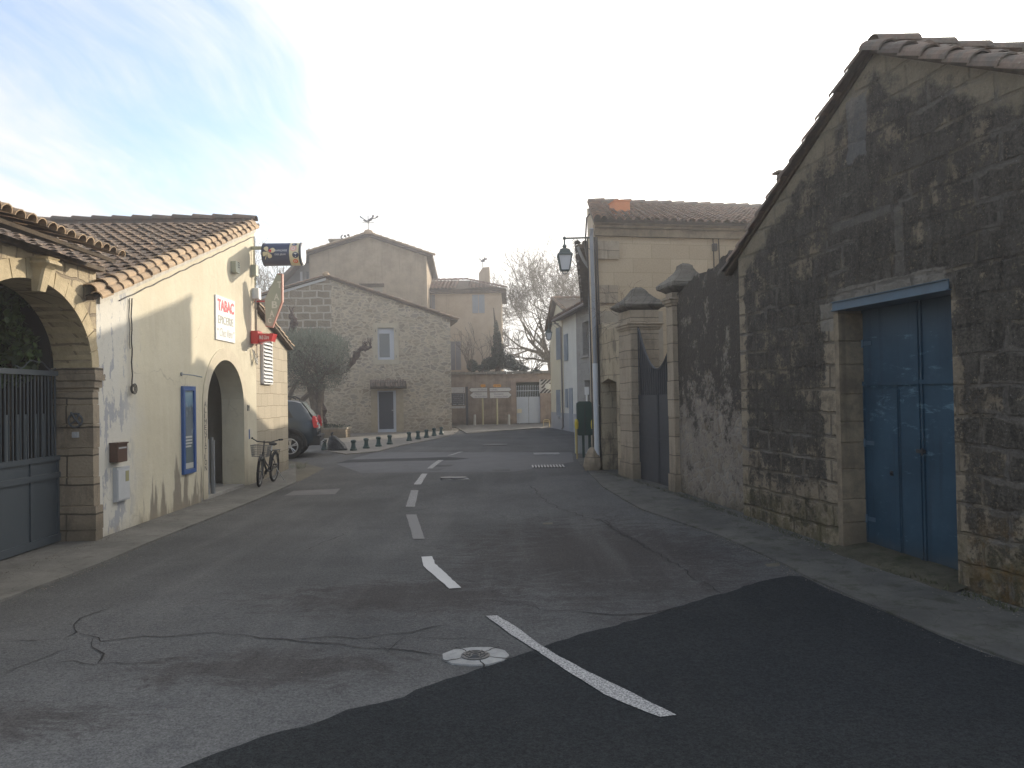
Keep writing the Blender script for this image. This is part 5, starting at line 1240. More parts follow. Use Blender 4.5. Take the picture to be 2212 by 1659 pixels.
# corbels and telephone wires on the ochre wall
for py_, nm in ((548, 'a'), (643, 'b')):
    xa, za = BF.px(1290, py_+10); xb = BF.px(1336 if nm == 'a' else 1333, py_)[0]
    mb = MB(); mb.cbox(.03, xb, -.07, -.001, za-.02, za+.36, .02)
    mb.build('corbel_stone', lime, oh)
wr = MB(); 
for px_ in (1540, 1552):
    xa = BF.px(px_, 600)[0]; wr.tube([(xa, -.03, BF.px(px_, 490)[1]), (xa+.02, -.03, BF.px(px_, 560)[1]), (xa, -.03, 2.9)], .012, 5)
wr.tube([(.3, -.03, BF.px(1340, 508)[1])] + [(.3+k*.35, -.03, BF.px(1340, 508)[1]-.04*math.sin(k*.5)-.0) for k in range(1, 9)], .010, 5)
xa, za = BF.px(1542, 535); wr.cbox(xa-.05, xa+.05, -.08, -.001, za-.08, za+.08, .01)
solo(wr, 'wall_wires', cable_m, 'dark telephone wires pinned down the ochre house wall', 'wires', BF, (3, 0, 4.5))
# ---------------------------------------------------------------- pipe and cables at the corner
def corner(px_, Y): p = at_y(px_, 700, Y); return p
pp = Thing('drainpipe', 'downpipe on the house corner, white at the bottom and grey above', 'pipe', W, (1.74, 16.50, .15))
xp = (1287-1106)/1700*16.45; zb = at_y(1288, 785, 16.45).z
mb = MB(); mb.tube([(xp, 16.45, .12), (xp-.005, 16.45, zb)], .055, 14); mb.tube([(xp, 16.45, 1.5), (xp, 16.45, 1.53)], .062, 14); mb.build('lower_pipe', paint('white_pipe', (.50, .525, .55), .45, .4, 0, .1), pp)
mb = MB(); mb.tube([(xp, 16.47, zb), (xp-.03, 16.47, ez_-.3), (xp-.03, 16.4, ez_-.15)], .042, 12); mb.build('upper_pipe', paint('grey_pipe', (.22, .235, .25), .5), pp)
mb = MB(); mb.tube([(xp, 16.385, 2.05), (xp, 16.385, 2.08)], .0565, 12); o = None
cbm = MB()
for dx_, r_ in ((.085, .022), (.13, .016), (-.07, .015)): cbm.tube([(xp+dx_, 16.52, .3), (xp+dx_-.01, 16.52, 2.4), (xp+dx_-.04, 16.54, ez_-.3)], r_, 6)
cbm.tube([(xp-.10, 16.6, ez_-.9), (xp-.16, 16.55, ez_-.5), (xp-.12, 16.5, ez_+.1), (xp-.05, 16.5, ez_+.18)], .018, 6)
solo(cbm, 'corner_cables', cable_m, 'bundle of dark cables beside the white drainpipe', 'cables', W, (xp+.08, 16.52, .3))
rk2 = MB(); rr9 = random.Random(14)
prof = [(.16, 0), (.19, .1), (.17, .25), (.12, .42), (.05, .5)]
rk2.lathe(prof, (xp-.09, 16.5, .14), 9); rk2.v = [(x+rr9.uniform(-.02, .02), y+rr9.uniform(-.02, .02), z) for x, y, z in rk2.v]
solo(rk2, 'guard_stone', lime, 'rounded old guard stone at the foot of the drainpipe', 'stone', W, (xp-.09, 16.5, .14))
# ---------------------------------------------------------------- lanterns
def lantern(label, px, py_top, py_bot, Y, arm_px, wall_px, arm_py, grp='wall lanterns on the right side of the street'):
    c = at_y(px, py_bot, Y); t = at_y(px, py_top, Y); H = t.z-c.z
    za = at_y(px, arm_py, Y).z; xw = at_y(wall_px, arm_py, Y).x
    L = Thing('street_lantern', label, 'street lamp', W, (c.x, Y, c.z), grp)
    P = lambda k: c.z+H*k
    w = H*.235
    mb = MB()
    def fr4(z0, w0, z1, w1, r=.012):
        for sx, sy in ((-1, -1), (1, -1), (1, 1), (-1, 1)): mb.tube([(c.x+sx*w0, Y+sy*w0, z0), (c.x+sx*w1, Y+sy*w1, z1)], r*H/.62, 4)
    fr4(P(.10), w*.62, P(.60), w, .018)
    s2 = math.sqrt(2)
    def sq(prof, n=4): mb.lathe([(r*s2, z) for r, z in prof], (c.x, Y, 0), 4, rot=0, sq=True)
    sq([(w*1.13, P(.60)), (w*1.13, P(.635)), (w*.86, P(.70)), (w*.70, P(.80)), (w*.55, P(.835)), (w*.30, P(.86)), (w*.22, P(.90)), (w*.32, P(.925)), (w*.32, P(.945)), (w*.10, P(1.0))])
    sq([(w*.68, P(.075)), (w*.68, P(.105))])
    mb.build('frame', lampgreen, L)
    m2 = MB(); m2.lathe([(w*.60*s2, P(.11)), (w*.94*s2, P(.595))], (c.x, Y, 0), 4, sq=True); m2.build('pane', frost, L)
    m3 = MB(); m3.ring((c.x, Y, P(.05)), w*.34, .010, 'y', 16, 5); m3.build('base_ring', lampgreen, L)
    m4 = MB(); m4.tube([(c.x, Y, P(.98)), (c.x, Y, za)], .018, 8); m4.tube([(c.x-.03, Y, za), (xw, Y, za+.01)], .020, 8)
    m4.lathe([(.0, -.04), (.035, -.02), (.04, 0), (.03, .03), (.0, .05)], (c.x, Y, za), 8)
    sp = []
    for k in range(22):
        a = k/21*3.6*math.pi/1.4; r_ = .055*(1-k/26); sp.append((c.x+(xw-c.x)*.35+r_*math.cos(a)-.02, Y, za-.08+r_*math.sin(a)))
    m4.tube(sp, .006, 4); m4.tube([(c.x+(xw-c.x)*.42, Y, za-.02), (xw, Y, za-.30)], .008, 5)
    m4.build('bracket', lampgreen, L)
    return L
lantern('large lantern with frosted panes hanging from an iron arm on the ochre house corner', 1220.5, 528, 590, 16.9, 0, 1281, 515)
lantern('small lantern hanging from an arm on the pale cream house in the distance', 1185.5, 708, 736, 37.2, 0, 1207, 700)
# ================================================================ houses further up on the right
nb = Thing('narrow_house', 'narrow grey stone house with a steep roof verge, squeezed behind the corner lamp', 'house', W, (3.5, 24, .15))
vA = at_y(1256, 541, 22.9); vB = at_y(1270, 637, 27)
mb = MB(); fA = Vector((2.30, 22.75, 0)); fB = Vector((2.95, 27.5, 0))
vs = [(fA.x, fA.y, -.3), (fB.x, fB.y, -.3), (fB.x+6, fB.y, -.3), (fA.x+6, fA.y, -.3), (fA.x, fA.y, vA.z-.1), (fB.x, fB.y, vB.z-.1), (fB.x+6, fB.y, vB.z-.1), (fA.x+6, fA.y, vA.z-.1)]
stn = material('grey_rubble', ashlar(.4, .22, (.27, .25, .22), (.36, .335, .295), (.33, .31, .27), .4, .03, .6, warp=.2), .9)
mb.add(vs, [(0,4,5,1), (1,5,6,2), (2,6,7,3), (3,7,4,0), (4,7,6,5), (0,1,2,3)]); mb.build('wall', stn, nb)
mb = MB(); e1 = Vector((-.36, 0, 0)); slab(mb, Vector((fA.x, fA.y-.3, vA.z+.1))+e1, Vector((fB.x, fB.y+.4, vB.z-.2))+e1, (fB.x+6, fB.y+.4, vB.z-.2), (fA.x+6, fA.y-.3, vA.z+.1), .12); mb.build('roof', wood_d, nb)
mb = MB(); 
for k in range(3): tile_line(mb, Vector((fB.x, fB.y+.45, vB.z-.17))+e1*(1-k*.6), Vector((fA.x, fA.y-.3, vA.z+.12))+e1*(1-k*.6), (0, 0, 1), .33, .10)
mb.build('roof_tiles', tiles_d, nb)
mb = MB(); mb.tube([Vector((fA.x-.36, fA.y-.35, vA.z+.02)), Vector((fA.x-.20, fA.y-.3, vA.z-.35)), Vector((fA.x-.02, fA.y-.2, vA.z-.6)), Vector((fA.x-.02, fA.y-.15, 2.4))], .045, 10); mb.build('downpipe', galv, nb)
# stone-faced house with a window, then the white one, then cream with gable
hx_ = lambda px, py=800, y=0.0: HF.px(px, py, y)
xw_ = hx_(1217)[0]; xg = hx_(1246)[0]
# HF x grows towards the camera: 0 at the far corner
pk = hx_(1203, 649); lf = hx_(1186, 722); ev = hx_(1206, 690)
print('row', xw_, xg, pk, lf, ev)
c1 = Thing('cream_house', 'small pale cream house with a grey plinth at the far end of the right-hand row', 'house', HF, (1.5, 0, .15))
mb = MB(); mb.prism([(0, -.3), (0, lf[1]), (pk[0], pk[1]), (xw_+.6, ev[1]+.3), (xw_, ev[1]-.3), (xw_, -.3)], 0, 6); mb.build('wall', hcream, c1)
mb = MB(); mb.box(.0, xw_-.01, -.02, -.001, -.2, .95); mb.build('plinth', hgrey, c1)
def shut_window(t, x0, x1, z0, z1, mat_, nm='shutter', fr=None, y=0.0):
    mb = MB(); mb.box(x0, x1, y-.05, y-.002, z0, z1); 
    k = max(2, int((x1-x0)/.12))
    for i in range(1, k): mb.box(x0+(x1-x0)*i/k-.006, x0+(x1-x0)*i/k+.006, y-.056, y-.051, z0, z1)
    return mb.build(nm, mat_, t)
a = hx_(1202.5, 708); b = hx_(1211.5, 777); shut_window(c1, a[0], b[0]-.0, hx_(1207, 777)[1], hx_(1207, 708)[1], shutter_b)
a = hx_(1203, 842); b = hx_(1211.5, 897); shut_window(c1, a[0], b[0], hx_(1207, 897)[1], hx_(1207, 842)[1], shutter_b)
mb = MB(); mb.box(a[0]-.05, b[0]+.05, -.12, -.001, hx_(1207, 902)[1], hx_(1207, 898)[1]); mb.build('window_sill', hgrey, c1)
mb = MB(); slab(mb, (-.1, -.2, lf[1]+.02), (pk[0], -.2, pk[1]+.06), (pk[0], 6.2, pk[1]+.06), (-.1, 6.2, lf[1]+.02), .08)
slab(mb, (pk[0], -.2, pk[1]+.06), (xw_+1.6, -.2, ev[1]+.1), (xw_+1.6, 6.2, ev[1]+.1), (pk[0], 6.2, pk[1]+.06), .08); mb.build('roof', wood_d, c1)
mb = MB(); tile_line(mb, (-.1, -.2, lf[1]+.04), (pk[0], -.2, pk[1]+.08), (0, 0, 1), .33, .1); tile_line(mb, (xw_+1.6, -.2, ev[1]+.12), (pk[0], -.2, pk[1]+.08), (0, 0, 1), .33, .1); tile_line(mb, (pk[0], 6, pk[1]+.1), (pk[0], -.22, pk[1]+.1), (0, 0, 1), .4, .12); mb.build('roof_tiles', tiles, c1)
c2 = Thing('white_house', 'narrow white rendered house with grey doors in the right-hand row', 'house', HF, ((xw_+xg)/2, 0, .15))
ez2 = ev[1]-.12
mb = MB(); mb.prism([(xw_+.003, -.3), (xw_+.003, ez2), (xg, ez2), (xg, -.3)], .01, 6); mb.build('wall', hwhite, c2)
mb = MB(); mb.box(xw_+.003, xg, -.012, .009, -.2, .95); mb.build('plinth', hgrey, c2)
shut_window(c2, hx_(1221.5)[0], hx_(1228)[0], hx_(1224, 779)[1], hx_(1224, 722)[1], shutter_b)
mb = MB(); mb.box(hx_(1229)[0], hx_(1236)[0], -.03, .009, .16, hx_(1232, 838)[1]); o = mb.build('door', shutter_b, c2)
shut_window(c2, hx_(1222)[0], hx_(1226)[0], hx_(1224, 880)[1], hx_(1224, 840)[1], shutter_b)
XE = 15.3
c3 = Thing('stone_cottage', 'grey stone cottage with a deep dark window, half hidden by the drainpipe', 'house', HF, (xg+2, 0, .15))
wz0 = hx_(1266, 767)[1]; wz1 = hx_(1266, 694)[1]; wx0 = hx_(1259.5)[0]; wx1 = hx_(1274)[0]
dx0_ = hx_(1262)[0]; dx1_ = hx_(1274)[0]
print('cottage', xg, wx0, wx1, wz0, wz1)
mb = MB(); mb.prism([(xg+.003, -.3), (xg+.003, ez2), (XE, ez2), (XE, -.3)], 0, .4, holes=[[(wx0, wz0), (wx1, wz0), (wx1, wz1), (wx0, wz1)], [(dx0_, .2), (dx1_, .2), (dx1_, 2.35), (dx0_, 2.35)]]); mb.box(xg+.003, XE, .62, 6, -.3, ez2); mb.build('wall', stn, c3)
mb = MB(); mb.box(wx0-.03, wx1+.03, .41, .44, wz0-.03, wz1+.03); mb.build('window_board', paint('board', (.25, .23, .20), .8), c3)
mb = MB(); mb.box(dx0_-.03, dx1_+.03, .41, .44, .0, 2.40); mb.build('door', wood_d, c3)
mb = MB(); mb.box(wx0-.1, wx1+.1, -.08, -.001, wz0-.10, wz0-.01); mb.build('window_sill', stn, c3)
r2 = Thing('terrace_roof', 'shallow reddish tile roof over the white house and the stone cottage', 'roof', HF, (xg, 3, ez2))
mb = MB(); rzz = pk[1]-.05; slab(mb, (xw_-.25, -.38, ez2), (XE, -.38, ez2), (XE, 4.4, rzz-.1), (xw_-.25, 4.4, rzz-.1), .07); mb.build('boarding', wood_d, r2)
mb = MB(); tile_roof(mb, (xw_-.2, -.44, ez2+.01), (1, 0, 0), (0, 4.84, rzz-.1-ez2), int((XE-xw_)/.26), 14, .26, .345, .115, 5, 1.0, rr8); mb.build('tiles', tiles_r, r2)
mb = MB(); mb.tube([(xw_-.24, -.44, ez2-.03), (XE, -.44, ez2-.03)], .05, 8); mb.tube([(xw_-.1, -.4, ez2-.06), (xw_+.0, -.08, ez2-.35), (xw_+.0, -.07, .3), (xw_+.0, -.14, .2)], .04, 8); mb.build('gutter', paint('old_gutter', (.20, .17, .15), .6), r2)
# ---------------------------------------------------------------- green box, cabinet, posts
Yb = 19.9; bx = at_y(1262, 900, Yb)
gb = Thing('letter_relay_box', 'dark green metal box on two legs beside the white drainpipe', 'box', W, (bx.x, Yb, .15))
w_ = .19; zb0 = at_y(1262, 940, Yb).z; zb1 = at_y(1262, 867, Yb).z
mb = MB(); n_ = 8; prof = [(-w_, -.16), (w_, -.16)]
P = [(bx.x-w_+.03, zb0), (bx.x+w_-.03, zb0), (bx.x+w_, zb0+.03), (bx.x+w_, zb1-.05), (bx.x+w_-.05, zb1), (bx.x-w_+.05, zb1), (bx.x-w_, zb1-.05), (bx.x-w_, zb0+.03)]
mb.prism(P, Yb-.16, Yb+.16); mb.build('cabinet', greenm, gb)
mb = MB(); mb.box(bx.x-.008, bx.x+.008, Yb-.168, Yb-.161, zb0+.03, zb1-.05); mb.box(bx.x+.02, bx.x+.04, Yb-.17, Yb-.161, (zb0+zb1)/2-.03, (zb0+zb1)/2+.03); mb.build('seam', black_m, gb)
for dx in (-.035, .12):
    mb = MB(); mb.box(bx.x+dx-.03, bx.x+dx+.03, Yb-.03, Yb+.03, .14, zb0+.002); mb.build('leg', greenm, gb)
Yc = 21.2; cl = at_y(1244, 981, Yc).x; cr = at_y(1272, 981, Yc).x; ctz = at_y(1258, 905, Yc).z
cab = Thing('utility_cabinet', 'pale grey utility cabinet on the pavement behind the green box', 'cabinet', W, ((cl+cr)/2, Yc, .15))
mb = MB(); mb.cbox(cl, cr, Yc-.02, Yc+.35, .14, ctz, .012); mb.build('case', paint('cabinet_grey', (.34, .36, .36), .6), cab)
mb = MB(); mb.box(cl-.01, cl+.03, Yc-.03, Yc-.021, .15, ctz); mb.build('edge_strip', yellow, cab)
for px_, lb_ in ((1245.5, 'slim post with a yellow head at the left of the green box'), (1281, 'slim post with a yellow head between the green box and the drainpipe')):
    Yq = 19.6; q = at_y(px_, 925, Yq); t = Thing('marker_post', lb_, 'post', W, (q.x, Yq, .15), 'yellow headed posts')
    mb = MB(); mb.tube([(q.x, Yq, .14), (q.x, Yq, q.z)], .02, 8); mb.build('post', paint('ochre_post', (.36, .28, .12), .6), t)
    mb = MB(); mb.lathe([(.035, -.02), (.05, .04), (.05, .16), (.03, .21), (.012, .23)], (q.x, Yq, q.z), 10); mb.build('head', yellow, t)
Yq = 22.2; q = at_y(1267.5, 845, Yq); mb = MB(); mb.box(q.x-.06, q.x+.06, Yq, Yq+.02, q.z-.10, q.z+.12); mb.tube([(q.x, Yq+.03, .14), (q.x, Yq+.03, q.z)], .03, 8)
solo(mb, 'small_sign', white_p, 'small white plate on a post above the green box', 'sign', W, (q.x, Yq, .15))
# ================================================================ rubble gable house
pk = SF.px(704, 600); re = SF.px(974, 688); rb_ = SF.px(985, 692); lf = SF.px(567, 640); XL = -12.5
sl = (pk[1]-re[1])/(re[0]-pk[0]); sl2 = (pk[1]-lf[1])/(pk[0]-lf[0])
print('stone house', pk, re, lf, sl, sl2, XSPLIT)
sh = Thing('rubble_house', 'rubble stone house with a low gable facing the street, white framed door and window', 'house', SF, (0, 0, 0))
wx0, wz1 = SF.px(815, 708); wx1, wz0 = SF.px(852, 777); dx0, dz1 = SF.px(815, 844); dx1, dz0 = SF.px(856.5, 933)
outl = [(0, -.3), (0, re[1]), (pk[0], pk[1]), (XL, pk[1]-(pk[0]-XL)*sl2), (XL, -.3)]
mb = MB(); mb.prism(outl, 0, .4, holes=[[(wx0, wz0), (wx1, wz0), (wx1, wz1), (wx0, wz1)], [(dx0, .17), (dx1, .17), (dx1, dz1), (dx0, dz1)]]); mb.prism(outl, .6, 8); mb.build('wall', stoneh, sh)
srd = material('pale_surround', m_plain((.42, .36, .26), (.48, .42, .31), 3, 0, 30, .3), .85)
sx0, sz1 = SF.px(805, 698); sx1, sz0 = SF.px(862, 787)
mb = MB(); mb.prism([(sx0, sz0), (sx1, sz0), (sx1, sz1), (sx0, sz1)], -.02, -.001, holes=[[(wx0+.003, wz0+.003), (wx1-.003, wz0+.003), (wx1-.003, wz1-.003), (wx0+.003, wz1-.003)]]); mb.build('window_surround', srd, sh)
mb = MB(); mb.box(wx0, wx0+.09, .12, .18, wz0, wz1); mb.box(wx1-.20, wx1, .12, .18, wz0, wz1); mb.box(wx0+.09, wx1-.20, .12, .18, wz0, wz0+.12); mb.box(wx0+.09, wx1-.2, .10, .18, wz1-.27, wz1); o = mb.build('window_frame', white_fr, sh); wf = sub(o, sh)
mb = MB(); mb.box(wx0+.09, wx1-.20, .15, .155, wz0+.12, wz1-.27); mb.build('pane', paint('window_pane_dark', (.11, .13, .135), .2, .6), wf)
mb = MB()
for xx in (sx0+.13, sx1-.13):
    for zz in (wz0+.15, wz1-.15): mb.box(xx-.012, xx+.012, -.05, -.021, zz-.06, zz+.06)
mb.build('shutter_hook', black_m, sh)
jx0, jz1 = SF.px(801, 838); jx1 = SF.px(871, 838)[0]
mb = MB(); mb.prism([(jx0, -.2), (jx0, jz1+.1), (jx1, jz1+.1), (jx1, -.2), (dx1-.003, -.2), (dx1-.003, dz1-.003), (dx0+.003, dz1-.003), (dx0+.003, -.2)], -.025, -.001); mb.build('door_surround', material('door_stone', m_plain((.34, .27, .175), (.41, .335, .225), 3, .3, 30, .3), .85), sh)
mb = MB(); mb.box(dx0, dx0+.07, .1, .16, .17, dz1); mb.box(dx1-.12, dx1, .1, .16, .17, dz1); mb.box(dx0+.07, dx1-.12, .1, .16, dz1-.05, dz1); mb.box(dx0+.07, dx1-.12, .1, .16, .17, .32); o = mb.build('door', white_fr, sh); dr = sub(o, sh)
mb = MB(); mb.box(dx0+.07, dx1-.12, .13, .14, .32, dz1-.05); mb.build('screen', meshp, dr)
mb = MB(); mb.tube([(dx1-.07, .08, 1.2), (dx1-.2, .06, 1.2)], .018, 6); mb.build('handle', chrome, dr)
mb = MB(); ax0_, az1_ = SF.px(799, 820); ax1_ = SF.px(877, 820)[0]; az0_ = SF.px(799, 838)[1]
slab(mb, (ax0_, -.55, az0_-.02), (ax1_, -.55, az0_-.02), (ax1_, .0, az1_-.08), (ax0_, .0, az1_-.08), .05); o = mb.build('canopy', wood_d, sh); cn = sub(o, sh)
mb = MB(); tile_roof(mb, (ax0_+.05, -.60, az0_-.01), (1, 0, 0), (0, .62, az1_-az0_-.05), int((ax1_-ax0_)/.115), 2, .115, .36, .055, 5, 1, rr8); mb.build('canopy_tiles', tiles_d, cn)
mb = MB()
for k in range(3): mb.box(SF.px(823+3*k, 793)[0]-.015, SF.px(823+3*k, 793)[0]+.02, -.006, -.001, SF.px(825, 795)[1], SF.px(825, 791.5)[1])
mb.build('air_vent', black_m, sh)
# small window at the far left of the house
mb = MB(); q0, q1 = SF.px(572, 695), SF.px(594, 720); mb.box(q0[0], q1[0], -.03, -.001, q1[1], q0[1]); mb.build('window_surround', srd, sh)
mb = MB(); mb.box(q0[0]+.12, q1[0]-.12, -.036, -.031, q1[1]+.1, q0[1]-.12); mb.build('window', glassm, sh)
vb = MB(); za = pk[1]+.02
vb.add([(XL, -.06, pk[1]-(pk[0]-XL)*sl2-.12), (pk[0], -.06, za-.14), (pk[0], -.06, za+.06), (XL, -.06, pk[1]-(pk[0]-XL)*sl2+.08), (XL, 0, pk[1]-(pk[0]-XL)*sl2-.12), (pk[0], 0, za-.14), (pk[0], 0, za+.06), (XL, 0, pk[1]-(pk[0]-XL)*sl2+.08)], [(0,1,2,3), (7,6,5,4), (0,4,5,1), (1,5,6,2), (2,6,7,3), (3,7,4,0)])
vb.build('verge_board', paint('pale_verge_board', (.50, .50, .48), .7), sh)
mb = MB(); xo = .35
slab(mb, (xo, -.12, re[1]-sl*xo+.02), (xo, 8, re[1]-sl*xo+.02), (pk[0], 8, pk[1]+.06), (pk[0], -.12, pk[1]+.06), .07); slab(mb, (XL, -.10, pk[1]-(pk[0]-XL)*sl2+.05), (pk[0], -.10, pk[1]+.06), (pk[0], 8, pk[1]+.06), (XL, 8, pk[1]-(pk[0]-XL)*sl2+.05), .06); mb.build('roof', wood_d, sh)
mb = MB()
for k in range(4):
    tile_line(mb, (xo+.05, -.08+.2*k, re[1]-sl*xo+.04), (pk[0], -.08+.2*k, pk[1]+.08), (0, 0, 1), .33, .095, rr8); tile_line(mb, (XL, -.08+.2*k, pk[1]-(pk[0]-XL)*sl2+.07), (pk[0], -.08+.2*k, pk[1]+.08), (0, 0, 1), .33, .09, rr8)
mb.build('roof_tiles', tiles, sh)
mb = MB(); tile_line(mb, (pk[0], 8, pk[1]+.10), (pk[0], -.12, pk[1]+.12), (0, 0, 1), .4, .12); mb.lathe([(.0, 0), (.15, .02), (.17, .12), (.1, .22), (0, .24)], (pk[0], -.05, pk[1]+.04), 10); mb.build('ridge_tiles', tiles_l, sh)
# ================================================================ tall gable and lower wing behind
th = Thing('tall_house', 'tall windowless tan rendered house whose gable rises behind the rubble house', 'house', TF, (-5, 0, 0))
pk = TF.px(796, 506); re = TF.px(921, 548); lf = TF.px(668, 546); sR = (pk[1]-re[1])/(re[0]-pk[0]); sL = (pk[1]-lf[1])/(pk[0]-lf[0])
x0_ = lf[0]; print('tall', pk, re, lf)
mb = MB(); mb.prism([(re[0], -.3), (re[0], re[1]-.15), (pk[0], pk[1]-.15), (lf[0], lf[1]-.15), (lf[0], -.3)], 0, 9); mb.build('wall', tall_m, th)
mb = MB(); slab(mb, (re[0]+.4, -.3, re[1]-sR*.4), (re[0]+.4, 9, re[1]-sR*.4), (pk[0], 9, pk[1]), (pk[0], -.3, pk[1]), .12); slab(mb, (lf[0]-.5, -.3, lf[1]-sL*.5), (pk[0], -.3, pk[1]), (pk[0], 9, pk[1]), (lf[0]-.5, 9, lf[1]-sL*.5), .12); mb.build('roof', wood_d, th)
mb = MB()
for k in range(2):
    tile_line(mb, (re[0]+.5, -.26+.2*k, re[1]-sR*.5+.02), (pk[0], -.26+.2*k, pk[1]+.02), (0, 0, 1), .42, .11, rr8); tile_line(mb, (lf[0]-.5, -.26+.2*k, lf[1]-sL*.5+.02), (pk[0], -.26+.2*k, pk[1]+.02), (0, 0, 1), .42, .11, rr8)
mb.lathe([(.30, 0), (.30, .12), (.2, .26), (0, .32)], (pk[0], -.1, pk[1]-.05), 10)
mb.build('roof_tiles', tiles_l, th)
a, b = TF.px(776, 613), TF.px(830, 620); c = TF.px(776, 632)
mb = MB(); mb.box(a[0], b[0], -.08, -.001, b[1], a[1]); mb.build('old_lintel', wood_d, th)
mb = MB(); mb.box(a[0]+.3, b[0]-.1, -.012, -.001, c[1]-2, b[1]); mb.build('blocked_window', oldrender, th)
a, b = TF.px(712, 517, 1.0), TF.px(742, 521, 1.0); zz = TF.px(720, 532, 1.0)[1]
mb = MB(); mb.box(a[0]-.05, b[0]+.9, .8, 1.6, b[1], a[1]); mb.box(a[0], a[0]+.14, .9, 1.5, zz-.4, b[1]-.002); mb.box(b[0]-.05, b[0]+.1, .9, 1.5, zz-.4, b[1]-.002); mb.build('chimney', tall_m, th)
# weather vanes
def vane(label, px, py0, py1, Y, wpx, flip=1, base=None):
    t = at_y(px, py0, Y); b = at_y(px, py1, Y); H = t.z-b.z
    v = Thing('weather_vane', label, 'weather vane', W, (b.x, Y, b.z), 'weather vanes on the far roofs')
    mb = MB(); mb.tube([(b.x, Y, b.z-.1), (b.x, Y, t.z)], .025, 6); mb.build('rod', iron, v)
    mb = MB(); s_ = wpx*Y/1700
    Z = lambda k: b.z+H*k
    mb.tube([(b.x-s_*.3, Y, Z(.62)), (b.x+s_*.32, Y, Z(.60))], .018, 4); mb.tube([(b.x, Y-s_*.3, Z(.61)), (b.x+.02, Y+s_*.3, Z(.61))], .018, 4); mb.build('cross_arms', iron, v)
    mb = MB()
    mb.tube([(b.x-s_*.05*flip, Y, Z(.66)), (b.x+s_*.14*flip, Y, Z(.78)), (b.x+s_*.26*flip, Y, Z(.90))], [.06, .085, .05], 8)
    mb.lathe([(0, -.07), (.06, -.03), (.07, .02), (.04, .07), (0, .08)], (b.x+s_*.26*flip, Y, Z(.97)), 8)
    mb.tube([(b.x-s_*.02*flip, Y, Z(.66)), (b.x-s_*.22*flip, Y, Z(.80)), (b.x-s_*.42*flip, Y, Z(.97))], [.05, .03, .045], 5)
    mb.tube([(b.x-s_*.05*flip, Y, Z(.66)), (b.x-s_*.25*flip, Y, Z(.72))], [.05, .03], 5)
    mb.tube([(b.x+s_*.2*flip, Y, Z(.84)), (b.x+s_*.38*flip, Y, Z(.85)), (b.x+s_*.52*flip, Y, Z(.97))], [.03, .03, .06], 6)
    mb.build('figure', iron, v); return v
vane('large weather vane with a reaching figure on the peak of the tall gable', 795.5, 466, 503, 46.2, 42)
vane('small weather vane above the chimney of the low wing', 1043, 558, 577, 50.5, 18)
q0 = at_y(748, 523, 46.6)
bv = Thing('roof_ornament', 'iron ornament with a branch and two little birds on stalks on the tall roof', 'ornament', W, (q0.x, 46.6, q0.z))
mb = MB(); P = lambda px, py: at_y(px, py, 46.6)
mb.tube([P(751, 524), P(744, 519), P(736, 513)], [.05, .05, .03], 6); mb.tube([P(736, 513), P(740, 507)], .04, 5); 
for k in range(6): mb.tube([P(738+2*k, 514+1.2*k), P(739+2*k, 518+1.2*k)], .02, 4)
mb.build('branch', iron, bv)
for x_, y_, yb in ((745.5, 510, 524), (752.5, 508, 522)):
    mb = MB(); mb.tube([P(x_+3, yb), P(x_+1, y_+2)], .012, 4); o = mb.build('stalk', iron, bv)
    mb = MB(); mb.tube([P(x_-1.2, y_-2.6), P(x_-.6, y_-1), P(x_+.5, y_+.6), P(x_+3, y_+3)], [.03, .085, .07, .012], 8); mb.build('bird', iron, bv)
# grey side wing left of the tall house
wg = Thing('side_wing', 'grey rendered wing with a dark sloping roof, left of the tall gable', 'house', W, (-12.5, 47.5, 0))
P = lambda px, py, Y=47.5: at_y(px, py, Y)
a = P(612, 640); b = P(672, 640); c = P(672, 545); d = P(650, 568); e = P(612, 602)
fw_ = Frame(0, 47.5, 1, 0)
mb = MB(); mb.prism([(a.x, 0), (b.x, 0), (c.x, c.z-.1), (d.x, d.z-.1), (e.x, e.z-.2)], 0, 6); wgt = Thing.__new__(Thing); 
wgf = Frame(0, 47.5, 1, 0); bpy.data.objects.remove(wg.e); wg = Thing('side_wing', 'grey rendered wing with a dark sloping roof, left of the tall gable', 'house', wgf, (-12.5, 0, 0))
mb.build('wall', material('grey_render', m_plain((.24, .235, .225), (.30, .29, .28), 1, 0), .9), wg)
f0 = P(592, 630); mb = MB(); slab(mb, (f0.x, -1.2, f0.z), (c.x, -.5, c.z+.15), (c.x, 6, c.z+.15), (f0.x, 6, f0.z), .18); mb.build('roof', tiles_d, wg)
for x0p, x1p in ((648.5, 653.5), (662, 667)):
    mb = MB(); u, v = P(x0p, 587), P(x1p, 607); mb.box(u.x, v.x, -.03, -.001, v.z, u.z); mb.build('window', frost if x0p < 650 else glassm, wg)
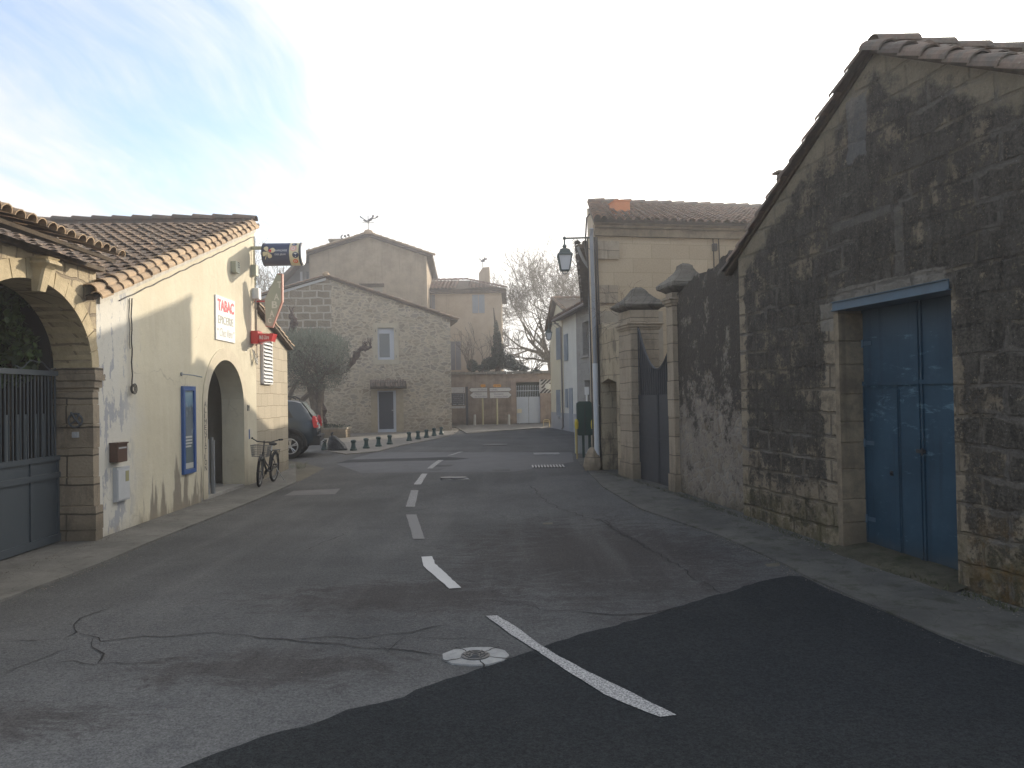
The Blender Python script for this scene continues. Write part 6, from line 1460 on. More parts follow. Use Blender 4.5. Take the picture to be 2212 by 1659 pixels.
# lower wing
lwg = Thing('low_wing', 'long faded house with blue grey shutters and a chimney, behind the garden wall', 'house', LOWF, (2.5, 0, 0))
e0 = LOWF.px(921, 628); e1 = LOWF.px(1082, 630); rz_ = LOWF.px(1000, 606, 3.0)[1]; ze = e0[1]
mb = MB(); mb.box(-.6, e1[0], 0, 8, -.3, ze-.05); mb.build('wall', low_m, lwg)
mb = MB(); cx0 = e1[0]+.35
mb.add([(-.6, -.35, ze), (cx0, -.35, ze), (cx0, 8, ze), (-.6, 8, ze), (-.6, 3.6, rz_+.1), (cx0-2.6, 3.6, rz_+.1)], [(0,1,5,4), (1,2,5), (2,3,4,5), (0,4,3), (0,3,2,1)]); mb.box(-.6, cx0-.1, -.25, -.01, ze-.22, ze-.02); mb.build('roof', wood_d, lwg)
mb = MB(); V_ = Vector((0, 3.95, rz_+.1-ze)); tile_roof(mb, (-.5, -.4, ze+.01), (1, 0, 0), V_, int((cx0-2.4)/.24), 11, .24, .37, .11, 5, 1, rr8)
for k in range(10):
    x_ = cx0-2.35+.24*k; fr_ = 1-(k+.5)/10
    tile_roof(mb, (x_, -.4, ze+.01), (1, 0, 0), V_, 1, max(1, int(11*fr_)), .24, .37, .11, 5, 1, rr8)
tile_line(mb, (cx0, -.4, ze+.03), (cx0-2.6, 3.6, rz_+.12), (0, 0, 1), .4, .12, rr8); tile_line(mb, (cx0-2.6, 3.6, rz_+.14), (-.6, 3.6, rz_+.14), (0, 0, 1), .4, .12, rr8)
mb.build('roof_tiles', tiles_r, lwg)
for (x0p, y0p, x1p, y1p, m_) in ((922.5, 637, 940, 668, shutter_g), (1020, 637, 1047, 676, shutter_b), (972, 738, 996, 799, shutter_g)):
    u, v = LOWF.px(x0p, y0p), LOWF.px(x1p, y1p)
    w2 = (v[0]-u[0])/2; shut_window(lwg, u[0], u[0]+w2-.02, v[1], u[1], m_); shut_window(lwg, u[0]+w2+.02, v[0], v[1], u[1], m_)
u = LOWF.px(1035, 612, 2.2); v = LOWF.px(1058, 576, 2.2)
mb = MB(); mb.prism([(u[0], u[1]-.8), (v[0], u[1]-.8), (v[0]-.03, v[1]), (u[0]+.25, v[1]-.05), (u[0]-.02, v[1]-.45)], 2.2, 3.4); mb.build('chimney', low_m, lwg)
# ================================================================ garden wall with its gate
gwl = Thing('garden_wall', 'long stained garden wall with rough coping, closing the end of the street', 'wall', GF, (2, 0, .15))
gx0, gz1 = GF.px(1115, 826); gx1 = GF.px(1166, 826)[0]; wt = GF.px(1080, 808)[1]
print('garden wall', wt, gx0, gx1, gz1)
mb = MB(); mb.prism([(-3, -.3), (-3, wt), (9, wt), (9, -.3), (gx1, -.3), (gx1, gz1), (gx0, gz1), (gx0, -.3)], 0, .5); mb.build('masonry', gard_m, gwl)
mb = MB(); rr10 = random.Random(6); x_ = -3
while x_ < 9:
    w_ = rr10.uniform(.35, .8); mb.cbox(x_, x_+w_-.02, -.12-rr10.uniform(0, .05), .6, wt+.002, wt+rr10.uniform(.10, .17), .03, rr10.random()); x_ += w_
mb.build('coping', cop_m, gwl)
mb = MB(); mb.box(gx0-.3, gx0-.01, -.04, -.001, 0, gz1+.25); mb.box(gx1+.01, gx1+.3, -.04, -.001, 0, gz1+.25); mb.box(gx0-.01, gx1+.01, -.041, -.001, gz1+.01, gz1+.25)
mb.build('gate_surround', material('reddish_render', m_plain((.24, .185, .15), (.33, .26, .205), 2, .6), .9), gwl)
gg = Thing('garden_gate', 'pale metal garden gate with upright bars and spear tops, in the far garden wall', 'gate', GF, ((gx0+gx1)/2, .2, .2))
zs1 = GF.px(1140, 844)[1]; zs0 = GF.px(1140, 857)[1]; xm_ = (gx0+gx1)/2+.02
for xa, xb in ((gx0, xm_-.01), (xm_+.01, gx1)):
    mb = MB(); mb.box(xa, xb, .20, .22, .22, zs0)
    for i in range(1, 5): mb.box(xa+(xb-xa)*i/5-.012, xa+(xb-xa)*i/5+.012, .185, .199, .22, zs0)
    mb.box(xa, xb, .18, .21, 1.02, 1.06); mb.build('leaf', gatew, gg)
mb = MB(); mb.box(gx0, gx1, .19, .22, zs1-.02, zs1+.02); mb.build('rail', gatew, gg)
for i in range(14):
    xx = gx0+.04+(gx1-gx0-.08)*i/13; mb = MB(); mb.tube([(xx, .2, zs0), (xx, .2, zs1+.22)], .013, 5); mb.lathe([(0, 0), (.03, .05), (0, .14)], (xx, .2, zs1+.2), 5); mb.build('bar', gatew, gg)
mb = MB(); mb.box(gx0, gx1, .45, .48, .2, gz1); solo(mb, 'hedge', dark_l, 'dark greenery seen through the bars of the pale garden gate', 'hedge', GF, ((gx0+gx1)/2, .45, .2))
u, v = GF.px(1117, 883.5, -.1), GF.px(1127, 892, -.1)
lb2 = Thing('mailbox', 'small cream letterbox on a stake in front of the garden gate', 'mailbox', GF, (u[0]+.12, -.1, .2))
mb = MB(); mb.cbox(u[0], v[0], -.25, -.05, v[1], u[1], .02); mb.build('body', paint('cream_box', (.55, .50, .36), .5), lb2)
mb = MB(); mb.tube([((u[0]+v[0])/2, -.15, .19), ((u[0]+v[0])/2, -.15, v[1])], .02, 6); mb.build('stake', gatew, lb2)
# ---------------------------------------------------------------- direction signs
Ys = 44.0; sf = Frame(0, Ys, 1, 0); S = lambda px, py: (lambda p: (p.x, p.z))(at_y(px, py, Ys))
def arrow_sign(label, post_px, boards, plate, plate_txt, pcol):
    x_, _ = S(post_px, 900); t = Thing('direction_sign', label, 'road sign', sf, (x_, 0, .2), 'white arrow road signs against the garden wall')
    mb = MB(); mb.tube([(x_, .05, .19), (x_, .05, S(post_px, 832)[1])], .05, 8); mb.build('post', paint('yellowish_post', (.44, .40, .24), .6), t)
    for (xa, ya, xb, yb, dirn, txts) in boards:
        a = S(xa, ya); b = S(xb, yb); x0, x1, z1, z0 = a[0], b[0], a[1], b[1]; zm = (z0+z1)/2; tip = (z1-z0)*.55
        pts = [(x0+tip, z0), (x1, z0), (x1, z1), (x0+tip, z1), (x0, zm)] if dirn < 0 else [(x0, z0), (x1-tip, z0), (x1, zm), (x1-tip, z1), (x0, z1)]
        mb = MB(); mb.prism(pts, -.03, -.0); o = mb.build('board', paint('sign_white', (.50, .50, .49), .4), t); bo = sub(o, t)
        e = [(zm, 0)]
        mb = MB(); mb.tube([(p[0], -.032, p[1]) for p in pts + pts[:1]], .010, 4); mb.build('rim', paint('sign_rim', (.08, .08, .10), .5), bo)
        lm_ = paint('sign_letters', (.16, .14, .22), .6)
        for (s_, fx, fz, fw_, fh) in txts: mb = MB(); text(mb, s_, x0+(x1-x0)*fx, z0+(z1-z0)*fz, (x1-x0)*fw_, (z1-z0)*fh, -.031); mb.build('lettering', lm_, bo)
    a = S(plate[0], plate[1]); b = S(plate[2], plate[3]); mb = MB(); mb.cbox(a[0], b[0], -.025, 0, b[1], a[1], .03); o = mb.build('route_plate', orangep, t)
    mb = MB(); text(mb, plate_txt, a[0]+.06, b[1]+.035, b[0]-a[0]-.12, (a[1]-b[1])-.07, -.026); mb.build('route_number', paint('plate_letters', (.22, .13, .03), .6), sub(o, t))
arrow_sign('road sign pointing left to AUBAIS, two boards on one post', 1043, [(1013, 838, 1052.5, 845.6, -1, [('AUBAIS', .5, .28, .46, .44)]), (1015, 847.3, 1052.7, 859.8, -1, [('Maison', .28, .56, .40, .28), ('de Carrière', .28, .14, .68, .28)])], (1038, 830.5, 1048.8, 836), 'D 12', orangep)
arrow_sign('road sign pointing right to LUNEL, two boards on one post', 1074, [(1057.5, 837.6, 1105, 845, 1, [('LUNEL', .03, .28, .34, .44)]), (1058, 847.2, 1105.5, 859.6, 1, [('Domaine', .2, .54, .42, .30), ('CAMBACÉRÈS', .2, .14, .62, .28)])], (1065.5, 830.5, 1082, 836), 'D 979', orangep)
# information panel
a = S(974.9, 836.8); b = S(1005, 881.8); x0, x1, z1, z0 = a[0], b[0], a[1], b[1]
ip = Thing('information_board', 'tall information panel with white and dark blue strips on a dark post', 'sign', sf, (x1+.1, 0, .2))
mb = MB(); c_ = S(1008.3, 860)[0]; mb.box(c_-.065, c_+.065, -.02, .12, .19, z1+.02); mb.build('post', paint('anthracite', (.045, .045, .055), .5), ip)
rows = [(.0, .085, 0), (.087, .17, 0), (.172, .27, 0), (.29, .375, 1), (.377, .465, 1), (.467, .56, 1), (.562, .655, 1), (.657, .75, 1), (.752, .865, 1), (.89, 1.0, 0)]
words_ = ['Mairie - École', 'Poste', 'Salle des fêtes', 'Boulangerie', 'Restaurant - Bar', 'Pharmacie', 'Bibliothèque', 'Maison de retraite', 'Stade - Tennis', 'Piste cyclable']
H_ = z1-z0
for (f0_, f1_, dk), wd in zip(rows, words_):
    mb = MB(); mb.box(x0, x1, -.03, 0, z1-H_*f1_+.006, z1-H_*f0_-.006); o = mb.build('strip', navy2 if dk else paint('panel_white', (.48, .48, .48), .4), ip)
    mb = MB(); text(mb, wd, x0+.07, z1-H_*f1_+.035, min(.55, .05*len(wd)), H_*(f1_-f0_)-.075, -.031); mb.build('lettering', whitel if dk else blackl, sub(o, ip)); mb = MB(); mb.box(x1-.10, x1-.05, -.033, -.031, z1-H_*f1_+.04, z1-H_*f0_-.04); mb.build('pictogram', whitel if dk else blackl, sub(o, ip))
# short white stone bollards
for px_, pt, pb, lb_ in ((1025.7, 898.7, 923, 'short pale stone post at the left, below the AUBAIS sign'), (1099.5, 897, 920, 'short pale stone post at the right, below the LUNEL sign')):
    q = at_y(px_, pb, 43.4); tq = at_y(px_, pt, 43.4)
    mb = MB(); mb.lathe([(.075, 0), (.075, .02), (.068, .5*(tq.z-q.z)), (.065, tq.z-q.z-.06), (.05, tq.z-q.z-.01), (.03, tq.z-q.z)], (q.x, 43.4, .18), 12)
    solo(mb, 'stone_post', paint('pale_stone', (.40, .39, .36), .8), lb_, 'post', W, (q.x, 43.4, .18), 'pale stone posts by the garden wall')
# chevron mirror sign, barrier, post
Y_ = 41.0; a = at_y(1170, 820, Y_); b = at_y(1185, 849, Y_)
cs = Thing('traffic_mirror', 'traffic mirror in a square frame with black and white slanting stripes, at the far corner', 'mirror', Frame(0, Y_, 1, 0), ((a.x+b.x)/2, 0, .2))
mb = MB(); cxm, czm = (a.x+b.x)/2+.05, (a.z+b.z)/2; hs = (a.z-b.z)/2
mb.box(cxm-hs, cxm+hs, -.03, 0, czm-hs, czm+hs); o = mb.build('striped_frame', paint('frame_white', (.42, .42, .42), .5), cs)
mb = MB()
for k in range(-5, 6):
    off = k*hs*.55; 
    def clip(z): x = off + z*1.0; return max(-hs, min(hs, x))
    P_ = []
    for z_ in (-hs, hs):
        pass
    x0_ = off-hs; 
    pts = []
    for s_ in range(9):
        z_ = -hs+2*hs*s_/8; x_ = off+z_
        if -hs <= x_ <= hs-.12: pts.append((x_, z_))
    if len(pts) > 1: mb.add([(cxm+p[0], -.032, czm+p[1]) for p in (pts[0], pts[-1])] + [(cxm+p[0]+.12, -.032, czm+p[1]) for p in (pts[-1], pts[0])], [(0, 3, 2, 1)])
mb.build('stripes', black_m, cs)
mb = MB(); mb.disc((cxm+hs*.25, -.06, czm), hs*.45, t=.025); mb.build('mirror_glass', material('mirror_glass', lambda N: (.5, .52, .52), .1, .8), cs)
mb = MB(); mb.tube([(cxm+hs+.12, .05, .15), (cxm+hs+.12, .05, czm+.1)], .045, 8); mb.build('post', paint('dark_post', (.06, .055, .05), .7), cs)
Y_ = 40.2; a = at_y(1174, 907, Y_); b = at_y(1187, 928, Y_)
mb = MB(); mb.tube([(a.x, Y_, .15), (a.x, Y_, a.z-.05), (a.x+.05, Y_, a.z), (b.x-.05, Y_, a.z), (b.x, Y_, a.z-.05), (b.x, Y_, .15)], .022, 6); mb.tube([(a.x, Y_, .45), (b.x, Y_, .45)], .015, 6)
solo(mb, 'hoop_barrier', paint('gold_barrier', (.50, .40, .22), .4, .5), 'small yellowish metal hoop barrier at the far right corner', 'barrier', W, ((a.x+b.x)/2, Y_, .15))
# ================================================================ bollards, bag, planter
def bollard(x, y, label, s=1.0):
    z = g(x, y)+.028; t = Thing('bollard', label, 'bollard', W, (x, y, z), 'short dark green bollards along the pavement edge')
    r = .062*s; H = .33*s; mb = MB()
    mb.lathe([(r*1.75, 0), (r*1.75, .05*s), (r*1.45, .07*s), (r*1.15, .12*s), (r*.98, .19*s), (r*1.0, .24*s)], (x, y, z), 8); mb.build('shaft', green_b, t)
    mb = MB(); mb.lathe([(r*1.0, .24*s), (r*1.35, .265*s), (r*1.4, .29*s), (r*1.25, .31*s), (r*.7, H), (0, H+.004)], (x, y, z), 12); mb.build('cap', green_b, t); return t
bpos = rz([(772, 752), (897, 731), (1018, 712), (1128, 690), (1320, 655), (1407, 640), (1490, 624), (1565, 605), (1636, 592)], 1100, 1500, 2.458)
names_ = ['first to the right of the rubbish bag', 'second to the right of the rubbish bag', 'third to the right of the rubbish bag', 'last of the near four, before the wide gap', 'first after the wide gap, right of the white door',
          'second after the wide gap', 'middle one of the five after the wide gap', 'next to last, near the rubble house corner', 'farthest one, at the rubble house corner']
src_b = None
for (px_, py_), nm in zip(bpos, names_):
    p = on_ground(px_, py_); lb_ = 'short dark green bollard, ' + nm
    if src_b is None: src_b = bollard(p.x, p.y, lb_)
    else:
        e = src_b.e.copy(); C.objects.link(e); e.location = (p.x, p.y, g(p.x, p.y)+.028); e['label'] = lb_
        for ch_ in src_b.e.children: c_ = ch_.copy(); C.objects.link(c_); c_.parent = e
p = on_ground(701, 974); e = src_b.e.copy(); C.objects.link(e); e.location = (p.x, p.y, g(p.x, p.y)+.028); e['label'] = 'short dark green bollard half hidden behind the black rubbish bag'
for ch_ in src_b.e.children: c_ = ch_.copy(); C.objects.link(c_); c_.parent = e
# rubbish bag
p = on_ground(727, 975); rg = random.Random(3)
bm = bmesh.new(); NK, NA = 22, 40; rows = []
for i_ in range(NK+1):
    k = i_/NK; r_ = .235*(1-k)**.62*(1+.10*math.sin(min(1, k*5)*math.pi/2)) + .022*k
    if k < .06: r_ *= .90+.10*k/.06
    row = []
    for j_ in range(NA):
        a_ = 2*math.pi*j_/NA
        f_ = 1 + .16*mnoise.noise(Vector((math.cos(a_)*1.6, math.sin(a_)*1.6, k*2.2+3))) + .07*k*math.sin(a_*9+3*k) + .05*mnoise.noise(Vector((math.cos(a_)*5, math.sin(a_)*5, k*6)))
        row.append(bm.verts.new((r_*f_*math.cos(a_)*1.28 - .17*k**.8 + .03, r_*f_*math.sin(a_), .46*k + .012*mnoise.noise(Vector((a_*3, k*5, 1)))*(k > .02))))
    rows.append(row)
for i_ in range(NK):
    for j_ in range(NA): bm.faces.new((rows[i_][j_], rows[i_][(j_+1) % NA], rows[i_+1][(j_+1) % NA], rows[i_+1][j_]))
bm.faces.new(rows[0][::-1]); bm.faces.new(rows[-1])
bme = bpy.data.meshes.new('body'); bm.to_mesh(bme); bm.free(); bme.materials.append(bagm)
bg = Thing('rubbish_bag', 'knotted black plastic rubbish bag slumped among the green bollards', 'rubbish bag', W, (p.x, p.y+.1, g(p.x, p.y)+.03))
o = bpy.data.objects.new('body', bme); C.objects.link(o); o.parent = bg.e
for f in bme.polygons: f.use_smooth = True
mb = MB(); bz = g(p.x, p.y)+.03+.0
mb.tube([(p.x-.16, p.y+.1, bz+.42), (p.x-.165, p.y+.1, bz+.47), (p.x-.15, p.y+.1, bz+.52), (p.x-.11, p.y+.1, bz+.56)], [.05, .022, .04, .012], 7); mb.tube([(p.x-.165, p.y+.1, bz+.47), (p.x-.20, p.y+.1, bz+.52)], [.025, .008], 6); mb.build('knot', bagm, bg, True)
# planter
a = on_ground(694, 948); b = on_ground(747, 947); Yp = b.y; xa = at_y(692, 930, Yp).x; xb = at_y(747, 930, Yp).x; ztp = at_y(740, 924, Yp).z
pl = Thing('stone_planter', 'low stone planter with green plants, behind the dark car', 'planter', W, ((xa+xb)/2, Yp, .17))
mb = MB(); mb.box(xa-1.4, xb, Yp, Yp+.9, .1, ztp-.06); mb.build('wall', material('planter_stone', ashlar(.3, .12, (.27, .21, .14), (.36, .29, .2), (.2, .16, .11), .3, .01, .6), .9), pl)
mb = MB(); mb.box(xa-1.4, xb+.05, Yp-.05, Yp+.14, ztp-.059, ztp); mb.box(xb-.15, xb+.05, Yp+.141, Yp+.95, ztp-.059, ztp+.02); mb.build('coping', oldrender, pl)
mb = MB(); rl = random.Random(4); leafcloud(mb, (xa+.2, Yp+.4, ztp+.04), (1.0, .3, .12), 700, .04, rl, .5, .1); mb.build('plants', dark_l, pl)
# ================================================================ olive tree and pollard
Yo = 31.5
def crownpt(px, py, Y=Yo): return at_y(px, py, Y)
ot = Thing('olive_tree', 'clipped olive tree with a rounded grey green crown and twisted trunks, behind the car', 'tree', W, (crownpt(681, 900).x, Yo, .15))
mb = MB(); T = crownpt
mb.tube([T(683, 925), T(682, 905), T(680, 880), T(676, 860), T(668, 835)], [.22, .19, .17, .16, .10], 9); mb.tube([T(690, 925), T(690, 900), T(689, 875), T(694, 850), T(700, 830)], [.16, .14, .12, .11, .07], 8)
mb.tube([T(634, 900), T(642, 880), T(655, 862), T(668, 850), T(676, 838)], [.13, .12, .11, .10, .07], 8); mb.tube([T(618, 900), T(622, 870), T(630, 845), T(645, 820)], [.11, .10, .09, .05], 7)
ro = random.Random(17)
for k in range(16): twigs(mb, T(ro.uniform(650, 705), ro.uniform(810, 850)), (ro.uniform(-1, 1), ro.uniform(-.8, .8), ro.uniform(.3, 1)), .05, .9, 2, ro, .6, 3)
mb.v = [(x + .02*mnoise.noise(Vector((x*3, z*3, y*3))), y, z) for x, y, z in mb.v]; mb.build('trunk', bark, ot)
mb = MB(); cc = T(680, 790); m1 = Yo/1700
lobes = [(680, 775, 62, 52), (645, 770, 42, 42), (715, 772, 40, 44), (690, 740, 45, 22), (650, 738, 36, 20), (728, 800, 26, 34), (640, 805, 30, 30), (700, 822, 38, 26), (668, 830, 40, 18), (610, 770, 30, 48), (600, 740, 22, 24), (742, 770, 12, 30)]
for px_, py_, rx_, ry_ in lobes:
    c_ = T(px_, py_); c_.y += ro.uniform(-.35, .35)
    leafcloud(mb, c_, (rx_*m1, max(.55, rx_*m1*.9), ry_*m1), int(28*rx_*ry_/17), .042, ro, .34, .35, .55)
for _ in range(2600):                                           # upright sprigs round the edge
    px_ = ro.uniform(600, 752); top_ = 716+((px_-675)/85)**2*26; p_ = T(px_, top_+ro.uniform(-7, 10)+abs(ro.gauss(0, 30))); p_.y += ro.uniform(-1.3, .8); h_ = ro.uniform(.08, .2)
    mb.add([(p_.x-.014, p_.y, p_.z), (p_.x+.014, p_.y, p_.z), (p_.x+ro.uniform(-.05, .05), p_.y, p_.z+h_)], [(0, 1, 2)], ro.uniform(.5, 1))
mb.build('crown', olive_l, ot)
Yq = 33.0; Q = lambda px, py: at_y(px, py, Yq)
po = Thing('pollarded_tree', 'leafless pollarded tree whose knobbly arms stick out round the olive crown', 'tree', W, (Q(690, 900).x, Yq, .15))
def knobby(P, rs, seed):
    r_ = random.Random(seed); pts = []; rr = []
    for i in range(len(P)-1):
        for k in range(5):
            t_ = k/5; a_ = Vector(P[i]).lerp(Vector(P[i+1]), t_); pts.append(a_ + Vector((r_.uniform(-.045, .045), r_.uniform(-.03, .03), r_.uniform(-.045, .045)))); rr.append((rs[i]*(1-t_)+rs[i+1]*t_)*r_.uniform(.72, 1.45))
    pts.append(Vector(P[-1])); rr.append(rs[-1]); return pts, rr
mb = MB(); mb.tube(*knobby([Q(692, 925), Q(692, 860), Q(690, 800)], [.24, .2, .2], 1), 10); mb.build('trunk', bark_v, po)
for P_, rs_, sd in (([Q(690, 800), Q(655, 770), Q(620, 745), Q(628, 715), Q(637, 697), Q(631, 682), Q(630, 675)], [.16, .14, .13, .12, .13, .10, .05], 2), ([Q(690, 800), Q(735, 806), Q(754, 788), Q(770, 768), Q(782, 752), Q(789, 748)], [.16, .14, .12, .13, .10, .07], 3), ([Q(782, 755), Q(793, 753), Q(801, 749)], [.08, .08, .04], 4)):
    mb = MB(); p_, r_ = knobby(P_, rs_, sd); mb.tube(p_, r_, 9); rg_ = random.Random(sd)
    for _ in range(7): twigs(mb, p_[-1-rg_.randint(0, 2)], (rg_.uniform(-.7, .7), rg_.uniform(-.5, .5), 1), .022, .22, 1, rg_, .5, 2)
    mb.build('limb', bark_v, po)
# ================================================================ bare trees
def big_tree(name, label, base, H, spread, seed, mat_, lean=(0, 0), depth=6, first=.34, r0=.34, n=3, minr=.012, limbs=None, group='bare winter trees'):
    r_ = random.Random(seed); t = Thing(name, label, 'tree', W, base, group); mb = MB()
    b = Vector(base); top = b + Vector((lean[0], lean[1], H*first))
    mb.tube([b-Vector((0, 0, .3)), b.lerp(top, .5)+Vector((r_.uniform(-.1, .1), 0, 0)), top], [r0, r0*.8, r0*.68], 10); mb.build('trunk', mat_, t)
    mb = MB()
    for (dx, dy, dz, L, rr) in limbs or [(math.cos(k*1.1)*spread, math.sin(k*1.1)*spread, 1, H*.24, r0*.5) for k in range(6)]:
        twigs(mb, top, (dx, dy, dz), rr, L, depth, r_, .55, n, 3, .035, 4, minr)
    mb.build('crown', mat_, t); return t
b_ = at_y(1192, 760, 55)
big_tree('plane_tree', 'big leafless plane tree behind the cream house at the end of the street', (b_.x+.3, 55, 0), 10.5, .8, 5, bark_p, (-.4, 0), 6, .40, .36, 3, .009,
         [(-1.0, .2, .40, 2.3, .15), (-.75, -.2, .7, 2.2, .16), (-.35, .2, .9, 2.1, .16), (.1, -.1, 1, 2.1, .16), (.45, .3, .9, 2.1, .15), (.9, 0, .7, 2.2, .14), (-1, -.3, .1, 2.0, .10), (-.2, -.4, .8, 2.1, .13), (.3, .3, .7, 2.1, .13)])
big_tree('plane_tree', 'smaller leafless tree low behind the right end of the garden wall', (at_y(1135, 800, 52).x, 52, 0), 5.8, .7, 8, bark_p, (0, 0), 4, .42, .16, 3, .010)
big_tree('plane_tree', 'leafless tree rising behind the lottery sign on the left', (at_y(590, 600, 58).x, 58, 0), 11.5, .7, 12, bark_p, (.2, 0), 5, .42, .34, 3, .012)
big_tree('plane_tree', 'second leafless tree behind the left roofs, farther right', (at_y(618, 600, 64).x, 64, 0), 10.5, .7, 19, bark_p, (0, 0), 5, .42, .30, 3, .012)
big_tree('plane_tree', 'leafless tree at the right, seen above the terrace roof', (at_y(1245, 700, 50).x, 50, 0), 10.4, .6, 23, bark_p, (.2, 0), 5, .42, .28, 3, .011)
big_tree('fig_tree', 'thin bare shrub-like tree in front of the faded low wing', (at_y(1030, 800, 47).x, 47, 0), 5.6, .6, 41, bark, (0, 0), 3, .45, .08, 3, .009, group='bare winter trees')
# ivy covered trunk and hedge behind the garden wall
iv = Thing('ivy_tree', 'dark ivy covered tree stump spreading above the garden wall', 'tree', W, (at_y(1075, 800, 47.5).x, 47.5, 0))
mb = MB(); T2 = lambda px, py: at_y(px, py, 47.5)
mb.tube([T2(1076, 860), T2(1075, 760), T2(1070, 700), T2(1066, 665)], [.2, .15, .08, .03], 6); mb.build('trunk', bark, iv)
mb = MB(); ri = random.Random(29)
for px_, py_, rx_, ry_ in ((1074, 735, 9, 25), (1076, 760, 16, 22), (1085, 780, 30, 18), (1060, 785, 20, 14), (1110, 790, 22, 12), (1072, 710, 5, 18), (1020, 790, 13, 14), (1132, 797, 12, 7), (1045, 795, 16, 9), (1160, 803, 12, 5)):
    leafcloud(mb, T2(px_, py_), (rx_*.028, .5, ry_*.028), int(rx_*ry_*5+200), .055, ri, .45, .3)
mb.build('crown', dark_l, iv)
# ================================================================ car
cp = on_ground(640, 989)                                       # near rear wheel
hd = Vector((-.98, -.17, 0)).normalized(); Yc_ = 22.1
wp = at_y(628, 968, Yc_)
CFo = Vector((wp.x, Yc_, 0)); lft = Vector((-hd.y, hd.x, 0))   # car's left side faces the camera? left of heading
# frame: x = forward (heading), y = to the car's left, z up ; the side we see is the left one
side = lft if lft.y < 0 else -lft
ys_ = 1 if side == lft else -1
CMx = Matrix(((hd.x, lft.x, 0, 0), (hd.y, lft.y, 0, 0), (0, 0, 1, 0), (0, 0, 0, 1)))
hwid = .90; rear_over = .70
org = CFo - side*(hwid-.10) - hd*rear_over; org.z = g(CFo.x, CFo.y)+.004
class CarFrame: M = Matrix.Translation(org) @ CMx
car = Thing('parked_car', 'dark blue grey SUV parked behind the stone annexe, seen from its rear corner', 'car', CarFrame, (0, 0, 0))
st = [(-.02, .52, .80, .78, .80, .74), (.02, .40, 1.02, .84, 1.0, .78), (.10, .36, 1.10, .87, 1.05, .80), (.24, .34, 1.36, .89, 1.08, .74), (.42, .33, 1.58, .90, 1.08, .70), (.60, .32, 1.63, .90, 1.08, .69), (1.1, .30, 1.66, .90, 1.06, .69), (2.0, .30, 1.66, .90, 1.03, .69),
      (2.6, .30, 1.60, .90, 1.02, .68), (2.9, .30, 1.38, .90, 1.02, .72), (3.25, .32, 1.08, .89, 1.0, .80), (3.9, .34, 1.0, .87, .96, .78), (4.2, .38, .90, .82, .86, .72), (4.30, .48, .72, .74, .68, .66)]
def csec(x, zb, zt, wb, zbelt, wt):
    zbelt = min(zbelt, zt-.02)
    R_ = [(0, zt), (wt*.6, zt-.004), (wt*.93, zt-.025), (wt, zt-.05 if zt-zbelt > .15 else zt-.01), (wb-.035, zbelt+.0), (wb, zbelt-.08 if zbelt-.08 > zb else zbelt-.01), (wb+.005, (zb+zbelt)/2), (wb-.01, zb+.08), (wb-.05, zb), (0, zb)]
    return [(x, y, z) for y, z in R_] + [(x, -y, z) for y, z in R_[1:-1][::-1]]
mb = MB(); vs = []; fs = []; n = 18
for s_ in st: vs += csec(*s_)
for i in range(len(st)-1):
    for k in range(n): fs.append((i*n+k, i*n+(k+1) % n, (i+1)*n+(k+1) % n, (i+1)*n+k))
fs += [tuple(range(n)), tuple(range((len(st)-1)*n, len(st)*n))[::-1]]
mb.add(vs, fs); mb.build('body', carpaint, car, True)
def side_y(x, z):
    import bisect
    for a_, b_ in zip(st, st[1:]):
        if a_[0] <= x <= b_[0]:
            k = (x-a_[0])/(b_[0]-a_[0]); s_ = [p_*(1-k)+q_*k for p_, q_ in zip(a_, b_)]; break
    sec = csec(*s_)[3:9]
    for (x1, y1, z1), (x2, y2, z2) in zip(sec, sec[1:]):
        if min(z1, z2) <= z <= max(z1, z2) and abs(z1-z2) > 1e-6: return y1+(y2-y1)*(z-z1)/(z2-z1)
    return sec[1][1]
def on_side(poly, mat_, name, off=.006, both=True):
    for sg in ((ys_, -ys_) if both else (ys_,)):
        mb = MB(); mb.add([(x, sg*(side_y(x, z)+off), z) for x, z in poly], [tuple(range(len(poly))) if sg > 0 else tuple(range(len(poly)))[::-1]]); mb.build(name, mat_, car)
on_side([(.62, 1.14), (1.12, 1.11), (1.10, 1.50), (.80, 1.50)], carglass, 'side_window')
on_side([(1.20, 1.11), (2.02, 1.09), (1.98, 1.50), (1.18, 1.50)], carglass, 'side_window')
on_side([(2.10, 1.09), (2.85, 1.08), (2.62, 1.46), (2.06, 1.50)], carglass, 'side_window')
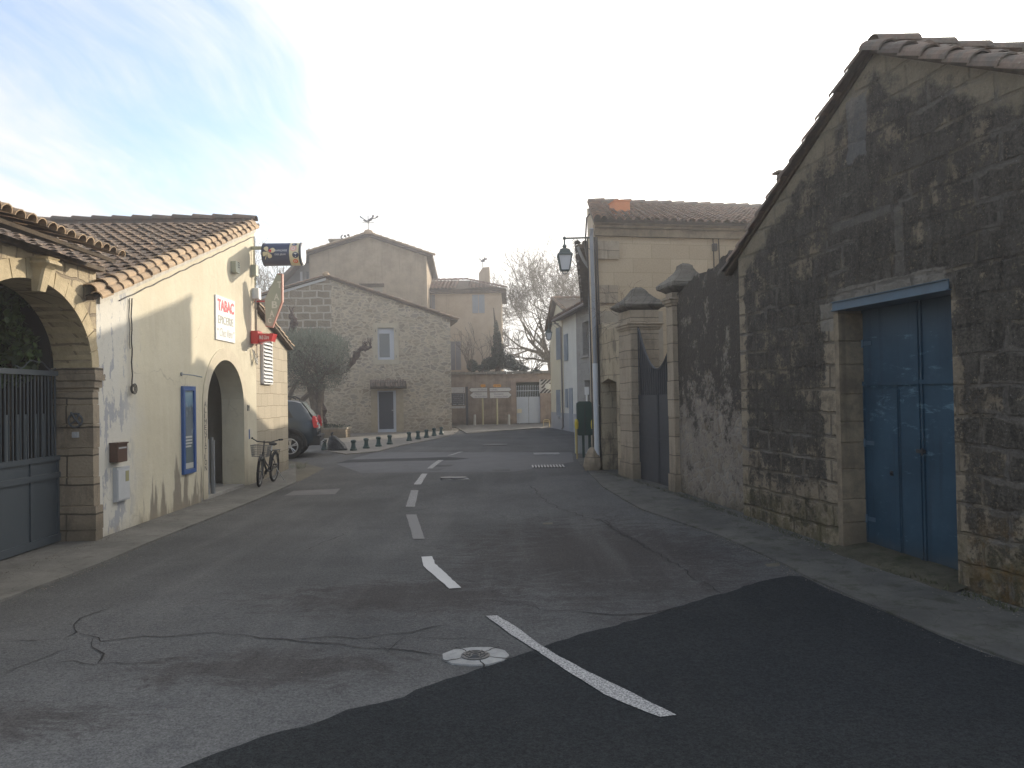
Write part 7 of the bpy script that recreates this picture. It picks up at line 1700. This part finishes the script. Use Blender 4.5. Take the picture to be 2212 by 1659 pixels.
# tailgate glass on the sloping rear
mb = MB(); mb.add([(.115, -.70, 1.14), (.115, .70, 1.14), (.43, .58, 1.56), (.43, -.58, 1.56)], [(0, 3, 2, 1)]); mb.v = [(x-.035, y, z+.022) for x, y, z in mb.v]; mb.build('rear_window', hatchglass, car)
mb = MB(); mb.box(-.10, .20, -.86, .86, .36, .62); mb.tube([(-.11, -.8, .60), (-.11, .8, .60)], .03, 6); mb.build('bumper', cladding, car)
mb = MB(); mb.box(-.125, -.10, -.6, .6, .36, .44); mb.build('skid_plate', galv, car)
for sg in (1, -1):
    mb = MB(); P_ = [(-.03, .86), (.03, .84), (.07, .88), (.10, 1.08), (.08, 1.18), (.03, 1.16), (-.025, 1.02)]
    mb.add([(x, sg*.905 - sg*(.02 if z > 1.1 else 0), z) for x, z in P_] + [(x-.04 if x > .02 else x-.03, sg*.76, z) for x, z in P_], [tuple(range(7)), tuple(range(7, 14))[::-1]] + [(i, (i+1) % 7, 7+(i+1) % 7, 7+i) for i in range(7)]); mb.build('tail_light', lampred, car)
    mb = MB(); mb.box(-.062, -.03, min(sg*.80, sg*.87), max(sg*.80, sg*.87), .93, 1.0); mb.build('reversing_light', white_p, car)
    mb = MB(); mb.tube([(.55, sg*.62, 1.66), (.70, sg*.62, 1.74), (1.6, sg*.62, 1.755), (2.2, sg*.62, 1.73), (2.35, sg*.62, 1.65)], .022, 6); mb.build('roof_rail', cladding, car)
for cxw in (.70, 3.37):
    for sg in (ys_, -ys_):
        mb = MB(); mb.ring((cxw, sg*.885, .40), .40, .06, 'y', 24, 6, arc=(-.02, .52)); mb.disc((cxw, sg*.875-.03, .37), .38, t=.06); mb.build('wheel_arch', cladding, car)
        w = MB(); w.lathe([(.20, -.11), (.31, -.11), (.345, -.08), (.35, 0), (.345, .08), (.31, .11), (.20, .11)], (0, 0, 0), 28, M=Matrix.Translation((cxw, sg*.84, .35)) @ Matrix.Rotation(math.pi/2, 4, 'X')); o = w.build('wheel', rubber, car); wo = sub(o, car)
        w = MB(); yo = sg*.96
        w.ring((cxw, yo, .35), .205, .018, 'y', 24, 6); w.tube([(cxw, yo-.01, .35), (cxw, yo+.01, .35)], .05, 10)
        for k in range(5):
            a = k*2*math.pi/5+.3
            for da in (-.16, .16): w.tube([(cxw+.04*math.cos(a+da), yo, .35+.04*math.sin(a+da)), (cxw+.205*math.cos(a+da*.9), yo-.005*sg, .35+.205*math.sin(a+da*.9))], .017, 5)
        w.disc((cxw, yo-.045 if sg > 0 else yo+.035, .35), .2, t=.01, tint=0); w.build('rim', chrome, wo)
mb = MB(); mb.box(-.04, -.005, -.28, .28, .80, .92); mb.build('number_plate', paint('plate_white', (.6, .6, .58), .4), car)
mb = MB(); mb.tube([(-.1, -.0, .42), (-.22, 0, .40), (-.23, 0, .47)], .025, 6); mb.build('tow_bar', black_m, car)
# ================================================================ bicycle
pf_ = Vector((-.3220*15.7, 15.7, 0)); pr_ = Vector((-.3053*16.62, 16.62, 0)); hb = (pf_-pr_).normalized(); lb_v = Vector((-hb.y, hb.x, 0))
WB = 1.0; mid = (pf_+pr_)/2; rr_ = .305
ob = mid - hb*WB/2; ob.z = g(ob.x, ob.y)+.034
BM = Matrix(((hb.x, lb_v.x, 0, 0), (hb.y, lb_v.y, 0, 0), (0, 0, 1, 0), (0, 0, 0, 1)))
class BikeFrame: M = Matrix.Translation(ob) @ BM @ Matrix.Rotation(R(-4), 4, 'X')
bk = Thing('bicycle', 'black city bicycle with a wire front basket leaning beside the arched shop doorway', 'bicycle', BikeFrame, (0, 0, 0))
def wheel(cx, steer=0.0):
    M = Matrix.Translation((cx, 0, rr_)) @ Matrix.Rotation(steer, 4, 'Z')
    mb = MB(); mb.ring((0, 0, 0), rr_-.018, .026, 'y', 32, 8, M=M); o = mb.build('wheel', rubber, bk, True); w = sub(o, bk)
    mb = MB(); mb.ring((0, 0, 0), rr_-.045, .011, 'y', 32, 6, M=M); mb.build('rim', chrome_shade, w)
    mb = MB()
    for k in range(24): a = k*math.pi/12; mb.tube([(.015*math.cos(a), .02*(-1)**k, .015*math.sin(a)), ((rr_-.05)*math.cos(a+.12*(-1)**k), 0, (rr_-.05)*math.sin(a+.12*(-1)**k))], .0018, 3, M=M)
    mb.tube([(0, -.035, 0), (0, .035, 0)], .016, 8, M=M); mb.build('spokes', chrome_shade, w)
    mb = MB(); mb.ring((0, 0, 0), rr_+.022, .016, 'y', 20, 5, M=M, arc=((.02, .48) if cx < .5 else (.12, .5))); mb.build('mudguard', black_m, bk)
wheel(0); wheel(WB, R(8))
hz = .78
mb = MB(); bb = (.42, 0, .25); sx = .30; seat = (sx, 0, .66); hdn = (.86, 0, .64); hdl = (.875, 0, .54)
mb.tube([bb, (.335, 0, .56), seat], .018, 8); mb.tube([bb, (.62, 0, .33), hdl], .021, 8); mb.tube([(.39, 0, .34), (.63, 0, .44), (.865, 0, .60)], .016, 8)
for s_ in (-1, 1): mb.tube([(0, s_*.05, rr_), bb], .010, 6); mb.tube([(0, s_*.05, rr_), (.325, s_*.02, .58)], .009, 6); mb.tube([(WB, s_*.05, rr_), (.93, s_*.045, .50), (.885, s_*.02, .53)], .011, 6)
mb.tube([(.89, 0, .50), (.85, 0, .68)], .024, 8); mb.build('frame', black_m, bk)
mb = MB(); mb.tube([(.85, 0, .68), (.835, 0, .86), (.845, 0, .90)], .014, 8)
mb.tube([(.66, .30, .93), (.74, .27, .93), (.84, .14, .88), (.85, 0, .875), (.84, -.14, .88), (.74, -.27, .93), (.66, -.30, .93)], .012, 8); mb.build('handlebar', black_m, bk)
for s_ in (-1, 1): mb = MB(); mb.tube([(.75, s_*.272, .93), (.63, s_*.305, .93)], .019, 8); mb.build('grip', rubber, bk)
mb = MB(); mb.tube([(sx, 0, .64), (.275, 0, .78)], .013, 8); mb.build('seat_post', chrome, bk)
mb = MB(); mb.tube([(.16, 0, .81), (.22, 0, .82), (.32, 0, .81), (.42, 0, .815)], [.075, .085, .05, .02], 10); mb.v = [(x, y, .80+(z-.81)*.45) for x, y, z in mb.v]; mb.build('saddle', rubber, bk, True)
mb = MB(); bx0, bx1, by, z0, z1 = .93, 1.17, .17, .60, .82
def bask(z, k): return [(bx0+.02*k, -by+.03*k, z), (bx1-.03*k, -by+.03*k, z), (bx1-.03*k, by-.03*k, z), (bx0+.02*k, by-.03*k, z), (bx0+.02*k, -by+.03*k, z)]
for j in range(6): mb.tube(bask(z1-(z1-z0)*j/5, j/5), .004 if j else .006, 4)
for k in range(11):
    t_ = k/10
    for y_ in (-by, by): mb.tube([(bx0+(bx1-bx0)*t_, y_, z1), (bx0+.02+(bx1-bx0-.05)*t_, y_*.83, z0)], .0028, 3)
    for x_, xb_ in ((bx0, bx0+.02), (bx1, bx1-.03)): mb.tube([(x_, -by+2*by*t_, z1), (xb_, (-by+2*by*t_)*.83, z0)], .0028, 3)
    mb.tube([(bx0+.02, (-by+2*by*t_)*.83, z0), (bx1-.03, (-by+2*by*t_)*.83, z0)], .0028, 3)
mb.build('basket', chrome_shade, bk)
mb = MB(); mb.box(-.18, .22, -.06, .06, .655, .668); mb.tube([(-.12, .055, .655), (0, .055, rr_)], .006, 5); mb.tube([(-.12, -.055, .655), (0, -.055, rr_)], .006, 5); mb.tube([(.2, 0, .66), (.31, 0, .62)], .006, 5); mb.build('carrier', black_m, bk)
mb = MB(); mb.disc((.42, -.05, .25), .075, t=.01); mb.tube([(.42, -.07, .25), (.47, -.08, .10)], .010, 6); mb.box(.44, .53, -.16, -.09, .09, .11); mb.tube([(.42, .07, .25), (.37, .08, .40)], .010, 6); mb.box(.33, .42, .09, .16, .39, .41); mb.build('crankset', black_m, bk)
mb = MB(); mb.tube([(.02, .05, rr_-.02), (-.13, .20, .0)], .008, 6); mb.build('kickstand', chrome, bk)
mb = MB(); mb.tube([(.93, 0, .56), (.965, 0, .565)], .03, 10); mb.build('headlight', chrome, bk)
# ================================================================ ironwork in the road
p = on_ground(1027, 1421)
mh = Thing('manhole_cover', 'round iron manhole cover in a pale concrete collar, in the middle foreground', 'manhole', W, (p.x, p.y, 0))
z = g(p.x, p.y); mb = MB(); n = 11; rm = random.Random(5)
P_ = [(p.x+.225*math.cos(2*math.pi*k/n)*rm.uniform(.92, 1.04), p.y+.185*math.sin(2*math.pi*k/n)*rm.uniform(.92, 1.04)) for k in range(n)]
mb.add([(x, y, z+.015) for x, y in P_] + [(x, y, z-.02) for x, y in P_], [tuple(range(n))] + [(i, i+n, (i+1) % n+n, (i+1) % n) for i in range(n)]); mb.build('collar', material('collar_concrete', m_plain((.27, .27, .26), (.36, .36, .345), 9, 0, 60, .4), .85), mh)
for a_ in (.9, 2.2, 3.6, 5.0, 6.0):
    m2 = MB(); q = []
    for k in range(5):
        r_ = .10+.135*k/4; aa = a_+rm.uniform(-.06, .06); q.append((r_, aa))
    vs = []
    for r_, aa in q: vs += [(p.x+r_*math.cos(aa-.03), p.y+r_*math.sin(aa-.03), z+.0165), (p.x+r_*math.cos(aa+.03), p.y+r_*math.sin(aa+.03), z+.0165)]
    m2.add(vs, [(2*i, 2*i+1, 2*i+3, 2*i+2) for i in range(4)]); m2.build('collar_joint', crackm, mh)
mb = MB(); mb.lathe([(.095, 0), (.095, .022), (.085, .024), (0, .024)], (p.x, p.y, z), 24)
for r_ in (.02, .045, .07): mb.ring((p.x, p.y, z+.026), r_, .004, 'z', 20, 4)
for k in range(6): a = k*math.pi/3; mb.tube([(p.x+.03*math.cos(a), p.y+.03*math.sin(a), z+.026), (p.x+.085*math.cos(a), p.y+.085*math.sin(a), z+.026)], .004, 4)
mb.build('lid', paint('cast_iron', (.09, .088, .085), .5, .5, .3), mh)
q = gp(*rz([(1050, 292), (1080, 290), (1195, 292), (1215, 304), (1065, 306)], 1000, 1700, 1.3825)); c_ = on_ground(*rz([(1130, 298)], 1000, 1700, 1.3825)[0])
sl_ = Thing('double_cover', 'pale slab with two small round covers, in the road between the dashes and the grate', 'manhole', W, (c_.x, c_.y, 0))
so_ = sheet('slab', q, .016, material('slab_concrete', m_plain((.21, .21, .20), (.28, .28, .27), 9, 0, 60, .4), .85), skirt=.03); so_.parent = sl_.e; so_.matrix_parent_inverse = sl_.e.matrix_basis.inverted()
for X_ in (1100, 1152):
    c2_ = on_ground(*rz([(X_, 298)], 1000, 1700, 1.3825)[0]); mb = MB(); mb.lathe([(.17, 0), (.17, .034), (0, .036)], (c2_.x, c2_.y, g(c2_.x, c2_.y)), 20); mb.build('lid', paint('iron_lid', (.10, .10, .10), .5, .5, .2), sl_)
for lab, pp_ in (('striped drain grate in the right lane', (1648, 231)),):
    c_ = on_ground(*rz([pp_], 1000, 1700, 1.3825)[0]); z = g(c_.x, c_.y); dg_ = Thing('drain_grate', lab, 'drain grate', W, (c_.x, c_.y, z))
    mb = MB(); mb.box(c_.x-.36, c_.x+.36, c_.y-.3, c_.y+.3, z-.01, z+.009); mb.build('pit', crackm, dg_)
    mb = MB()
    for k in range(11): mb.box(c_.x-.34+.068*k-.017, c_.x-.34+.068*k+.017, c_.y-.3, c_.y+.3, z+.0095, z+.022)
    mb.build('slats', paint('grate_iron', (.30, .30, .31), .5, .5, .3), dg_)
c_ = on_ground(*rz([(1640, 162)], 1000, 1700, 1.3825)[0]); z = g(c_.x, c_.y); mb = MB(); mb.box(c_.x-.35, c_.x+.35, c_.y-.35, c_.y+.35, z-.01, z+.024); mb.lathe([(.22, 0), (.22, .03), (0, .031)], (c_.x, c_.y, z), 20)
solo(mb, 'inspection_cover', material('cover_concrete', m_plain((.22, .22, .22), (.28, .28, .28), 6, 0), .8), 'small pale square cover in the road above the drain grate', 'manhole', W, (c_.x, c_.y, z))
c_ = on_ground(*rz([(1355, 111)], 1000, 1700, 1.3825)[0]); z = g(c_.x, c_.y); mb = MB(); mb.lathe([(.42, 0), (.42, .022), (0, .023)], (c_.x, c_.y, z), 24)
solo(mb, 'round_cover', paint('dull_iron', (.06, .06, .062), .6, .4), 'distant dark round cover in the middle of the road bend', 'manhole', W, (c_.x, c_.y, z))
mb = MB(); rgt = random.Random(77)
def grit(pt, s_):
    z_ = g(pt[0], pt[1])+pt[2]; a_ = rgt.uniform(0, 6.28); n_ = rgt.choice((4, 5)); hh = s_*rgt.uniform(.3, .8); t_ = rgt.random()
    P_ = [(pt[0]+s_*math.cos(a_+k*6.283/n_)*rgt.uniform(.6, 1.1), pt[1]+s_*math.sin(a_+k*6.283/n_)*rgt.uniform(.6, 1.1)) for k in range(n_)]
    mb.add([(x, y, z_) for x, y in P_] + [(pt[0], pt[1], z_+hh)], [(k, (k+1) % n_, n_) for k in range(n_)], t_)
for _ in range(1500):
    x_ = rgt.uniform(-3, 14); y_ = -abs(rgt.gauss(0, .10))-.01; q_ = LF.w(x_, y_); grit((q_.x, q_.y, .029), rgt.uniform(.003, .011))
for _ in range(2000):
    x_ = rgt.uniform(0, 13.5); y_ = -abs(rgt.gauss(0, .12))-.01; q_ = RF.w(x_, y_); grit((q_.x, q_.y, .023), rgt.uniform(.003, .012))
for ln_ in (left_edge, re_):
    for _ in range(1300):
        k = rgt.randint(0, len(ln_)-2); t_ = rgt.random(); u_ = Vector(ln_[k]).lerp(Vector(ln_[k+1]), t_); grit((u_.x+rgt.gauss(0, .07), u_.y+rgt.gauss(0, .07), .006), rgt.uniform(.003, .009))
for _ in range(700): grit((rgt.uniform(-4, 4), rgt.uniform(2.5, 12), .006), rgt.uniform(.002, .006))
solo(mb, 'grit', m_leaf((.05, .042, .032), (.24, .21, .16)), 'scattered grit and dry leaf bits along the kerbs and wall feet', 'grit', W, (0, 8, 0), kind='stuff')
# chimney cowl glimpsed above the barn's verge
cq = RF.px(1688, 384, 1.2); mb = MB(); mb.box(cq[0]-.05, cq[0]+.05, 1.15, 1.3, cq[1]-.6, cq[1]+.02); mb.box(cq[0]-.09, cq[0]+.09, 1.1, 1.35, cq[1]+.06, cq[1]+.09)
for s_ in (-.04, .04): mb.box(cq[0]+s_-.008, cq[0]+s_+.008, 1.15, 1.3, cq[1]+.02, cq[1]+.06)
solo(mb, 'chimney_cowl', tiles_d, 'tiny chimney cowl peeping over the sloping verge of the barn roof', 'chimney', RF, (cq[0], 1.2, cq[1]-.5))
# ================================================================ light, sky
SUN = Vector((.462, .580, .235)).normalized()
el = math.asin(SUN.z); az = math.atan2(SUN.x, SUN.y)
sd = bpy.data.lights.new('sun', 'SUN'); sd.energy = SUN_E; sd.angle = R(.53); sd.color = (1.0, .88, .72)
so = bpy.data.objects.new('sun', sd); C.objects.link(so); so.rotation_euler = (-SUN).to_track_quat('-Z', 'Y').to_euler(); so.location = (20, 30, 30)
wd = bpy.data.worlds.new('World'); bpy.context.scene.world = wd; wd.use_nodes = True; nt = wd.node_tree; N = NB(nt)
bgn = nt.nodes['Background']; sky = nt.nodes.new('ShaderNodeTexSky'); sky.sky_type = 'NISHITA'; sky.sun_disc = False; sky.sun_elevation = el; sky.sun_rotation = az
sky.dust_density = .35; sky.air_density = 1.0; sky.ozone_density = 1.3
tc = nt.nodes.new('ShaderNodeTexCoord').outputs['Generated']; p3 = N.xyz(tc)
zc_ = N.m('ADD', N.m('MAXIMUM', p3[2], 0.0), .10)
pl_ = N.comb(N.m('DIVIDE', p3[0], zc_), N.m('DIVIDE', p3[1], zc_), 0.0)
rot = N.node('ShaderNodeMapping'); N.put(rot.inputs['Vector'], N.warp(pl_, .45, 1.1)); rot.inputs['Scale'].default_value = (1.5, .42, 1); rot.inputs['Rotation'].default_value = (0, 0, R(SKR)); rot.inputs['Location'].default_value = (SKX, SKYY, 0)
c1n = N.noise(rot.outputs[0], 1.0, 9, .58, .3); c2n = N.noise(rot.outputs[0], .38, 4, .5); c3n = N.noise(N.mapv(rot.outputs[0], (3, 1.2, 1)), 2.2, 6, .6)
dt = N.node('ShaderNodeVectorMath', operation='DOT_PRODUCT'); N.put(dt.inputs[0], tc); dt.inputs[1].default_value = SUN
cosr = N.m('MAXIMUM', dt.outputs['Value'], 0.0)
cov = N.m('ADD', N.m('MULTIPLY', c1n, .55), N.m('MULTIPLY', c2n, .50)); cov = N.m('ADD', cov, N.m('MULTIPLY', c3n, .14))
cov = N.m('ADD', cov, N.m('MULTIPLY', N.ss(cosr, .50, .92), .32)); cov = N.m('ADD', cov, N.m('MULTIPLY', N.ss(p3[2], .26, .02), .14))
cov = N.ss(cov, CL0, CL1)
glow = N.m('ADD', N.m('ADD', CB, N.m('MULTIPLY', N.m('POWER', cosr, 3.0), CG1)), N.m('MULTIPLY', N.m('POWER', cosr, 28.0), CG2))
cl = N.mix(1.0, (1.0, .965, .915), N.comb(glow, glow, glow), 'MULTIPLY')
low = N.ss(p3[2], -.02, .02)
fin = N.mix(cov, N.mix(1.0, sky.outputs[0], (SKYB, SKYB*1.02, SKYB*1.08), 'MULTIPLY'), cl)
N.put(bgn.inputs['Color'], fin); bgn.inputs['Strength'].default_value = SKY_S
# ================================================================ haze
if HAZE > 0:
    mb = MB(); mb.box(-60, 60, -14, 100, -1.3, 22); hz_ = bpy.data.materials.new('haze'); hz_.use_nodes = True; nt = hz_.node_tree; nt.nodes.remove(nt.nodes['Principled BSDF'])
    pv = nt.nodes.new('ShaderNodeVolumePrincipled'); pv.inputs['Color'].default_value = (.95, .96, 1, 1); pv.inputs['Density'].default_value = HAZE; pv.inputs['Anisotropy'].default_value = .7
    nt.links.new(pv.outputs[0], nt.nodes['Material Output'].inputs['Volume'])
    o = mb.build('haze', hz_); o['kind'] = 'stuff'
sc = bpy.context.scene
sc.view_settings.view_transform = 'Standard'; sc.view_settings.look = 'None'; sc.view_settings.exposure = EXPO; sc.view_settings.gamma = 1
sc.cycles.max_bounces = 8; sc.cycles.diffuse_bounces = 5; sc.cycles.use_denoising = DEN
sc.cycles.volume_bounces = 1; sc.cycles.volume_step_rate = 4
